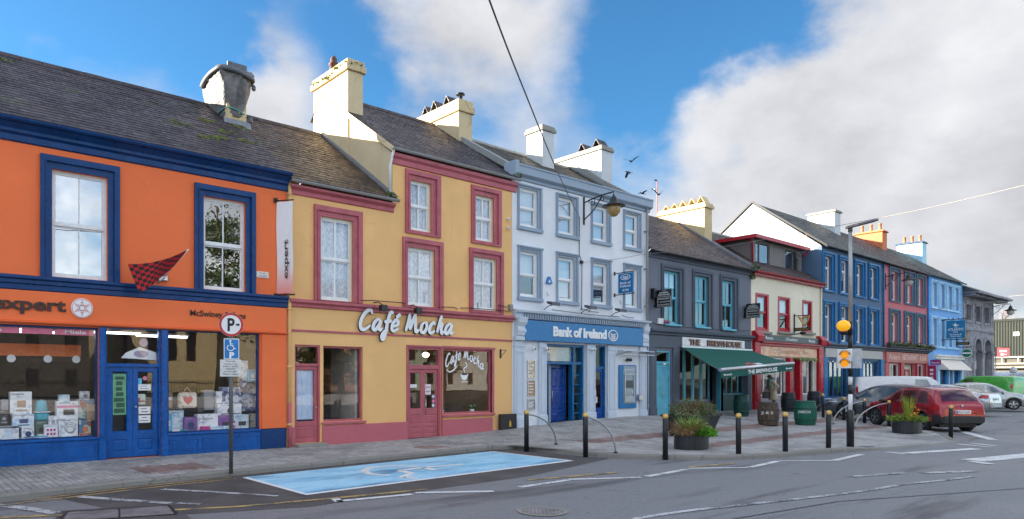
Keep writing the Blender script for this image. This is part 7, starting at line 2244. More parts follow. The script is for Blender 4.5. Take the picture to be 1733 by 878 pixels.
signboard(rp, Vector((X, yL.y, 0)), Vector((0,-1,0)), w_, pt(1690,604,74).z, pt(1690,589,74).z, flat('signal_red_board', (.50,.03,.05), .5), .08)
mb = MB(); f = X-.045; zt = pt(1690,589,74).z
text_into(mb, 'PARKING', (f, yL.y-.2, zt-.42), (0,-1,0), UZ, width=.6, height=.2, offset=.02); mb.box(f-.002, f, yL.y-.75, yL.y-.3, zt-.72, zt-.66); mb.box(f-.002,f,yL.y-.5,yL.y-.3,zt-.78,zt-.6); mb.build('lettering', M_WHITEP, rp)
mb = MB(); mb.tube([(X,yL.y+.2,zt+.08),(X,yL.y-w_-.1,zt+.08)], .04, 6); mb.tube([(X,yL.y+.15,zt+.1),(X,yL.y+.15,.0)], .05, 8); mb.build('post', M_BLACKIRON, rp)

# ------------------------------------------------------------------ parking sign
px_, py_ = gp(391, 797, .0)
sp = thing('parking_sign_post', 'grey post with a round P sign, a blue wheelchair plate and a white text plate', 'sign', (px_, py_, 0))
ts_ = depth_of((px_, py_))
def sz(py): return CAM_H + ts_*(CY-py)/FPX
hp_ = ts_/FPX
MB().tube([(px_,py_,-.05),(px_,py_,sz(531))], .038, 12).build('pole', flat('grey_galvanised_post', (.13,.125,.125), .5, .3), sp)
# the plates face the oncoming traffic, towards the camera side of the road
vd = Vector((-px_, -CAM_D-py_, 0)).normalized(); ang_s = math.atan2(vd.y, vd.x) + math.radians(4)
nf = Vector((math.cos(ang_s), math.sin(ang_s), 0)); ru = Vector((-nf.y, nf.x, 0))   # ru: to the viewer's right
C0 = Vector((px_, py_, 0)) + nf*.05
def disc(mb, c, r, n=32, d=0.0, m=0, r0=None):
 if r0 is None: mb.face([c + nf*d + ru*(r*math.cos(2*math.pi*i/n)) + Vector((0,0,r*math.sin(2*math.pi*i/n))) for i in range(n)], m)
 else:
  for i in range(n):
   a0, a1 = 2*math.pi*i/n, 2*math.pi*(i+1)/n
   P = lambda rr, a: c + nf*d + ru*(rr*math.cos(a)) + Vector((0,0,rr*math.sin(a)))
   mb.face([P(r0,a0),P(r,a0),P(r,a1),P(r0,a1)], m)
cz = sz(549.5); R_ = 20*hp_
M_SRED = flat('sign_red', (.55,.03,.03), .5)
pl = MB()
c_ = C0 + Vector((0,0,cz))
disc(pl, c_, R_, d=.0); disc(pl, c_, R_, d=-.012)
for i in range(32):
 a0, a1 = 2*math.pi*i/32, 2*math.pi*(i+1)/32
 P = lambda a, d: c_ + nf*d + ru*(R_*math.cos(a)) + Vector((0,0,R_*math.sin(a)))
 pl.face([P(a0,0),P(a1,0),P(a1,-.012),P(a0,-.012)])
pl = pl.build('round_sign', M_WHITEP, sp)
mb = MB(); disc(mb, c_, R_*.99, d=.003, r0=R_*.80); mb.build('red_rim', M_SRED, pl)
mb = MB(); text_into(mb, 'P', c_ + nf*.003 - ru*R_*.30 - Vector((0,0,R_*.52)), ru, UZ, width=R_*.58, height=R_*1.05, offset=.03)
o3 = c_ + nf*.003 + ru*R_*.36
mb.face([o3 + Vector((0,0,-.015)), o3 + ru*R_*.18 + Vector((0,0,-.015)), o3 + ru*R_*.18 + Vector((0,0,.015)), o3 + Vector((0,0,.015))]); mb.face([o3+ru*R_*.16+Vector((0,0,-.035)), o3+ru*R_*.36, o3+ru*R_*.16+Vector((0,0,.035))])
mb.build('lettering', M_BLACKP, pl)
def plate(x0, x1, y0, y1, mat, name):
 a = C0 + ru*((x0-397.5)*hp_) ; b = C0 + ru*((x1-397.5)*hp_)
 z0, z1 = sz(y1), sz(y0)
 mb = MB(); mb.prism([(a.x,a.y),(b.x,b.y),(b.x-nf.x*.012,b.y-nf.y*.012),(a.x-nf.x*.012,a.y-nf.y*.012)], 'z', z0, z1)
 return mb.build(name, mat, sp), a, b, z0, z1
w_o, a, b, z0, z1 = plate(385.5, 410.5, 573, 608, M_WHITEP, 'wheelchair_plate')
W, H = (b-a).length, z1-z0
mb = MB(); mb.face([a+ru*W*.05+nf*.002+Vector((0,0,z0+H*.04)), b-ru*W*.05+nf*.002+Vector((0,0,z0+H*.04)), b-ru*W*.05+nf*.002+Vector((0,0,z1-H*.04)), a+ru*W*.05+nf*.002+Vector((0,0,z1-H*.04))])
mb.build('blue_field', flat('sign_blue', (.01,.20,.55), .45), w_o)
mb = MB()
Pp = lambda u, v: a + ru*W*u + nf*.004 + Vector((0,0,z0+H*v))
disc(mb, Pp(.42,.88), W*.075, 12, 0)
ribbon(mb, [Pp(.42,.82),Pp(.43,.66),Pp(.60,.66)], nf, W*.035, 0, taper=False); ribbon(mb, [Pp(.43,.74),Pp(.58,.74)], nf, W*.025, 0, taper=False); ribbon(mb, [Pp(.58,.66),Pp(.68,.50),Pp(.78,.52)], nf, W*.03, 0, taper=False)
ribbon(mb, [Pp(.44 - .0 + .22*math.cos(t_), .56 + .14*math.sin(t_)) for t_ in [2.2+.28*i for i in range(14)]], nf, W*.028, 0, taper=False)
text_into(mb, 'P', Pp(.36,.07), ru, UZ, width=W*.32, height=H*.27, offset=.05)
mb.build('symbol', M_WHITEP, w_o)
t_o, a, b, z0, z1 = plate(379.5, 413.5, 608.5, 637, flat('sign_off_white', (.72,.71,.70), .5), 'text_plate')
W, H = (b-a).length, z1-z0
mb = MB()
for i, (s_, w_) in enumerate((('Parcáil',.45),('Teoranta 2 Uair',.66),('9:00rn - 6:30in',.72),('PARKING',.46),('2 HOUR LIMIT',.62),('9:00am - 6:30pm',.76))):
 text_into(mb, s_, a + ru*W*.5 + nf*.003 + Vector((0,0,z0+H*(.86-.152*i))), ru, UZ, width=W*w_, height=H*.085, align='c', offset=.01)
mb.build('lettering', M_BLACKP, t_o)

# ------------------------------------------------------------------ bollards, hoops, crossing post
def make_bollard(label):
 t = thing('bollard', label, 'bollard', (0,0,0), 'black bollards with gold tops round the widened footpath')
 MB().lathe([(.062,-.12),(.062,.90),(.058,.905)], n=16).build('post', flat('bollard_black', (.017,.02,.024), .42, .2), t)
 MB().lathe([(.064,.862),(.067,.866),(.067,.925),(.064,.93)], n=16, caps=False).build('band', M_GOLD, t)
 MB().lathe([(.062,.929),(.055,.955),(.025,.972),(0,.975)], n=16, caps=False).build('cap', M_GOLD, t)
 return t
BOLL = [(891,757,'bollard with a bent hoop nearest the blue parking bay'), (991,766,'second hooped bollard before the bank on the kerb curve'), (1126,770,'bollard on the kerb beside the grassy round planter'),
  (1250,768,'kerb bollard before the brown barrel with no hoop'), (1329,764,'kerb bollard before the green lettered barrel'), (1402,757.6,'kerb bollard next to the striped crossing post'),
  (1609,737,'bollard by the rear bumper of the red car'), (1504.5,721,'hooped bollard at the door of the red car'), (1463,715,'hooped bollard by the front wheel of the red car'), (1428,710,'hooped bollard at the front of the dark grey car'), (1393,703,'bollard with a level rail beside the dark barrels')]
b0 = None
for px, py, lab in BOLL:
 x, y = gp(px, py, 0.0); z = gz(x, y)
 x, y = gp(px, py, z)
 if b0 is None:
  b0 = make_bollard(lab); b0.location = (x, y, z); b0['group'] = 'black bollards with gold tops round the widened footpath'
 else: copy_thing(b0, (x, y, z), px*.7, lab).rotation_euler = (.012*math.sin(px), .014*math.cos(px*1.7), px*.7)
def hoop(p0, p1, lab, lift=.55):
 a = Vector((*gp(*p0[:2], 0), 0)); a.z = .86
 b = Vector((*gp(*p1, 0.02), 0)); b.z = gz(b.x, b.y) - .05
 pts = []
 for i in range(15):
  t = i/14
  q = a.lerp(b, math.sin(t*math.pi/2)**1.15); q.z = b.z + (a.z-b.z)*math.cos(t*math.pi/2)**.85
  pts.append(q)
 o = thing('hoop_rail', lab, 'hoop rail', (a.x, a.y, 0), 'bent steel hoops joined to the bollards')
 MB().tube(pts, .024, 10).build('bar', flat('worn_steel', (.36,.37,.39), .35, .8), o)
 MB().lathe([(.05,b.z+.05),(.05,b.z+.075),(.03,b.z+.08)], (b.x,b.y,0), 12).build('foot_plate', M_BLACKIRON, o)
hoop((891,757), (941,751), 'steel hoop bending down from the bollard nearest the blue bay')
hoop((991,766), (1042,765), 'steel hoop bending down from the second bollard before the bank')
hoop((1504.5,721), (1447,724), 'steel hoop sweeping down in front of the red car')
hoop((1463,715), (1410,717), 'steel hoop sweeping down before the front wheel of the red car')
hoop((1428,710), (1380,702), 'steel hoop sweeping down beside the dark barrels')
x0, y0 = gp(1393,703,0); x1, y1 = gp(1430,703,0)
o = thing('hoop_rail', 'level steel rail joining the bollard by the dark barrels', 'hoop rail', (x0,y0,0), 'bent steel hoops joined to the bollards')
MB().tube([(x0,y0,.80),(x1,y1,.80)], .024, 8).build('bar', M_STEEL, o)

x, y = gp(1439, 755.6, -.03)
tp_ = depth_of((x, y))
def hz(py): return CAM_H + tp_*(CY-py)/FPX
bp_ = thing('crossing_post', 'black and white banded crossing post with amber globe and signals under a tall street light', 'street light', (x, y, gz(x,y)))
MB().lathe([(.092,gz(x,y)-.1),(.092,hz(697)),(.07,hz(694))], (x,y,0), 18).build('base', M_BLACK, bp_)
bands = [(694,667),(667,651),(651,637.5),(637.5,611),(611,590),(590,566)]
for i, (a, b) in enumerate(bands):
 MB().lathe([(.052,hz(a)),(.052,hz(b))], (x,y,0), 16).build('band', M_WHITE if i % 2 == 0 else M_BLACK, bp_)
MB().lathe([(.058,hz(566)),(.058,hz(545))], (x,y,0), 16).build('collar', M_BLACK, bp_)
MB().lathe([(.05,hz(545)),(.042,hz(386))], (x,y,0), 16).build('column', flat('galvanised_column', (.40,.39,.38), .45, .4), bp_)
rr_ = Vector((SN, -CS, 0))    # along the picture, roughly across the road
cc = Vector((x,y,0))
gc = cc - rr_*(11.5*tp_/FPX); gzc = hz(551)
def mat_globe():
 t = NT('amber_globe'); return t.bsdf((.90,.42,.01), .25, emit=(1.0,.45,.01), estr=.04)
MB().lathe([(.08,gzc-.14),(.135,gzc-.10),(.165,gzc-.03),(.165,gzc+.03),(.13,gzc+.10),(.07,gzc+.14),(0,gzc+.15)], (gc.x,gc.y,0), 22, caps=False).build('globe', mat_globe(), bp_)
mb = MB(); mb.lathe([(.06,gzc-.25),(.10,gzc-.20),(.10,gzc-.15)], (gc.x,gc.y,0), 14); mb.tube([(gc.x,gc.y,gzc-.22),(x,y,hz(566))], .02, 6); mb.build('globe_holder', M_BLACKIRON, bp_)
# signal box faces the camera-side carriageway
vd = Vector((-x, -CAM_D-y, 0)).normalized(); sa = math.atan2(vd.y, vd.x) + math.radians(10)
n2 = Vector((math.cos(sa), math.sin(sa), 0)); r2 = Vector((-n2.y, n2.x, 0))
def obox(c, hw, hd, z0, z1, name, mat, parent, nn=n2, rr=r2):
 P = [c - rr*hw - nn*hd, c + rr*hw - nn*hd, c + rr*hw + nn*hd, c - rr*hw + nn*hd]
 return MB().prism([(p.x,p.y) for p in P], 'z', z0, z1).build(name, mat, parent)
sc_ = cc - r2*(10.5*tp_/FPX) + n2*.10
sb = obox(sc_, 10.3*tp_/FPX, .06, hz(623), hz(591), 'signal_board', M_WHITE, bp_)
M_AMB = NT('amber_lens').bsdf((.85,.30,.01), .2, emit=(1.0,.36,.01), estr=.05)
for k, py in enumerate((600, 614.5)):
 lc_ = sc_ + n2*.062
 mb = MB(); zc = hz(py)
 rows_ = []
 for j in range(5):
  rr = .105*math.cos(j*.36); dd_ = .04*math.sin(j*.36)
  rows_.append([lc_ + n2*dd_ + r2*(rr*math.cos(2*math.pi*i/16)) + Vector((0,0,zc + rr*math.sin(2*math.pi*i/16))) for i in range(17)])
 mb.grid(rows_); mb.build('lens', M_AMB, sb)
 mb = MB(); V0 = [lc_ + r2*(.118*math.cos(t_)) + Vector((0,0,zc+.118*math.sin(t_))) for t_ in [math.pi*i/12 for i in range(13)]]
 mb.grid([V0, [v + n2*.14 - Vector((0,0,.02)) for v in V0]]); mb.build('visor', M_BLACK, sb)
obox(cc + r2*(9*tp_/FPX) - n2*.02, 7.5*tp_/FPX, .05, hz(623), hz(590), 'backing_board', flat('pale_grey_board', (.48,.50,.53), .5), bp_)
# lamp head
hc = cc + rr_*(16*tp_/FPX)
mb = MB()
A_ = cc - rr_*.10 + Vector((0,0,hz(386))); B_ = cc + rr_*.70 + Vector((0,0,hz(373)))
ax = (B_-A_).normalized(); sd_ = ax.cross(Vector((0,0,1))).normalized(); up_ = sd_.cross(ax)
rows_ = []
for u, w, h in ((0,.05,.05),(.12,.09,.055),(.3,.15,.05),(.8,.16,.04),(.97,.14,.03),(1.0,.10,.02)):
 c0 = A_ + (B_-A_)*u
 rows_.append([c0 + sd_*w + up_*0, c0 + sd_*w*.8 + up_*h, c0 - sd_*w*.8 + up_*h, c0 - sd_*w, c0 - sd_*w*.9 - up_*.02, c0 + sd_*w*.9 - up_*.02, c0 + sd_*w])
mb.grid(rows_, 0, False); mb.face(rows_[-1][:6]); mb.face(rows_[0][:6]); mb.tube([cc+Vector((0,0,hz(392))), cc+Vector((0,0,hz(383)))], .055, 10)
mb.build('lamp_head', flat('dark_grey_metal', (.07,.07,.08), .5), bp_)

# ------------------------------------------------------------------ planters
M_TUB = flat('black_planter', (.014,.017,.022), .42)
M_SOIL = flat('dark_soil', (.03,.022,.015), .95)
def blade(mb, p, d, L, w, bend, n=4, m=0):
 d = d.normalized(); side = d.cross(Vector((0,0,1)))
 side = side.normalized() if side.length > .01 else Vector((1,0,0))
 hd = Vector((d.x, d.y, 0)); hd = hd.normalized() if hd.length > .01 else Vector((1,0,0))
 pts = []
 q = Vector(p); v = d.copy()
 for i in range(n+1):
  pts.append(q.copy()); q = q + v*(L/n); v = (v + (hd*.35 - Vector((0,0,1)))*bend/n).normalized()
 V = []
 for i, a in enumerate(pts):
  ww = w*(1 - (i/n)**1.6)*.5 + .0006
  V += [a - side*ww, a + side*ww]
 mb.raw(V, [(2*i, 2*i+1, 2*i+3, 2*i+2) for i in range(n)], m, True)
def leafy(mb, c, r, h, n, rnd, size=.06, m=0):
 for _ in range(n):
  a = rnd.uniform(0, 6.283); q = math.sqrt(rnd.random())*r
  p = Vector((c[0]+q*math.cos(a), c[1]+q*math.sin(a), c[2] + h*rnd.random()*(1-.5*q/r)))
  u = Vector((math.cos(a)*.8+rnd.uniform(-.5,.5), math.sin(a)*.8+rnd.uniform(-.5,.5), rnd.uniform(-.1,.9))).normalized()
  v = u.cross(Vector((rnd.uniform(-1,1),rnd.uniform(-1,1),rnd.uniform(-1,1)))).normalized()
  s = size*rnd.uniform(.6,1.35); nn = u.cross(v)*s*.18
  mb.raw([p, p+u*s*.5+v*s*.28+nn, p+u*s, p+u*s*.5-v*s*.28+nn], [(0,1,2,3)], m)
def round_tub(px, py, rpx, top, lab, ox=1.15, oy=.8):
 x, y = gp(px, py, 0); z = gz(x, y); t = depth_of((x, y)) + .4
 r = rpx*t/FPX; y += .25; x += .2
 h = CAM_H + t*(CY-top)/FPX - z
 o = thing('round_planter', lab, 'planter', (x,y,z))
 n = 64
 V = []
 prof = [(.97,0),(.985,.06),(.985,.9),(1.0,.93),(1.0,1.0),(.93,1.0),(.93,.86)]
 rows_ = []
 for k, (f, u) in enumerate(prof):
  row = []
  for i in range(n+1):
   a = 2*math.pi*i/n
   rr = r*f*(1 - (.012 if (i % 2 and 0 < k < 3) else 0))
   row.append((x+rr*math.cos(a), y+rr*.72*math.sin(a), z+h*u))
  rows_.append(row)
 MB().grid(rows_, 0, False).build('tub', M_TUB, o)
 MB().lathe([(0,z+h*.9),(r*.95,z+h*.86)], (x,y,0), 24, sy=.72, caps=False).build('soil', M_SOIL, o)
 return o, x, y, z+h*.9, r
rp_ = random.Random(21)
M_GRASSG = foliage('grass_green', (.11,.22,.03), (.28,.42,.09)); M_GRASSB = foliage('grass_straw', (.30,.19,.09), (.56,.38,.20)); M_LEAFG = foliage('leaf_bright', (.07,.27,.015), (.20,.46,.05))
M_LEAFP = foliage('leaf_pale', (.20,.24,.12), (.42,.42,.28)); M_LEAFD = foliage('leaf_dull', (.07,.11,.04), (.20,.22,.10))
o, x, y, z, r = round_tub(1178, 761, 35, 735, 'black ribbed round planter on the kerb with bright grass')
pl_ = thing('ornamental_grass', 'straw coloured and green grasses spilling from the round planter near the kerb', 'plant', (x,y,z))
mb = MB()
for _ in range(520):
 a = rp_.uniform(0, 6.283); q = rp_.random()*r*.45
 p = Vector((x - r*.45 + q*math.cos(a), y + q*.7*math.sin(a), z))
 blade(mb, p, Vector((math.cos(a)*.7-.25, math.sin(a)*.6, rp_.uniform(.7,1.5))), rp_.uniform(.38,.70), .014, rp_.uniform(.7,1.9))
mb.build('straw_blades', M_GRASSB, pl_)
mb = MB()
for _ in range(330):
 a = rp_.uniform(0, 6.283); q = rp_.random()*r*.55
 p = Vector((x + q*math.cos(a), y + q*.7*math.sin(a), z))
 blade(mb, p, Vector((math.cos(a)*.5, math.sin(a)*.5, rp_.uniform(.8,1.8))), rp_.uniform(.32,.72), .020, rp_.uniform(.3,1.4))
mb.build('green_blades', M_GRASSG, pl_)
mb = MB(); leafy(mb, (x+r*.35,y-.05,z), r*.85, .30, 800, rp_, .085); mb.build('leaves', M_LEAFG, pl_)
mb = MB(); leafy(mb, (x+r*.72,y-.1,z), r*.36, .42, 150, rp_, .06); mb.build('pale_leaves', M_LEAFP, pl_)

o, x, y, z, r = round_tub(1546, 733, 29, 711, 'black ribbed round planter with yellow flowers before the red car')
pl_ = thing('flowering_plant', 'green spiky plant with orange and yellow flowers in the planter before the red car', 'plant', (x,y,z))
mb = MB(); leafy(mb, (x,y,z), r*.98, .30, 700, rp_, .075); mb.build('leaves', foliage('leaf_olive', (.10,.18,.02), (.30,.36,.07)), pl_)
mb = MB()
for _ in range(150):
 a = rp_.uniform(0, 6.283); q = rp_.random()*r*.16
 blade(mb, Vector((x+r*.25+q*math.cos(a), y+q*.6*math.sin(a), z)), Vector((math.cos(a)*.28, math.sin(a)*.28, 1.4)), rp_.uniform(.4,.95), .024, rp_.uniform(.1,.5))
mb.build('blades', foliage('blade_yellowgreen', (.18,.28,.02), (.40,.44,.07)), pl_)
mb = MB()
for k in range(16):
 p = Vector((x+rp_.uniform(-.8,.75)*r, y-r*.35+rp_.uniform(-.1,.1), z+rp_.uniform(.12,.5)))
 clump(mb, p, .03, 7, rp_, .04, 0, .03)
mb.build('flower', foliage('orange_petal', (.80,.25,.02), (.80,.50,.04)), pl_)
# the tapered planter behind
def square_tub(cx, cy, w0, w1, d, h, lab):
 z = gz(cx, cy)
 o = thing('tapered_planter', lab, 'planter', (cx,cy,z))
 P = lambda w, dd, zz: [(cx-w,cy-dd,zz),(cx+w,cy-dd,zz),(cx+w,cy+dd,zz),(cx-w,cy+dd,zz)]
 a, b, c, d_, e = P(w0,d*w0/w1,z), P(w1,d,z+h), P(w1+.03,d+.03,z+h), P(w1+.03,d+.03,z+h+.05), P(w1-.04,d-.04,z+h+.05)
 mb = MB()
 for L0, L1 in ((a,b),(b,c),(c,d_),(d_,e)):
  for i in range(4): mb.face([L0[i],L0[(i+1)%4],L1[(i+1)%4],L1[i]])
 mb.face(a); mb.build('tub', M_TUB, o)
 MB().face(P(w1-.03,d-.03,z+h+.01)).build('soil', M_SOIL, o)
 return o, z+h
qx, qy = gp(1170, 734, .06)
o, zt = square_tub(qx, qy, .6, .86, .5, .62, 'black tapered planter between the grassy round planter and the turquoise door')
pl_ = thing('shrub', 'wispy brown and green shrub in the tapered planter', 'plant', (qx,qy,zt))
mb = MB(); leafy(mb, (qx+.1,qy,zt), .7, .62, 850, rp_, .075); mb.build('leaves', M_LEAFD, pl_)
mb = MB()
for _ in range(320):
 a = rp_.uniform(0,6.283); q = rp_.random()*.55
 blade(mb, Vector((qx+.1+q*math.cos(a), qy+q*.5*math.sin(a), zt)), Vector((math.cos(a)*.6, math.sin(a)*.5, rp_.uniform(.8,1.6))), rp_.uniform(.35,.85), .012, rp_.uniform(.3,1.1))
mb.build('twigs', foliage('twig_brown', (.16,.11,.05), (.36,.28,.15)), pl_)
mb = MB(); leafy(mb, (qx-.55,qy-.2,zt), .35, .35, 120, rp_, .05); mb.build('pale_leaves', M_LEAFP, pl_)

# ------------------------------------------------------------------ barrels
def barrel(px, py, w, top, mat, lab, hoopm, word=None, lidm=None, ribs=18, yoff=0.0):
 x, y = gp(px, py, 0); z = gz(x, y); x, y = gp(px, py, z); t = depth_of((x, y)) + .25
 u = Vector((x, y+CAM_D, 0)).normalized(); x += u.x*.3; y += u.y*.3; z = gz(x, y)
 r = w*t/FPX/2; h = CAM_H + t*(CY-top)/FPX - z
 o = thing('barrel', lab, 'barrel', (x,y,z))
 n = ribs*4
 prof = [(.82,0),(.90,.12),(.97,.28),(1.0,.48),(.98,.68),(.91,.86),(.84,.985),(.80,1.0),(.77,.985),(.76,.955)]
 rows_ = []
 for f, v in prof:
  rows_.append([(x+r*f*(1-(.012 if i % 4 == 0 else 0))*math.cos(2*math.pi*i/n), y+r*f*(1-(.012 if i % 4 == 0 else 0))*math.sin(2*math.pi*i/n), z+h*v) for i in range(n+1)])
 MB().grid(rows_, 0, True).build('staves', mat, o)
 MB().lathe([(0,z+h*.965),(r*.775,z+h*.962)], (x,y,0), 24, caps=False).build('lid', lidm or mat, o)
 for v in (.04,.24,.70,.95):
  def rad(v_):
   for (f0,v0),(f1,v1) in zip(prof, prof[1:]):
    if v0 <= v_ <= v1: return r*(f0+(f1-f0)*(v_-v0)/(v1-v0))
   return r*.82
  MB().lathe([(rad(v-.03)+.004,z+h*(v-.03)),(rad(v-.03)+.011,z+h*(v-.028)),(rad(v+.03)+.011,z+h*(v+.028)),(rad(v+.03)+.004,z+h*(v+.03))], (x,y,0), 32, caps=False).build('hoop', hoopm, o)
 if word:
  mb = MB(); v, f = _text_mesh(word, 0, .02)
  x0_ = min(p[0] for p in v); x1_ = max(p[0] for p in v)
  a0 = math.atan2(-CAM_D-y, -x)
  wid = 1.15 if len(word) > 3 else .7
  V = []
  for p in v:
   k = (p[0]-x0_)/(x1_-x0_) - .5
   a = a0 + k*wid - .12; zz = z + h*(.50 + p[1]*.15)
   V.append((x + (r*1.012)*math.cos(a), y + (r*1.012)*math.sin(a), zz))
  mb.raw(V, f); mb.build('lettering', flat('faded_white_print', (.62,.62,.60), .6), o)
 return o, x, y, z, r, h
def mat_oak():
 t = NT('old_oak'); w = t.world((6,6,.7))
 return t.bsdf(t.mix(t.rng(t.noise(w, 3, 6, .65), .3, .7), (.035,.025,.020), (.14,.10,.075)), .75, 0, t.bump(t.noise(w, 8, 4), .4, .01), .3)
M_OAK = mat_oak(); M_BGREEN = wallpaint('barrel_green', (.010,.115,.075), (.03,.04,.03), .6, .5); M_BGREEND = wallpaint('barrel_dark_green', (.008,.05,.045), (.02,.02,.02), .4, .4); M_BNAVY = wallpaint('barrel_blue_black', (.016,.022,.032), (.03,.03,.03), .4, .45)
M_HOOP = flat('rusty_hoop', (.075,.058,.05), .6, .3)
barrel(1300, 720, 34, 680, M_OAK, 'weathered brown oak barrel standing in the middle of the widened footpath', M_HOOP, 'JJ & S')
barrel(1363, 719.5, 35, 678, M_BGREEN, 'bright green barrel lettered in white beside the brown one', flat('green_hoop', (.006,.07,.05), .5), 'JAMESON', flat('barrel_lid_red', (.16,.06,.05), .5))
barrel(1255, 700, 26, 668, M_BGREEND, 'dark green barrel against the green panel under the awning', flat('green_hoop', (.006,.07,.05), .5))
barrel(1334, 693.5, 23, 664, M_BNAVY, 'blue black barrel by the crimson pillar behind the person', flat('black_hoop', (.02,.02,.022), .5))
barrel(1378, 692, 22, 662, M_BNAVY, 'blue black barrel behind the green lettered barrel', flat('black_hoop', (.02,.02,.022), .5), None, flat('barrel_lid_red', (.16,.06,.05), .5))

# ------------------------------------------------------------------ bracket lamps on the walls
def wall_lamp(X, z, reach, s, lab, glassc=(.36,.24,.09), side=1):
 o = thing('wall_lamp', lab, 'street lamp', (X, 0, z))
 mb = MB(); mb.bbox(X-.04*s, X+.04*s, -.05, .0, z-.62*s, z+.62*s, .01)
 for q in (-.62, .62): mb.lathe([(0,z+q*s-.06*s),(.05*s,z+q*s),(0,z+q*s+.06*s)], (X,-.03,0), 8, caps=False)
 mb.tube(smooth_line([(X,-.03,z+.38*s),(X,-reach*.5,z+.52*s),(X,-reach,z+.56*s)], 6), .032*s, 6)
 mb.tube(smooth_line([(X,-.03,z-.42*s),(X,-reach*.35,z-.05*s),(X,-reach*.62,z+.50*s)], 6), .028*s, 6)
 sp_ = []
 for i in range(22):
  a = i*.42; rr = .21*s*(1 - i/26)
  sp_.append((X, -reach*.30 + rr*math.cos(a), z+.30*s + rr*math.sin(a)))
 mb.tube(sp_, .022*s, 5)
 sp_ = []
 for i in range(16):
  a = 2+i*.42; rr = .13*s*(1 - i/20)
  sp_.append((X, -reach*.62 + rr*math.cos(a), z+.36*s + rr*math.sin(a)))
 mb.tube(sp_, .018*s, 5)
 mb.build('bracket', M_BLACKIRON, o)
 c = (X, -reach, 0); zt = z + .17*s
 MB().lathe([(0,zt+.42*s),(.02*s,zt+.30*s),(.05*s,zt+.20*s),(.12*s,zt+.14*s),(.16*s,zt+.02*s),(.18*s,zt-.10*s),(.50*s,zt-.24*s),(.52*s,zt-.28*s),(.30*s,zt-.25*s),(.2*s,zt-.22*s)], c, 22, caps=False).build('hood', flat('lamp_hood_black', (.02,.022,.025), .4, .3), o)
 t = NT('lamp_glass_' + str(round(X)))
 gm = t.bsdf(glassc, .12, 0, None, .6)
 MB().lathe([(.29*s,zt-.25*s),(.32*s,zt-.36*s),(.28*s,zt-.55*s),(.14*s,zt-.72*s),(0,zt-.76*s)], c, 20, caps=False).build('glass_bowl', gm, o)
 return o
wall_lamp(fx(987.5), fz(987.5, 357), 1.35, .78, 'black scrolled bracket lamp with amber glass on the bank wall')
wall_lamp(fx(1498), fz(1498, 476), 1.3, .75, 'black scrolled bracket lamp with pale glass on the pink house', (.55,.48,.42))
wall_lamp(74.6, fz(1681, 526), 1.25, .85, 'black bracket lamp at the far corner of the stone building', (.6,.55,.5))

# ------------------------------------------------------------------ overhead wires
def wire(pts, r, mat, lab, name='overhead_wire'):
 o = thing(name, lab, 'wire', pts[0]); MB().tube(smooth_line(pts, 8), r, 6).build('cable', mat, o); return o
P1 = Vector((fx(981,-.06), -.06, fz(981,368,-.06)))
P0 = pt(826, -6, 9.5)
d01 = P0 - P1
wire([P1, P1 + d01*.25 + Vector((0,0,-.14)), P1 + d01*.5 + Vector((0,0,-.20)), P1 + d01*.75 + Vector((0,0,-.14)), P0, P0 + d01*.3 + Vector((0,0,.5))], .014, M_BLACK, 'black overhead wire dropping from the sky to the bank wall')
M_FEST = flat('pale_rope_light', (.24,.23,.22), .6)
PA = Vector((fx(985,-.06), -.06, fz(985,444,-.06)))
def wp(px, py, t): return pt(px, py, t)
PB, PC, PD, PE = wp(1100,429,26.0), wp(1345,395,21.5), wp(1560,354,18.5), wp(1760,307,16)
wire([PA, (PA+PB)/2 + Vector((0,0,-.04)), PB, wp(1220,418,23.6), PC, wp(1450,376,20), PD, wp(1660,331,17.2), PE, PE + (PE-PD)*.6], .0075, M_FEST, 'pale rope light strung from the bank wall across the street', 'rope_light')
PF, PG = Vector((74.6,-1.0,8.3)), wp(1760,497,60)
wire([Vector((58.2,-.1,6.6)), Vector((66,-.9,7.6)), PF, wp(1705,502,66), PG], .022, M_FEST, 'pale wire slung past the eaves of the stone building', 'overhead_wire')

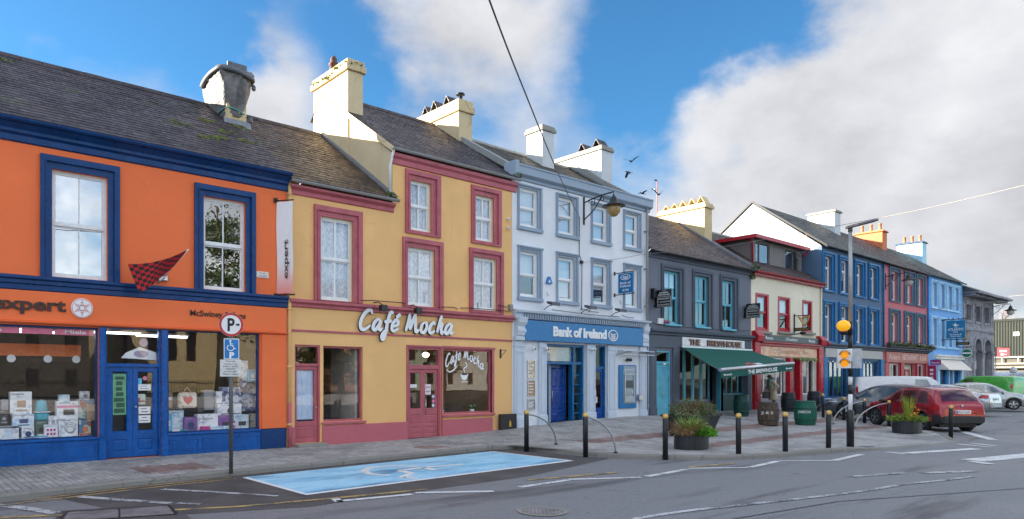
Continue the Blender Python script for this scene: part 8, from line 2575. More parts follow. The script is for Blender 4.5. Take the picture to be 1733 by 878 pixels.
# ------------------------------------------------------------------ birds and the aerial
ar = thing('television_aerial', 'thin red and white aerial mast on the ridge next to the bank', 'aerial', (fx(1112,4),4,10))
ax_, az0, az1 = fx(1112, 4.0), fz(1112, 366, 4.0), fz(1112, 304, 4.0)
mb = MB(); mb.tube([(ax_,4,az0-.3),(ax_,4,az1)], .022, 8); mb.build('mast', flat('rusty_mast', (.42,.16,.13), .6), ar)
mb = MB()
for k in range(4): mb.tube([(ax_-.25,4,az1-.55+.03*k),(ax_+.25,4,az1-.55+.03*k)], .006, 4)
mb.build('rods', M_STEEL, ar)
M_BIRD = flat('crow_black', (.016,.016,.02), .6)
def bird(px, py, t, yaw, flap, s, lab, perched=False):
 c = pt(px, py, t)
 o = thing('bird', lab, 'bird', c, 'dark birds in the sky over the bank')
 f = Vector((math.cos(yaw), math.sin(yaw), .08)); sd = Vector((-math.sin(yaw), math.cos(yaw), 0)); up = Vector((0,0,1))
 mb = MB()
 L = [(-.24,.01),(-.20,.035),(-.08,.065),(.04,.07),(.12,.05),(.16,.042),(.20,.045),(.235,.03),(.26,.012),(.31,.003)]
 rows_ = []
 for a, r in L:
  rows_.append([c + f*a*s + (sd*math.cos(2*math.pi*i/8) + up*math.sin(2*math.pi*i/8))*r*s + up*(.02*s if a > .14 else 0) for i in range(9)])
 mb.grid(rows_)
 mb.face([c - f*.20*s + sd*.03*s, c - f*.20*s - sd*.03*s, c - f*.40*s - sd*.07*s, c - f*.42*s, c - f*.40*s + sd*.07*s])
 mb.build('body', M_BIRD, o)
 for q in (-1, 1):
  if perched:
   W = [c + sd*.05*s*q + f*.10*s + up*.03*s, c + sd*.085*s*q + f*.02*s, c + sd*.05*s*q - f*.34*s - up*.01*s, c + sd*.03*s*q - f*.1*s + up*.05*s]
   MB().face(W).build('wing', M_BIRD, o); continue
  e1 = sd*q*.28*s + up*flap*.5*s; e2 = sd*q*.58*s + up*flap*.82*s
  m = MB(); m.face([c + f*.10*s + sd*q*.05*s, c + f*.13*s + e1, c - f*.09*s + e1*.96, c - f*.10*s + sd*q*.05*s]); m.face([c + f*.13*s + e1, c + f*.05*s + e2, c - f*.10*s + e2*.9, c - f*.09*s + e1*.96])
  m.build('wing', M_BIRD, o)
bird(1068, 273, 30, .3, .35, .62, 'topmost of the flying birds over the bank')
bird(1063, 291, 30, 2.6, -.45, .5, 'flying bird just under the topmost one')
bird(1087, 327, 30, 2.9, .15, .5, 'lowest flying bird close to the bank parapet')
bird(1115, 329, 31, .9, .55, .62, 'bird flapping beside the aerial mast')
ct = depth_of((ax_, 4))
bird(1110, 305, ct, .2, 0, .6, 'bird perched on top of the aerial mast', True)

# ------------------------------------------------------------------ cars
def lerp_tab(tab, x):
 if x <= tab[0][0]: return tab[0][1]
 for (a, b), (c, d) in zip(tab, tab[1:]):
  if x <= c: return b + (d-b)*(x-a)/(c-a)
 return tab[-1][1]
def smooth_tab(tab, n=8):
 p = smooth_line([(a, b, 0) for a, b in tab], n)
 out = []
 for q in p:
  if not out or q.x > out[-1][0] + 1e-4: out.append((q.x, q.y))
 return out
def car_paint(name, c, metallic=.35):
 if name in MATS: return MATS[name]
 t = NT(name)
 n = t.noise(t.coord('Object'), 3, 4)
 col = t.mix(t.rng(n, .35, .7), tuple(x*.93 for x in c), c)
 MATS[name] = t.bsdf(col, t.rng(n, .3, .7, .22, .34), metallic, None, .5, .8); return MATS[name]
def car(label, cat, L, W, top, belt, paint, xr, xf, r, side, wind, rear, loc, heading, clad=False, zs=.24, plate=None, lights='std', name='parked_car', roof_w=.17, pitch=0.0, rails=False, van=False):
 top = smooth_tab(top); w = W/2
 o = thing(name, label, cat, (0,0,0), 'cars parked along the footpath')
 x0, x1 = top[0][0], top[-1][0]
 R = r*1.17
 def ends(x):
  d = min(x-x0, x1-x)
  return 1 - .13*max(0, 1-d/.42)**2.2
 def zbot(x):
  z = zs
  if x-x0 < .35: z = max(z, zs + .14*(1-(x-x0)/.35))
  if x1-x < .35: z = max(z, zs + .10*(1-(x1-x)/.35))
  for xw in (xr, xf):
   if abs(x-xw) < R: z = max(z, r + math.sqrt(R*R-(x-xw)**2))
  return z
 def sec(x):
  zt = lerp_tab(top, x); zb = zbot(x); bl = min(lerp_tab(belt, x), zt-.03)
  e = ends(x)
  k = max(0., min(1., (zt-bl)/.45))
  rt = .92 - roof_w*k
  z1 = max(zb+.02, zs+.17); z1 = min(z1, bl-.05); z2 = min(max(z1+.02, zs+.42), bl-.02); zb = min(zb, bl-.08)
  return [(w*e*.93, zb), (w*e*.99, z1), (w*e, z2), (w*e*.972, bl), (w*e*rt, zt-.07*k-.012), (w*e*rt*.86, zt-.018*k-.004), (w*e*rt*.45, zt+.004), (0, zt+.008)]
 xs_ = sorted(set([x0 + (x1-x0)*i/70 for i in range(71)] + [xw + R*math.sin(a*math.pi/16) for xw in (xr, xf) for a in range(-8, 9)] + [x0+.02, x0+.05, x0+.09, x1-.02, x1-.05, x1-.09]))
 mb = MB()
 secs = [sec(x) for x in xs_]
 for sgn in (1, -1):
  for i in range(len(xs_)-1):
   for j in range(7):
    a, b, c, d = secs[i][j], secs[i+1][j], secs[i+1][j+1], secs[i][j+1]
    mb.f.append(tuple(range(len(mb.v), len(mb.v)+4))); mb.v += [(xs_[i], sgn*a[0], a[1]), (xs_[i+1], sgn*b[0], b[1]), (xs_[i+1], sgn*c[0], c[1]), (xs_[i], sgn*d[0], d[1])]
    xm = (xs_[i]+xs_[i+1])/2
    mb.m.append(1 if clad and (j == 0 or (j == 1 and (xm < x0+.3 or min(abs(xm-xr), abs(xm-xf)) < R*1.15))) else 0); mb.sm.append(True)
 for k in (0, -1):
  s_ = secs[k]; mb.face([(xs_[k], p[0], p[1]) for p in s_] + [(xs_[k], -p[0], p[1]) for p in reversed(s_[:-1])], 1 if clad else 0)
 me_o = mb.build('body', [paint, M_PLASTIC], o)
 bm = bmesh.new(); bm.from_mesh(me_o.data); bmesh.ops.remove_doubles(bm, verts=bm.verts[:], dist=.0005); bmesh.ops.recalc_face_normals(bm, faces=bm.faces[:])
 bm.to_mesh(me_o.data); bm.free()
 MB().box(x0+.25, x1-.25, -(w-.24), w-.24, .2, .62).build('underbody', M_BLACK, o)
 def S(x, seg, u, sgn, off=.006):
  s_ = sec(x); a, b = s_[seg], s_[seg+1]
  y = a[0]+(b[0]-a[0])*u; z = a[1]+(b[1]-a[1])*u
  dy, dz = b[1]-a[1], -(b[0]-a[0]); l = math.hypot(dy, dz) or 1
  return (x, sgn*(y+dy/l*off), z+dz/l*off)
 def patch(nm, mat, seg, xa, xb, u0, u1, sgn, n=10, m=4, off=.006, sl=0.0, sr=0.0):
  P = []
  for j in range(m+1):
   u = u0+(u1-u0)*j/m; f = j/m
   a = xa + sl*f; b = xb - sr*f
   P.append([S(a+(b-a)*i/n, seg, u, sgn, off) for i in range(n+1)])
  return MB().grid(P).build(nm, mat, o)
 for sgn in (1, -1):
  for xa, xb, sl, sr in side: patch('side_window', M_CARGLASS, 3, xa, xb, .07, .90, sgn, sl=sl, sr=sr)
 def tpatch(nm, mat, xa, xb, f, n=8, off=.006, lift=0):
  P = []
  for i in range(n+1):
   x = xa+(xb-xa)*i/n; s_ = sec(x); row = []
   pts = [s_[7], s_[6], s_[5], s_[4]]
   yl = s_[4][0]*f
   for k in range(-6, 7):
    y = yl*k/6; ay = abs(y)
    z = s_[7][1]
    for (ya, za), (yb, zb_) in zip([(p[0], p[1]) for p in pts], [(p[0], p[1]) for p in pts][1:]):
     if ya <= ay <= yb: z = za+(zb_-za)*(ay-ya)/max(1e-6, yb-ya); break
    row.append((x + (off if x > 0 else -off), y, z+off))
   P.append(row)
  return MB().grid(P).build(nm, mat, o)
 if wind: tpatch('windscreen', M_CARGLASS, wind[0], wind[1], .93)
 if rear: tpatch('rear_window', M_CARGLASS, rear[0], rear[1], .88)
 def cabin():
  if not side: return
  xa, xb = side[0][0]-.15, side[-1][1]+.1
  m = MB(); m.bbox(xa+.3, xa+.45, -w*.6, w*.6, .6, 1.12, .05); m.bbox((xa+xb)/2+.1, (xa+xb)/2+.25, -w*.65, -w*.1, .6, 1.18, .05); m.bbox((xa+xb)/2+.1, (xa+xb)/2+.25, w*.1, w*.65, .6, 1.18, .05); m.build('seat', M_BLACK, o)
 # tail lights, headlights, bumpers, mirrors, door seams, handles
 M_TAIL = flat('tail_light_red', (.45,.01,.012), .18, spec=.6); M_HEAD = flat('headlight_clear', (.62,.64,.66), .12, .3)
 for sgn in (1, -1):
  if van: patch('tail_light', M_TAIL, 3, x0+.03, x0+.14, .0, .45, sgn, 4, 4, .012)
  else:
   patch('tail_light', M_TAIL, 2, x0+.06, x0+.48, .45, .98, sgn, 6, 3, .010, sr=.14)
  patch('headlight', M_HEAD, 2, x1-.52, x1-.06, .35, .95, sgn, 6, 3, .010)
  xm = side[-1][1]-.08 if side else x1-1.4
  z = lerp_tab(belt, xm)+.07
  MB().bbox(xm-.06, xm+.07, sgn*(w*.95), sgn*(w*.95+.19), z-.055, z+.075, .035).build('mirror', paint if not clad else M_PLASTIC, o)
  seams = sorted(set([q for s4 in side for q in (s4[0]-.05, s4[1]+.05)]))
  m = MB()
  for q in seams[1:]:
   s_ = sec(q); P = [(q-.005, sgn*(p[0]+.003), p[1]) for p in s_[1:4]]; Q = [(q+.005, p[1], p[2]) for p in P]
   m.grid([P, Q])
  m.build('door_seam', M_BLACK, o)
  for s4 in side[:2] if len(side) > 1 else side:
   hx = s4[0]+.12; s_ = sec(hx); z = s_[3][1]-.12
   MB().bbox(hx-.09, hx+.09, sgn*(w*.985), sgn*(w*.985+.035), z-.015, z+.018, .01).build('door_handle', paint, o)
 zt0 = lerp_tab(top, x0)
 MB().bbox(x0-.05, x0+.12, -w*.78, w*.78, zs+.10, zs+.38, .04).build('rear_bumper', M_PLASTIC if clad else paint, o)
 MB().bbox(x1-.12, x1+.03, -w*.72, w*.72, zs+.06, zs+.30, .04).build('front_bumper', M_PLASTIC if clad else paint, o)
 MB().bbox(x1-.06, x1+.012, -w*.5, w*.5, zs+.34, zs+.46, .015).build('grille', M_BLACK, o)
 if rails:
  for sgn in (1, -1):
   m = MB(); m.tube([(x, sgn*sec(x)[4][0]*.97, sec(x)[4][1]+.07) for x in (side[0][0]+.1, side[0][0]+.4, 0, side[-1][1]-.7, side[-1][1]-.5)], .018, 6); m.build('roof_rail', M_STEEL, o)
 xp = x0+.02
 pz = zs+.52 if not van else zs+.40
 pxx = next((x for x in [x0 + .01*i for i in range(60)] if lerp_tab(top, x) > pz), x0)-.012
 po = MB().bbox(pxx-.03, pxx+.05, -.27, .27, pz-.06, pz+.06, .004).build('number_plate', M_WHITEP, o)
 if plate:
  m = MB(); text_into(m, plate, (pxx-.032, .20, pz-.032), (0,-1,0), UZ, width=.42, height=.065, offset=.012); m.build('plate_lettering', M_BLACKP, po)
  MB().box(pxx-.033, pxx-.0295, .215, .262, pz-.05, pz+.05).build('plate_band', flat('plate_blue', (.01,.06,.35), .5), po)
 for xw in (xr, xf):
  for sgn in (1, -1):
   y = sgn*(w-.12)
   wt_ = MB(); wt_.lathe([(r*.62,-.105),(r*.93,-.105),(r*.985,-.08),(r,-.03),(r,.03),(r*.985,.08),(r*.93,.105),(r*.62,.105)], (xw, y, r), 28, axis='y', caps=False)
   wh = wt_.build('wheel', M_RUBBER, o)
   m = MB(); m.lathe([(r*.60,sgn*.09),(r*.67,sgn*.108),(r*.70,sgn*.10)], (xw,y,r), 28, axis='y', caps=False)
   for k in range(5):
    for dd_ in (-.13, .13):
     a = 2*math.pi*k/5 + .3
     P0 = (math.cos(a)*r*.10, math.sin(a)*r*.10); P1 = (math.cos(a+dd_)*r*.64, math.sin(a+dd_)*r*.64)
     tx, tz = -math.sin(a)*r*.055, math.cos(a)*r*.055
     yy = y+sgn*.10
     m.face([(xw+P0[0]-tx,yy,r+P0[1]-tz),(xw+P0[0]+tx,yy,r+P0[1]+tz),(xw+P1[0]+tx*.8,yy-sgn*.012,r+P1[1]+tz*.8),(xw+P1[0]-tx*.8,yy-sgn*.012,r+P1[1]-tz*.8)])
   m.lathe([(0,sgn*.105),(r*.15,sgn*.102)], (xw,y,r), 14, axis='y', caps=False)
   m.build('rim', M_ALLOY, wh)
   MB().lathe([(0,sgn*.055),(r*.62,sgn*.055)], (xw,y,r), 20, axis='y', caps=False).build('brake_disc', M_BLACK, wh)
 cabin()
 o.location = loc; o.rotation_euler = (0, -pitch, heading)
 return o, S, sec, x0, x1

SUV_TOP = [(-2.17,.62),(-2.15,.80),(-2.10,1.00),(-2.03,1.12),(-1.82,1.42),(-1.66,1.55),(-1.2,1.60),(-.5,1.62),(.05,1.58),(.5,1.40),(1.08,1.06),(1.4,.99),(1.9,.90),(2.08,.78),(2.13,.62)]
M_REDCAR = car_paint('cherry_red_car', (.34,.010,.024), .2)
hr = math.radians(52)
rwx, rwy = gp(1634, 728.5, RZ)
cx_ = rwx + math.cos(hr)*1.33 - math.sin(hr)*.75; cy_ = rwy + math.sin(hr)*1.33 + math.cos(hr)*.75
o, S, sec, x0c, x1c = car('cherry red crossover parked with its rear towards the road beside the flower planter', 'car', 4.33, 1.80, SUV_TOP, [(-2.2,1.02),(-1.0,1.0),(.5,.95),(1.3,.92),(2.2,.8)], M_REDCAR, -1.31, 1.33, .335,
 [(-1.62,-1.02,.28,.0),(-.94,-.12,.02,.0),(-.02,.86,.0,.42)], (.16,1.02), (-2.02,-1.74), (cx_, cy_, RZ), hr, clad=True, plate='09-KY-2293', rails=True, pitch=math.radians(1.2))
for sgn in (1, -1):
 pass
m = MB(); m.lathe([(.035,-2.16),(.05,-2.165),(.05,-2.15)], (0,0,.0), 12, axis='x'); m.v = [(p[0]+.02, p[1], p[2]+.98) for p in m.v]; m.build('badge', M_STEEL, o)
MB().tube([(-2.0,.0,1.17),(-1.98,.35,1.20)], .012, 5).build('rear_wiper', M_BLACK, o)
def place(px, t, z=RZ):
 a = (px-CX)/FPX; return (t*(CS+SN*a), t*(SN-CS*a)-CAM_D, z)
HATCH_TOP = [(-2.1,.60),(-2.08,.85),(-2.0,1.05),(-1.75,1.38),(-1.4,1.50),(-.6,1.55),(.1,1.50),(.55,1.33),(1.15,1.02),(1.6,.94),(2.05,.82),(2.18,.62)]
SEDAN_TOP = [(-2.36,.60),(-2.34,.85),(-2.28,1.00),(-1.95,1.07),(-1.65,1.12),(-1.1,1.35),(-.5,1.47),(.1,1.46),(.6,1.30),(1.2,1.02),(1.6,.95),(2.2,.82),(2.38,.60)]
VAN_TOP = [(-2.18,.70),(-2.17,1.3),(-2.12,1.72),(-2.0,1.82),(-1.0,1.86),(.2,1.84),(.6,1.74),(1.2,1.28),(1.5,1.10),(1.9,1.0),(2.1,.85),(2.16,.62)]
BV_TOP = [(-2.45,.75),(-2.44,1.5),(-2.38,1.84),(-2.2,1.94),(-1.0,1.98),(.8,1.96),(1.2,1.84),(1.75,1.32),(1.95,1.16),(2.3,1.0),(2.45,.66)]
bl = [(-2.4,.98),(0,.94),(1.3,.92),(2.3,.8)]
M_GREYCAR = car_paint('charcoal_car', (.075,.085,.10)); M_SILVER = car_paint('silver_car', (.48,.49,.50), .7); M_WHITECAR = car_paint('white_car', (.74,.75,.76), 0); M_GREENVAN = car_paint('post_green_van', (.06,.40,.05), 0); M_BLUECAR = car_paint('midnight_blue_car', (.02,.035,.10)); M_PALEVAN = car_paint('pale_blue_car', (.35,.42,.50), .4)
car('charcoal grey hatchback behind the red car with its nose towards the houses', 'car', 4.3, 1.8, HATCH_TOP, bl, M_GREYCAR, -1.3, 1.32, .33, [(-1.55,-.9,.3,0),(-.82,-.05,0,0),(.05,.95,0,.45)], (.2,1.1), (-2.0,-1.5), place(1492, 31.8, -.02), math.radians(104), rails=True)
car('white van behind the charcoal car with only its roof and windscreen in view', 'van', 4.9, 1.9, BV_TOP, [(-2.5,1.05),(1,1.05),(2.4,.9)], M_WHITECAR, -1.5, 1.6, .34, [(.35,1.25,0,.35)], (1.0,1.85), None, place(1530, 38.5, -.06), math.radians(-62), name='parked_van', roof_w=.10, van=True)
car('silver saloon parked with its tail lights towards the road', 'car', 4.76, 1.82, SEDAN_TOP, bl, M_SILVER, -1.38, 1.36, .33, [(-1.3,-.85,.25,0),(-.78,-.02,0,0),(.08,1.0,0,.45)], (.25,1.15), (-1.62,-.75), place(1592, 36.5, .0), math.radians(86), plate='06-KY-118')
car('small silver hatchback facing the road between the saloon and the green van', 'car', 4.0, 1.72, [(a*.94, b) for a, b in HATCH_TOP], bl, M_SILVER, -1.22, 1.24, .31, [(-1.4,-.85,.3,0),(-.78,-.05,0,0),(.05,.85,0,.42)], (.2,1.0), (-1.88,-1.4), place(1666, 41.0, .0), math.radians(-72))
car('bright green small van parked nose in near the far end of the row', 'van', 4.35, 1.80, VAN_TOP, [(-2.2,1.05),(0,1.02),(1.4,.98),(2.2,.85)], M_GREENVAN, -1.35, 1.36, .32, [(.05,.95,0,.38)], (.55,1.35), None, place(1660, 45.5, .1), math.radians(76), name='parked_van', roof_w=.09, van=True)
car('midnight blue car parked past the green van at the picture edge', 'car', 4.3, 1.8, HATCH_TOP, bl, M_BLUECAR, -1.3, 1.32, .33, [(-1.55,-.9,.3,0),(-.82,-.05,0,0),(.05,.95,0,.45)], (.2,1.1), (-2.0,-1.5), place(1752, 48.5, .1), math.radians(70))
car('pale blue van parked by the shed at the end of the street', 'van', 4.9, 1.9, BV_TOP, [(-2.5,1.05),(1,1.05),(2.4,.9)], M_PALEVAN, -1.5, 1.6, .34, [(-.6,.25,0,0),(.35,1.25,0,.35)], (1.0,1.85), None, place(1704, 66, .45), math.radians(-30), name='parked_van', roof_w=.12, van=True)
car('white hatchback far off beyond the green van', 'car', 4.1, 1.75, HATCH_TOP, bl, M_WHITECAR, -1.3, 1.32, .33, [(-1.55,-.9,.3,0),(-.82,-.05,0,0),(.05,.95,0,.45)], (.2,1.1), (-2.0,-1.5), place(1733, 62, .35), math.radians(-60))
car('dark hatchback parked far off behind the white hatchback', 'car', 4.1, 1.75, HATCH_TOP, bl, M_GREYCAR, -1.3, 1.32, .33, [(-1.55,-.9,.3,0),(-.82,-.05,0,0),(.05,.95,0,.45)], (.2,1.1), (-2.0,-1.5), place(1722, 56, .2), math.radians(-70))
# bollard-like parking meter by the shed
mp_ = place(1716, 60, .2)
pm = thing('parking_meter', 'pale parking meter post with a round sign in front of the shed', 'parking meter', mp_)
mb = MB(); mb.tube([(mp_[0],mp_[1],.1),(mp_[0],mp_[1],2.2)], .06, 8); mb.bbox(mp_[0]-.2,mp_[0]+.2,mp_[1]-.15,mp_[1]+.15,1.1,2.0,.03); mb.build('post', flat('pale_meter', (.62,.60,.55), .5), pm)
mb = MB(); mb.lathe([(0,mp_[0]-.24),(.28,mp_[0]-.24),(.28,mp_[0]-.20),(0,mp_[0]-.20)], (0,mp_[1],2.5), 18, axis='x', caps=False); mb.build('sign_disc', M_WHITEP, pm)

# ------------------------------------------------------------------ the person
PXX, PYY = 33.15, -.95
pz_ = gz(PXX, PYY) + .02
person = thing('person', 'person in a long beige coat with dark hair standing behind the brown barrel', 'person', (0,0,0))
def skinned(name, pts, edges, rad, mat, parent, root=0, sub=2):
 me = bpy.data.meshes.new(name); me.from_pydata(pts, edges, [])
 o = bpy.data.objects.new(name, me); COL.objects.link(o)
 sk = o.modifiers.new('skin', 'SKIN'); ss = o.modifiers.new('sub', 'SUBSURF'); ss.levels = sub; ss.render_levels = sub
 for i, r in enumerate(rad):
  v = me.skin_vertices[0].data[i]; v.radius = (r, r) if not isinstance(r, tuple) else r; v.use_root = (i == root)
 dg = bpy.context.evaluated_depsgraph_get(); dg.update()
 nm = bpy.data.meshes.new_from_object(o.evaluated_get(dg))
 bpy.data.objects.remove(o); bpy.data.meshes.remove(me)
 for p in nm.polygons: p.use_smooth = True
 nm.materials.clear(); nm.materials.append(mat); nm.name = name
 q = bpy.data.objects.new(name, nm); COL.objects.link(q); q.parent = parent; OFFS[q.name] = Vector((0,0,0))
 return q
M_SKIN = flat('skin', (.42,.24,.17), .55); M_COAT = flat('beige_coat', (.46,.39,.29), .85); M_HAIR = flat('dark_hair', (.02,.014,.011), .5); M_TROU = flat('dark_trousers', (.03,.03,.035), .8); M_SCARF = flat('teal_scarf', (.02,.24,.22), .8)
pts = [(0,0,.93),(.02,0,1.14),(.05,0,1.34),(.07,0,1.46),(.09,0,1.535),(.115,0,1.60),(.12,0,1.68),
 (.05,.17,1.40),(-.12,.25,1.16),(.03,.20,.99),(.05,-.17,1.40),(.10,-.24,1.14),(.26,-.10,1.02),
 (0,.09,.86),(.03,.10,.48),(-.03,.10,.09),(.10,.11,.04),(0,-.09,.86),(-.05,-.10,.48),(-.12,-.10,.10),(.01,-.11,.04)]
ed = [(0,1),(1,2),(2,3),(3,4),(4,5),(5,6),(2,7),(7,8),(8,9),(2,10),(10,11),(11,12),(0,13),(13,14),(14,15),(15,16),(0,17),(17,18),(18,19),(19,20)]
rd_ = [.13,.115,.13,.06,.05,.078,.082,.058,.046,.034,.058,.046,.034,.085,.06,.042,.035,.085,.06,.042,.035]
skinned('body', pts, ed, rd_, M_SKIN, person)
def hand(base, fwd, side, parent):
 f = Vector(fwd).normalized(); s = Vector(side).normalized(); n = f.cross(s)
 b = Vector(base)
 P = [b, b+f*.045, b+f*.085]; E_ = [(0,1),(1,2)]; Rr = [.024,.032,.030]
 P.append(b+f*.03+s*.045); E_.append((1,3)); Rr.append(.013); P.append(b+f*.075+s*.06-n*.01); E_.append((3,4)); Rr.append(.010)
 for k, ln in enumerate((.066,.076,.070,.054)):
  off = s*(.027-.018*k)
  i0 = len(P); P.append(b+f*.10+off); E_.append((2,i0)); Rr.append(.0105)
  P.append(b+f*(.10+ln*.55)+off-n*.014); E_.append((i0,i0+1)); Rr.append(.0095)
  P.append(b+f*(.10+ln*.85)+off-n*.038); E_.append((i0+1,i0+2)); Rr.append(.008)
 skinned('hand', [tuple(p) for p in P], E_, Rr, M_SKIN, parent, 0, 1)
hand((.04,.20,.985), (.65,.15,-.7), (.6,.3,.6), person); hand((.27,-.095,1.015), (.75,.35,-.35), (.3,.5,.8), person)
# coat: loft of flattened rings, open below the neck, to the knee
rows_ = []
for z, rx, ry, cx in ((1.475,.085,.10,.065),(1.45,.11,.16,.06),(1.40,.135,.205,.05),(1.28,.15,.20,.04),(1.12,.14,.18,.02),(.98,.155,.20,.005),(.80,.175,.225,-.01),(.62,.195,.245,-.02),(.52,.20,.25,-.025),(.515,.185,.235,-.025)):
 rows_.append([(cx + rx*math.cos(2*math.pi*i/26)*(1+.03*math.sin(5*i)), ry*math.sin(2*math.pi*i/26)*(1+.03*math.sin(4*i+z*9)), z) for i in range(27)])
MB().grid(rows_).build('coat', M_COAT, person)
mb = MB()
mb.tube(smooth_line([(.05,.16,1.41),(-.03,.235,1.28),(-.125,.255,1.16),(-.05,.235,1.06),(.025,.205,1.0)], 4), [.078]*4+[.072]*4+[.066]*4+[.058]*4+[.052], 12)
mb.tube(smooth_line([(.05,-.16,1.41),(.09,-.22,1.28),(.10,-.24,1.15),(.18,-.17,1.08),(.25,-.105,1.03)], 4), [.078]*4+[.072]*4+[.066]*4+[.058]*4+[.052], 12)
apart(mb, 'sleeve', M_COAT, person, 1)
mb = MB()
mb.tube([(0,.09,.80),(.03,.10,.48),(-.03,.10,.12)], [.095,.07,.062], 12); mb.tube([(0,-.09,.80),(-.05,-.10,.48),(-.12,-.10,.12)], [.095,.07,.062], 12); apart(mb, 'trouser_leg', M_TROU, person, 1)
mb = MB()
for y, xo in ((.10,-.03),(-.10,-.12)):
 mb.bbox(xo-.075, xo+.19, y-.045, y+.045, .0, .03, .008); mb.bbox(xo-.07, xo+.10, y-.042, y+.042, .031, .11, .03); mb.bbox(xo+.02, xo+.185, y-.042, y+.042, .031, .075, .03)
apart(mb, 'shoe', M_BLACK, person, 1)
rows_ = []
for k in range(9):
 ph = math.pi*.5 - k*(math.pi*.62/8); rr = .112*math.cos(ph)
 rows_.append([(.105 - .012 + rr*1.02*math.cos(a) , rr*.93*math.sin(a), 1.625 + .115*math.sin(ph) - (.045*max(0, -math.cos(a)) if k > 4 else 0) + (.04*max(0, math.cos(a)) if k > 4 else 0)) for a in [2*math.pi*i/20 for i in range(21)]])
MB().grid(rows_).build('hair', M_HAIR, person)
mb = MB(); mb.lathe([(.0,1.50),(.05,1.52),(.07,1.58),(.04,1.64),(0,1.66)], (.01,0,0), 12, caps=False); mb.build('hair_bun', M_HAIR, person)
mb = MB(); mb.prism([(.185,1.60),(.222,1.575),(.19,1.565)], 'y', -.012, .012)
for q in (-1,1): mb.lathe([(0,-.016),(.016,0),(0,.016)], (.10,q*.085,1.60), 8, caps=False)
mb.build('nose_and_ears', M_SKIN, person)
mb = MB()
for q in (-1,1): mb.lathe([(0,-.008),(.009,0),(0,.008)], (.188,q*.032,1.615), 8, caps=False)
apart(mb, 'eye', M_BLACK, person, 1); MB().bbox(.186,.196,-.022,.022,1.535,1.543,.003).build('mouth', flat('lips', (.30,.10,.09), .5), person)
rows_ = []
for z, r, cx in ((1.40,.15,.07),(1.44,.135,.07),(1.49,.10,.075),(1.53,.075,.085)): rows_.append([(cx + r*math.cos(2*math.pi*i/18)*(1+.05*math.sin(3*i)), r*1.05*math.sin(2*math.pi*i/18), z) for i in range(19)])
MB().grid(rows_).build('scarf', M_SCARF, person)
MB().prism([(.14,1.42),(.21,1.38),(.20,1.12),(.13,1.12)], 'y', -.05, .07).build('scarf_end', M_SCARF, person)
person.location = (PXX, PYY, pz_); person.rotation_euler = (0, math.radians(4), math.radians(140))
bag = thing('handbag', 'black handbag hanging in front of the person in the beige coat', 'bag', (0,0,0))
MB().bbox(-.17, .17, -.07, .07, .0, .30, .04).build('bag_body', M_BLACK, bag)
MB().tube(smooth_line([(-.12,0,.29),(-.10,0,.42),(0,0,.47),(.10,0,.42),(.12,0,.29)], 5), .010, 6).build('handle', M_BLACK, bag)
fw = Vector((math.cos(math.radians(140)), math.sin(math.radians(140)), 0)); lf_ = Vector((-fw.y, fw.x, 0))
bag.location = Vector((PXX, PYY, pz_ + .60)) + fw*.36 + lf_*(-.03); bag.rotation_euler = (0, 0, math.radians(130))

# ------------------------------------------------------------------ trees
def tree(name, label, x, y, h, r, trunk_h, m_leaf, m_bark, n, seed, size=.35, conifer=False, z=0.0):
 rt_ = random.Random(seed)
 o = thing(name, label, 'tree', (x,y,z))
 mb = MB(); mb.tube([(x,y,z-.2),(x+.1,y,z+h*.3),(x-.05,y+.1,z+h*.65),(x,y,z+h*.95)], [h*.030,h*.022,h*.014,h*.004], 10)
 limbs = []
 for k in range(14):
  zz = z + trunk_h + (h*.9-trunk_h)*k/14; a = k*2.4 + rt_.uniform(-.3,.3)
  rr = r*(1-(zz-z)/h*.85) if conifer else r*math.sin(math.pi*min(.95,.18+.75*((zz-z)-trunk_h*.6)/(h-trunk_h*.6)))
  e = Vector((x+rr*.8*math.cos(a), y+rr*.8*math.sin(a), zz + (rr*.1 if conifer else rr*.45)))
  mid = Vector((x,y,zz)).lerp(e, .5) + Vector((0,0,-.1*rr if conifer else .1*rr))
  mb.tube([(x,y,zz), mid, e], [h*.008,h*.005,h*.002], 6); limbs.append((Vector((x,y,zz)), mid, e))
 mb.build('trunk', m_bark, o)
 mc = MB()
 for (a0, m0, e0) in limbs:
  for q in range(3 if not conifer else 4):
   t = rt_.uniform(.35,1.05); c = (m0.lerp(e0, (t-.5)*2) if t > .5 else a0.lerp(m0, t*2)) + Vector((rt_.uniform(-.4,.4), rt_.uniform(-.4,.4), rt_.uniform(-.3,.5)))*r*.25
   cr = r*rt_.uniform(.16,.34)
   for _ in range(n//42):
    d = Vector((rt_.gauss(0,1), rt_.gauss(0,1), rt_.gauss(0,.55))); d = d/ max(.3, d.length) * cr * rt_.random()**.5
    p = c + d
    u = Vector((rt_.uniform(-1,1), rt_.uniform(-1,1), rt_.uniform(-.7,.5))).normalized(); v = u.cross(Vector((rt_.uniform(-1,1),rt_.uniform(-1,1),1))).normalized()
    s = size*rt_.uniform(.5,1.2)
    mc.face([p-u*s*.5, p+v*s*.28, p+u*s*.5, p-v*s*.28])
 mc.build('crown', m_leaf, o)
M_BARK = flat('bark', (.07,.055,.045), .9)
M_PINKTW = foliage('bare_twigs', (.26,.17,.15), (.40,.27,.24))
xt, yt, zt_ = place(1697, 130, 0)
tree('bare_tree', 'bare pinkish winter tree rising behind the green shed', xt, yt, 14.5, 5.5, 4, M_PINKTW, M_BARK, 2600, 31, .22)

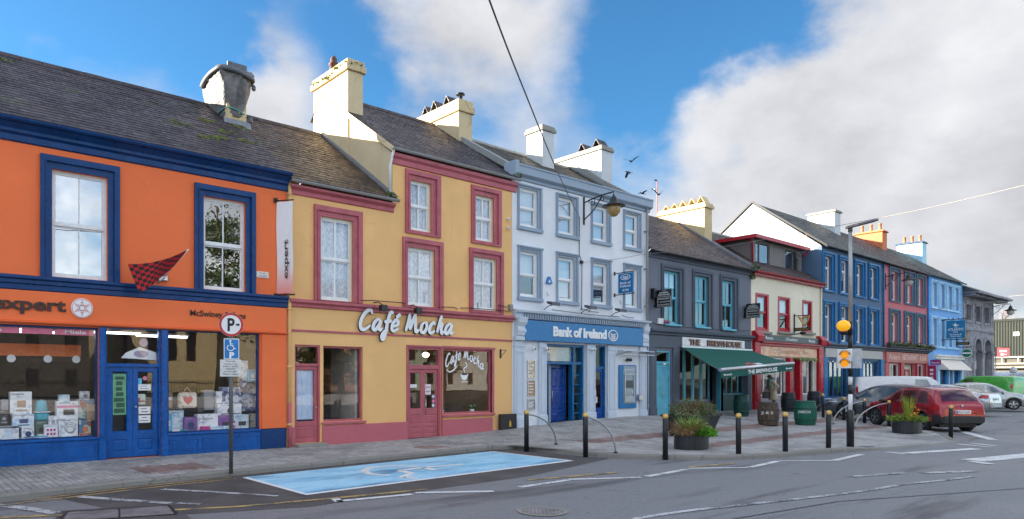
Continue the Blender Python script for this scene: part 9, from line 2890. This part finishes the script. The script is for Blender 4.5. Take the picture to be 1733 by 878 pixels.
# ------------------------------------------------------------------ the far side of the street, seen in the window panes
M_CONIF = foliage('conifer_needles', (.03,.06,.03), (.10,.13,.06)); M_OLIVE = foliage('olive_leaf', (.05,.06,.02), (.15,.15,.05))
tree('conifer_tree', 'dark conifer across the street from the orange shop', 21, -36, 16, 4.6, 5.5, M_CONIF, M_BARK, 6000, 41, .32, True)
tree('conifer_tree', 'broad dark conifer across the street beside the church', 33, -38, 12, 4.5, 2, M_CONIF, M_BARK, 3200, 42, .5, True)
tree('leafy_tree', 'olive green tree across the street from the cafe', 25, -32, 8.5, 3.6, 2.2, M_OLIVE, M_BARK, 2600, 43, .4)
tree('leafy_tree', 'olive green tree across the street from the bank', 41, -33, 7.5, 3.4, 2, M_OLIVE, M_BARK, 2600, 44, .4)
ch_ = thing('church', 'sandstone church gable with lancet windows across the street', 'church', (28,-74,0))
M_SAND = wallpaint('sandstone', (.50,.41,.26), (.2,.16,.1), .6)
def gable_house(root, x0, x1, y0, y1, ze, zr, wall, roof):
 xm = (x0+x1)/2
 mb = MB(); mb.face([(x0,y1,0),(x1,y1,0),(x1,y1,ze),(xm,y1,zr),(x0,y1,ze)]); mb.face([(x0,y0,0),(x1,y0,0),(x1,y0,ze),(xm,y0,zr),(x0,y0,ze)]); mb.face([(x0,y0,0),(x0,y1,0),(x0,y1,ze),(x0,y0,ze)]); mb.face([(x1,y0,0),(x1,y1,0),(x1,y1,ze),(x1,y0,ze)]); mb.build('wall', wall, root)
 mb = MB(); mb.face([(x0-.3,y0-.3,ze-.1),(x0-.3,y1+.3,ze-.1),(xm,y1+.3,zr+.1),(xm,y0-.3,zr+.1)]); mb.face([(x1+.3,y0-.3,ze-.1),(x1+.3,y1+.3,ze-.1),(xm,y1+.3,zr+.1),(xm,y0-.3,zr+.1)]); mb.build('roof', roof, root)
gable_house(ch_, 22, 36, -96, -72, 9, 19, M_SAND, M_SLATE_T)
mb = MB()
for x in (26.6, 29, 31.4): mb.prism([(x-.6,4),(x+.6,4),(x+.6,9.6),(x,10.8),(x-.6,9.6)], 'y', -72.05, -71.9)
apart(mb, 'lancet_window', M_BLACKP, ch_)
OPP = [(-3.8,6.8,'brown terrace house across the street from the appliance windows',(.085,.066,.052),7.6),(7,17.4,'dark grey terrace house across the street next to the church',(.075,.07,.07),7.0),(36,45,'cream terrace house across the street from the bank',(.60,.52,.38),7.5),(45.2,54,'terracotta terrace house across the street from the grey pub',(.45,.25,.16),6.8),(54.2,64,'pale green terrace house across the street from the cream pub',(.40,.48,.38),7.6),(64.2,76,'white terrace house across the street from the blue house',(.62,.62,.60),7.0),(76.2,90,'buff terrace house across the street from the pink house',(.55,.46,.32),7.4),(-16,-4,'stone terrace house across the street left of the churchyard',(.20,.17,.15),7.0),(-30,-16.2,'cream terrace house across the street far back',(.58,.52,.42),7.4)]
for i, (a, b, lab, c, h) in enumerate(OPP):
 t = thing('terrace_house', lab, 'house', (a,-66,0), 'houses across the street'); wm = wallpaint('opp_wall_%d' % i, c, (.2,.18,.15), .5)
 holes = [(a + (b-a)*(k+.5)/3 - .55, a + (b-a)*(k+.5)/3 + .55, z0, z0+1.8) for k in range(3) for z0 in (.9, 4.3)]
 mb = MB(); y1 = -62.0
 X = sorted(set([a,b]+[v for q in holes for v in q[:2]])); Zz = sorted(set([0,h]+[v for q in holes for v in q[2:]]))
 for p in range(len(X)-1):
  for q in range(len(Zz)-1):
   cx_, cz_ = (X[p]+X[p+1])/2, (Zz[q]+Zz[q+1])/2
   if any(u[0]<cx_<u[1] and u[2]<cz_<u[3] for u in holes): continue
   mb.face([(X[p],y1,Zz[q]),(X[p+1],y1,Zz[q]),(X[p+1],y1,Zz[q+1]),(X[p],y1,Zz[q+1])])
 mb.face([(a,y1,0),(a,y1-8,0),(a,y1-8,h),(a,y1-4,h+3),(a,y1,h)]); mb.face([(b,y1,0),(b,y1-8,0),(b,y1-8,h),(b,y1-4,h+3),(b,y1,h)]); mb.face([(a,y1-8,0),(b,y1-8,0),(b,y1-8,h),(a,y1-8,h)])
 mb.build('wall', wm, t)
 mb = MB(); mb.face([(a,y1+.3,h),(b,y1+.3,h),(b,y1-4,h+3.1),(a,y1-4,h+3.1)]); mb.face([(a,y1-8.3,h),(b,y1-8.3,h),(b,y1-4,h+3.1),(a,y1-4,h+3.1)]); mb.build('roof', M_SLATE_T, t)
 for q in holes: MB().box(q[0], q[1], y1-.16, y1-.1, q[2], q[3]).build('window', M_BLACKP, t)
rl = thing('churchyard_railing', 'dark iron railing round the churchyard across the street', 'railing', (14,-28,0))
mb = MB(); mb.box(2, 34, -28.3, -28, -.15, .6); apart(mb, 'plinth', M_STONE, rl)
mb = MB(); mb.box(2, 34, -28.16, -28.12, 1.5, 1.55)
k = 2.0
while k < 34: mb.box(k, k+.03, -28.155, -28.125, .6, 1.7); k += .16
o = mb.build('bars', M_BLACKIRON, rl); o['kind'] = 'stuff'
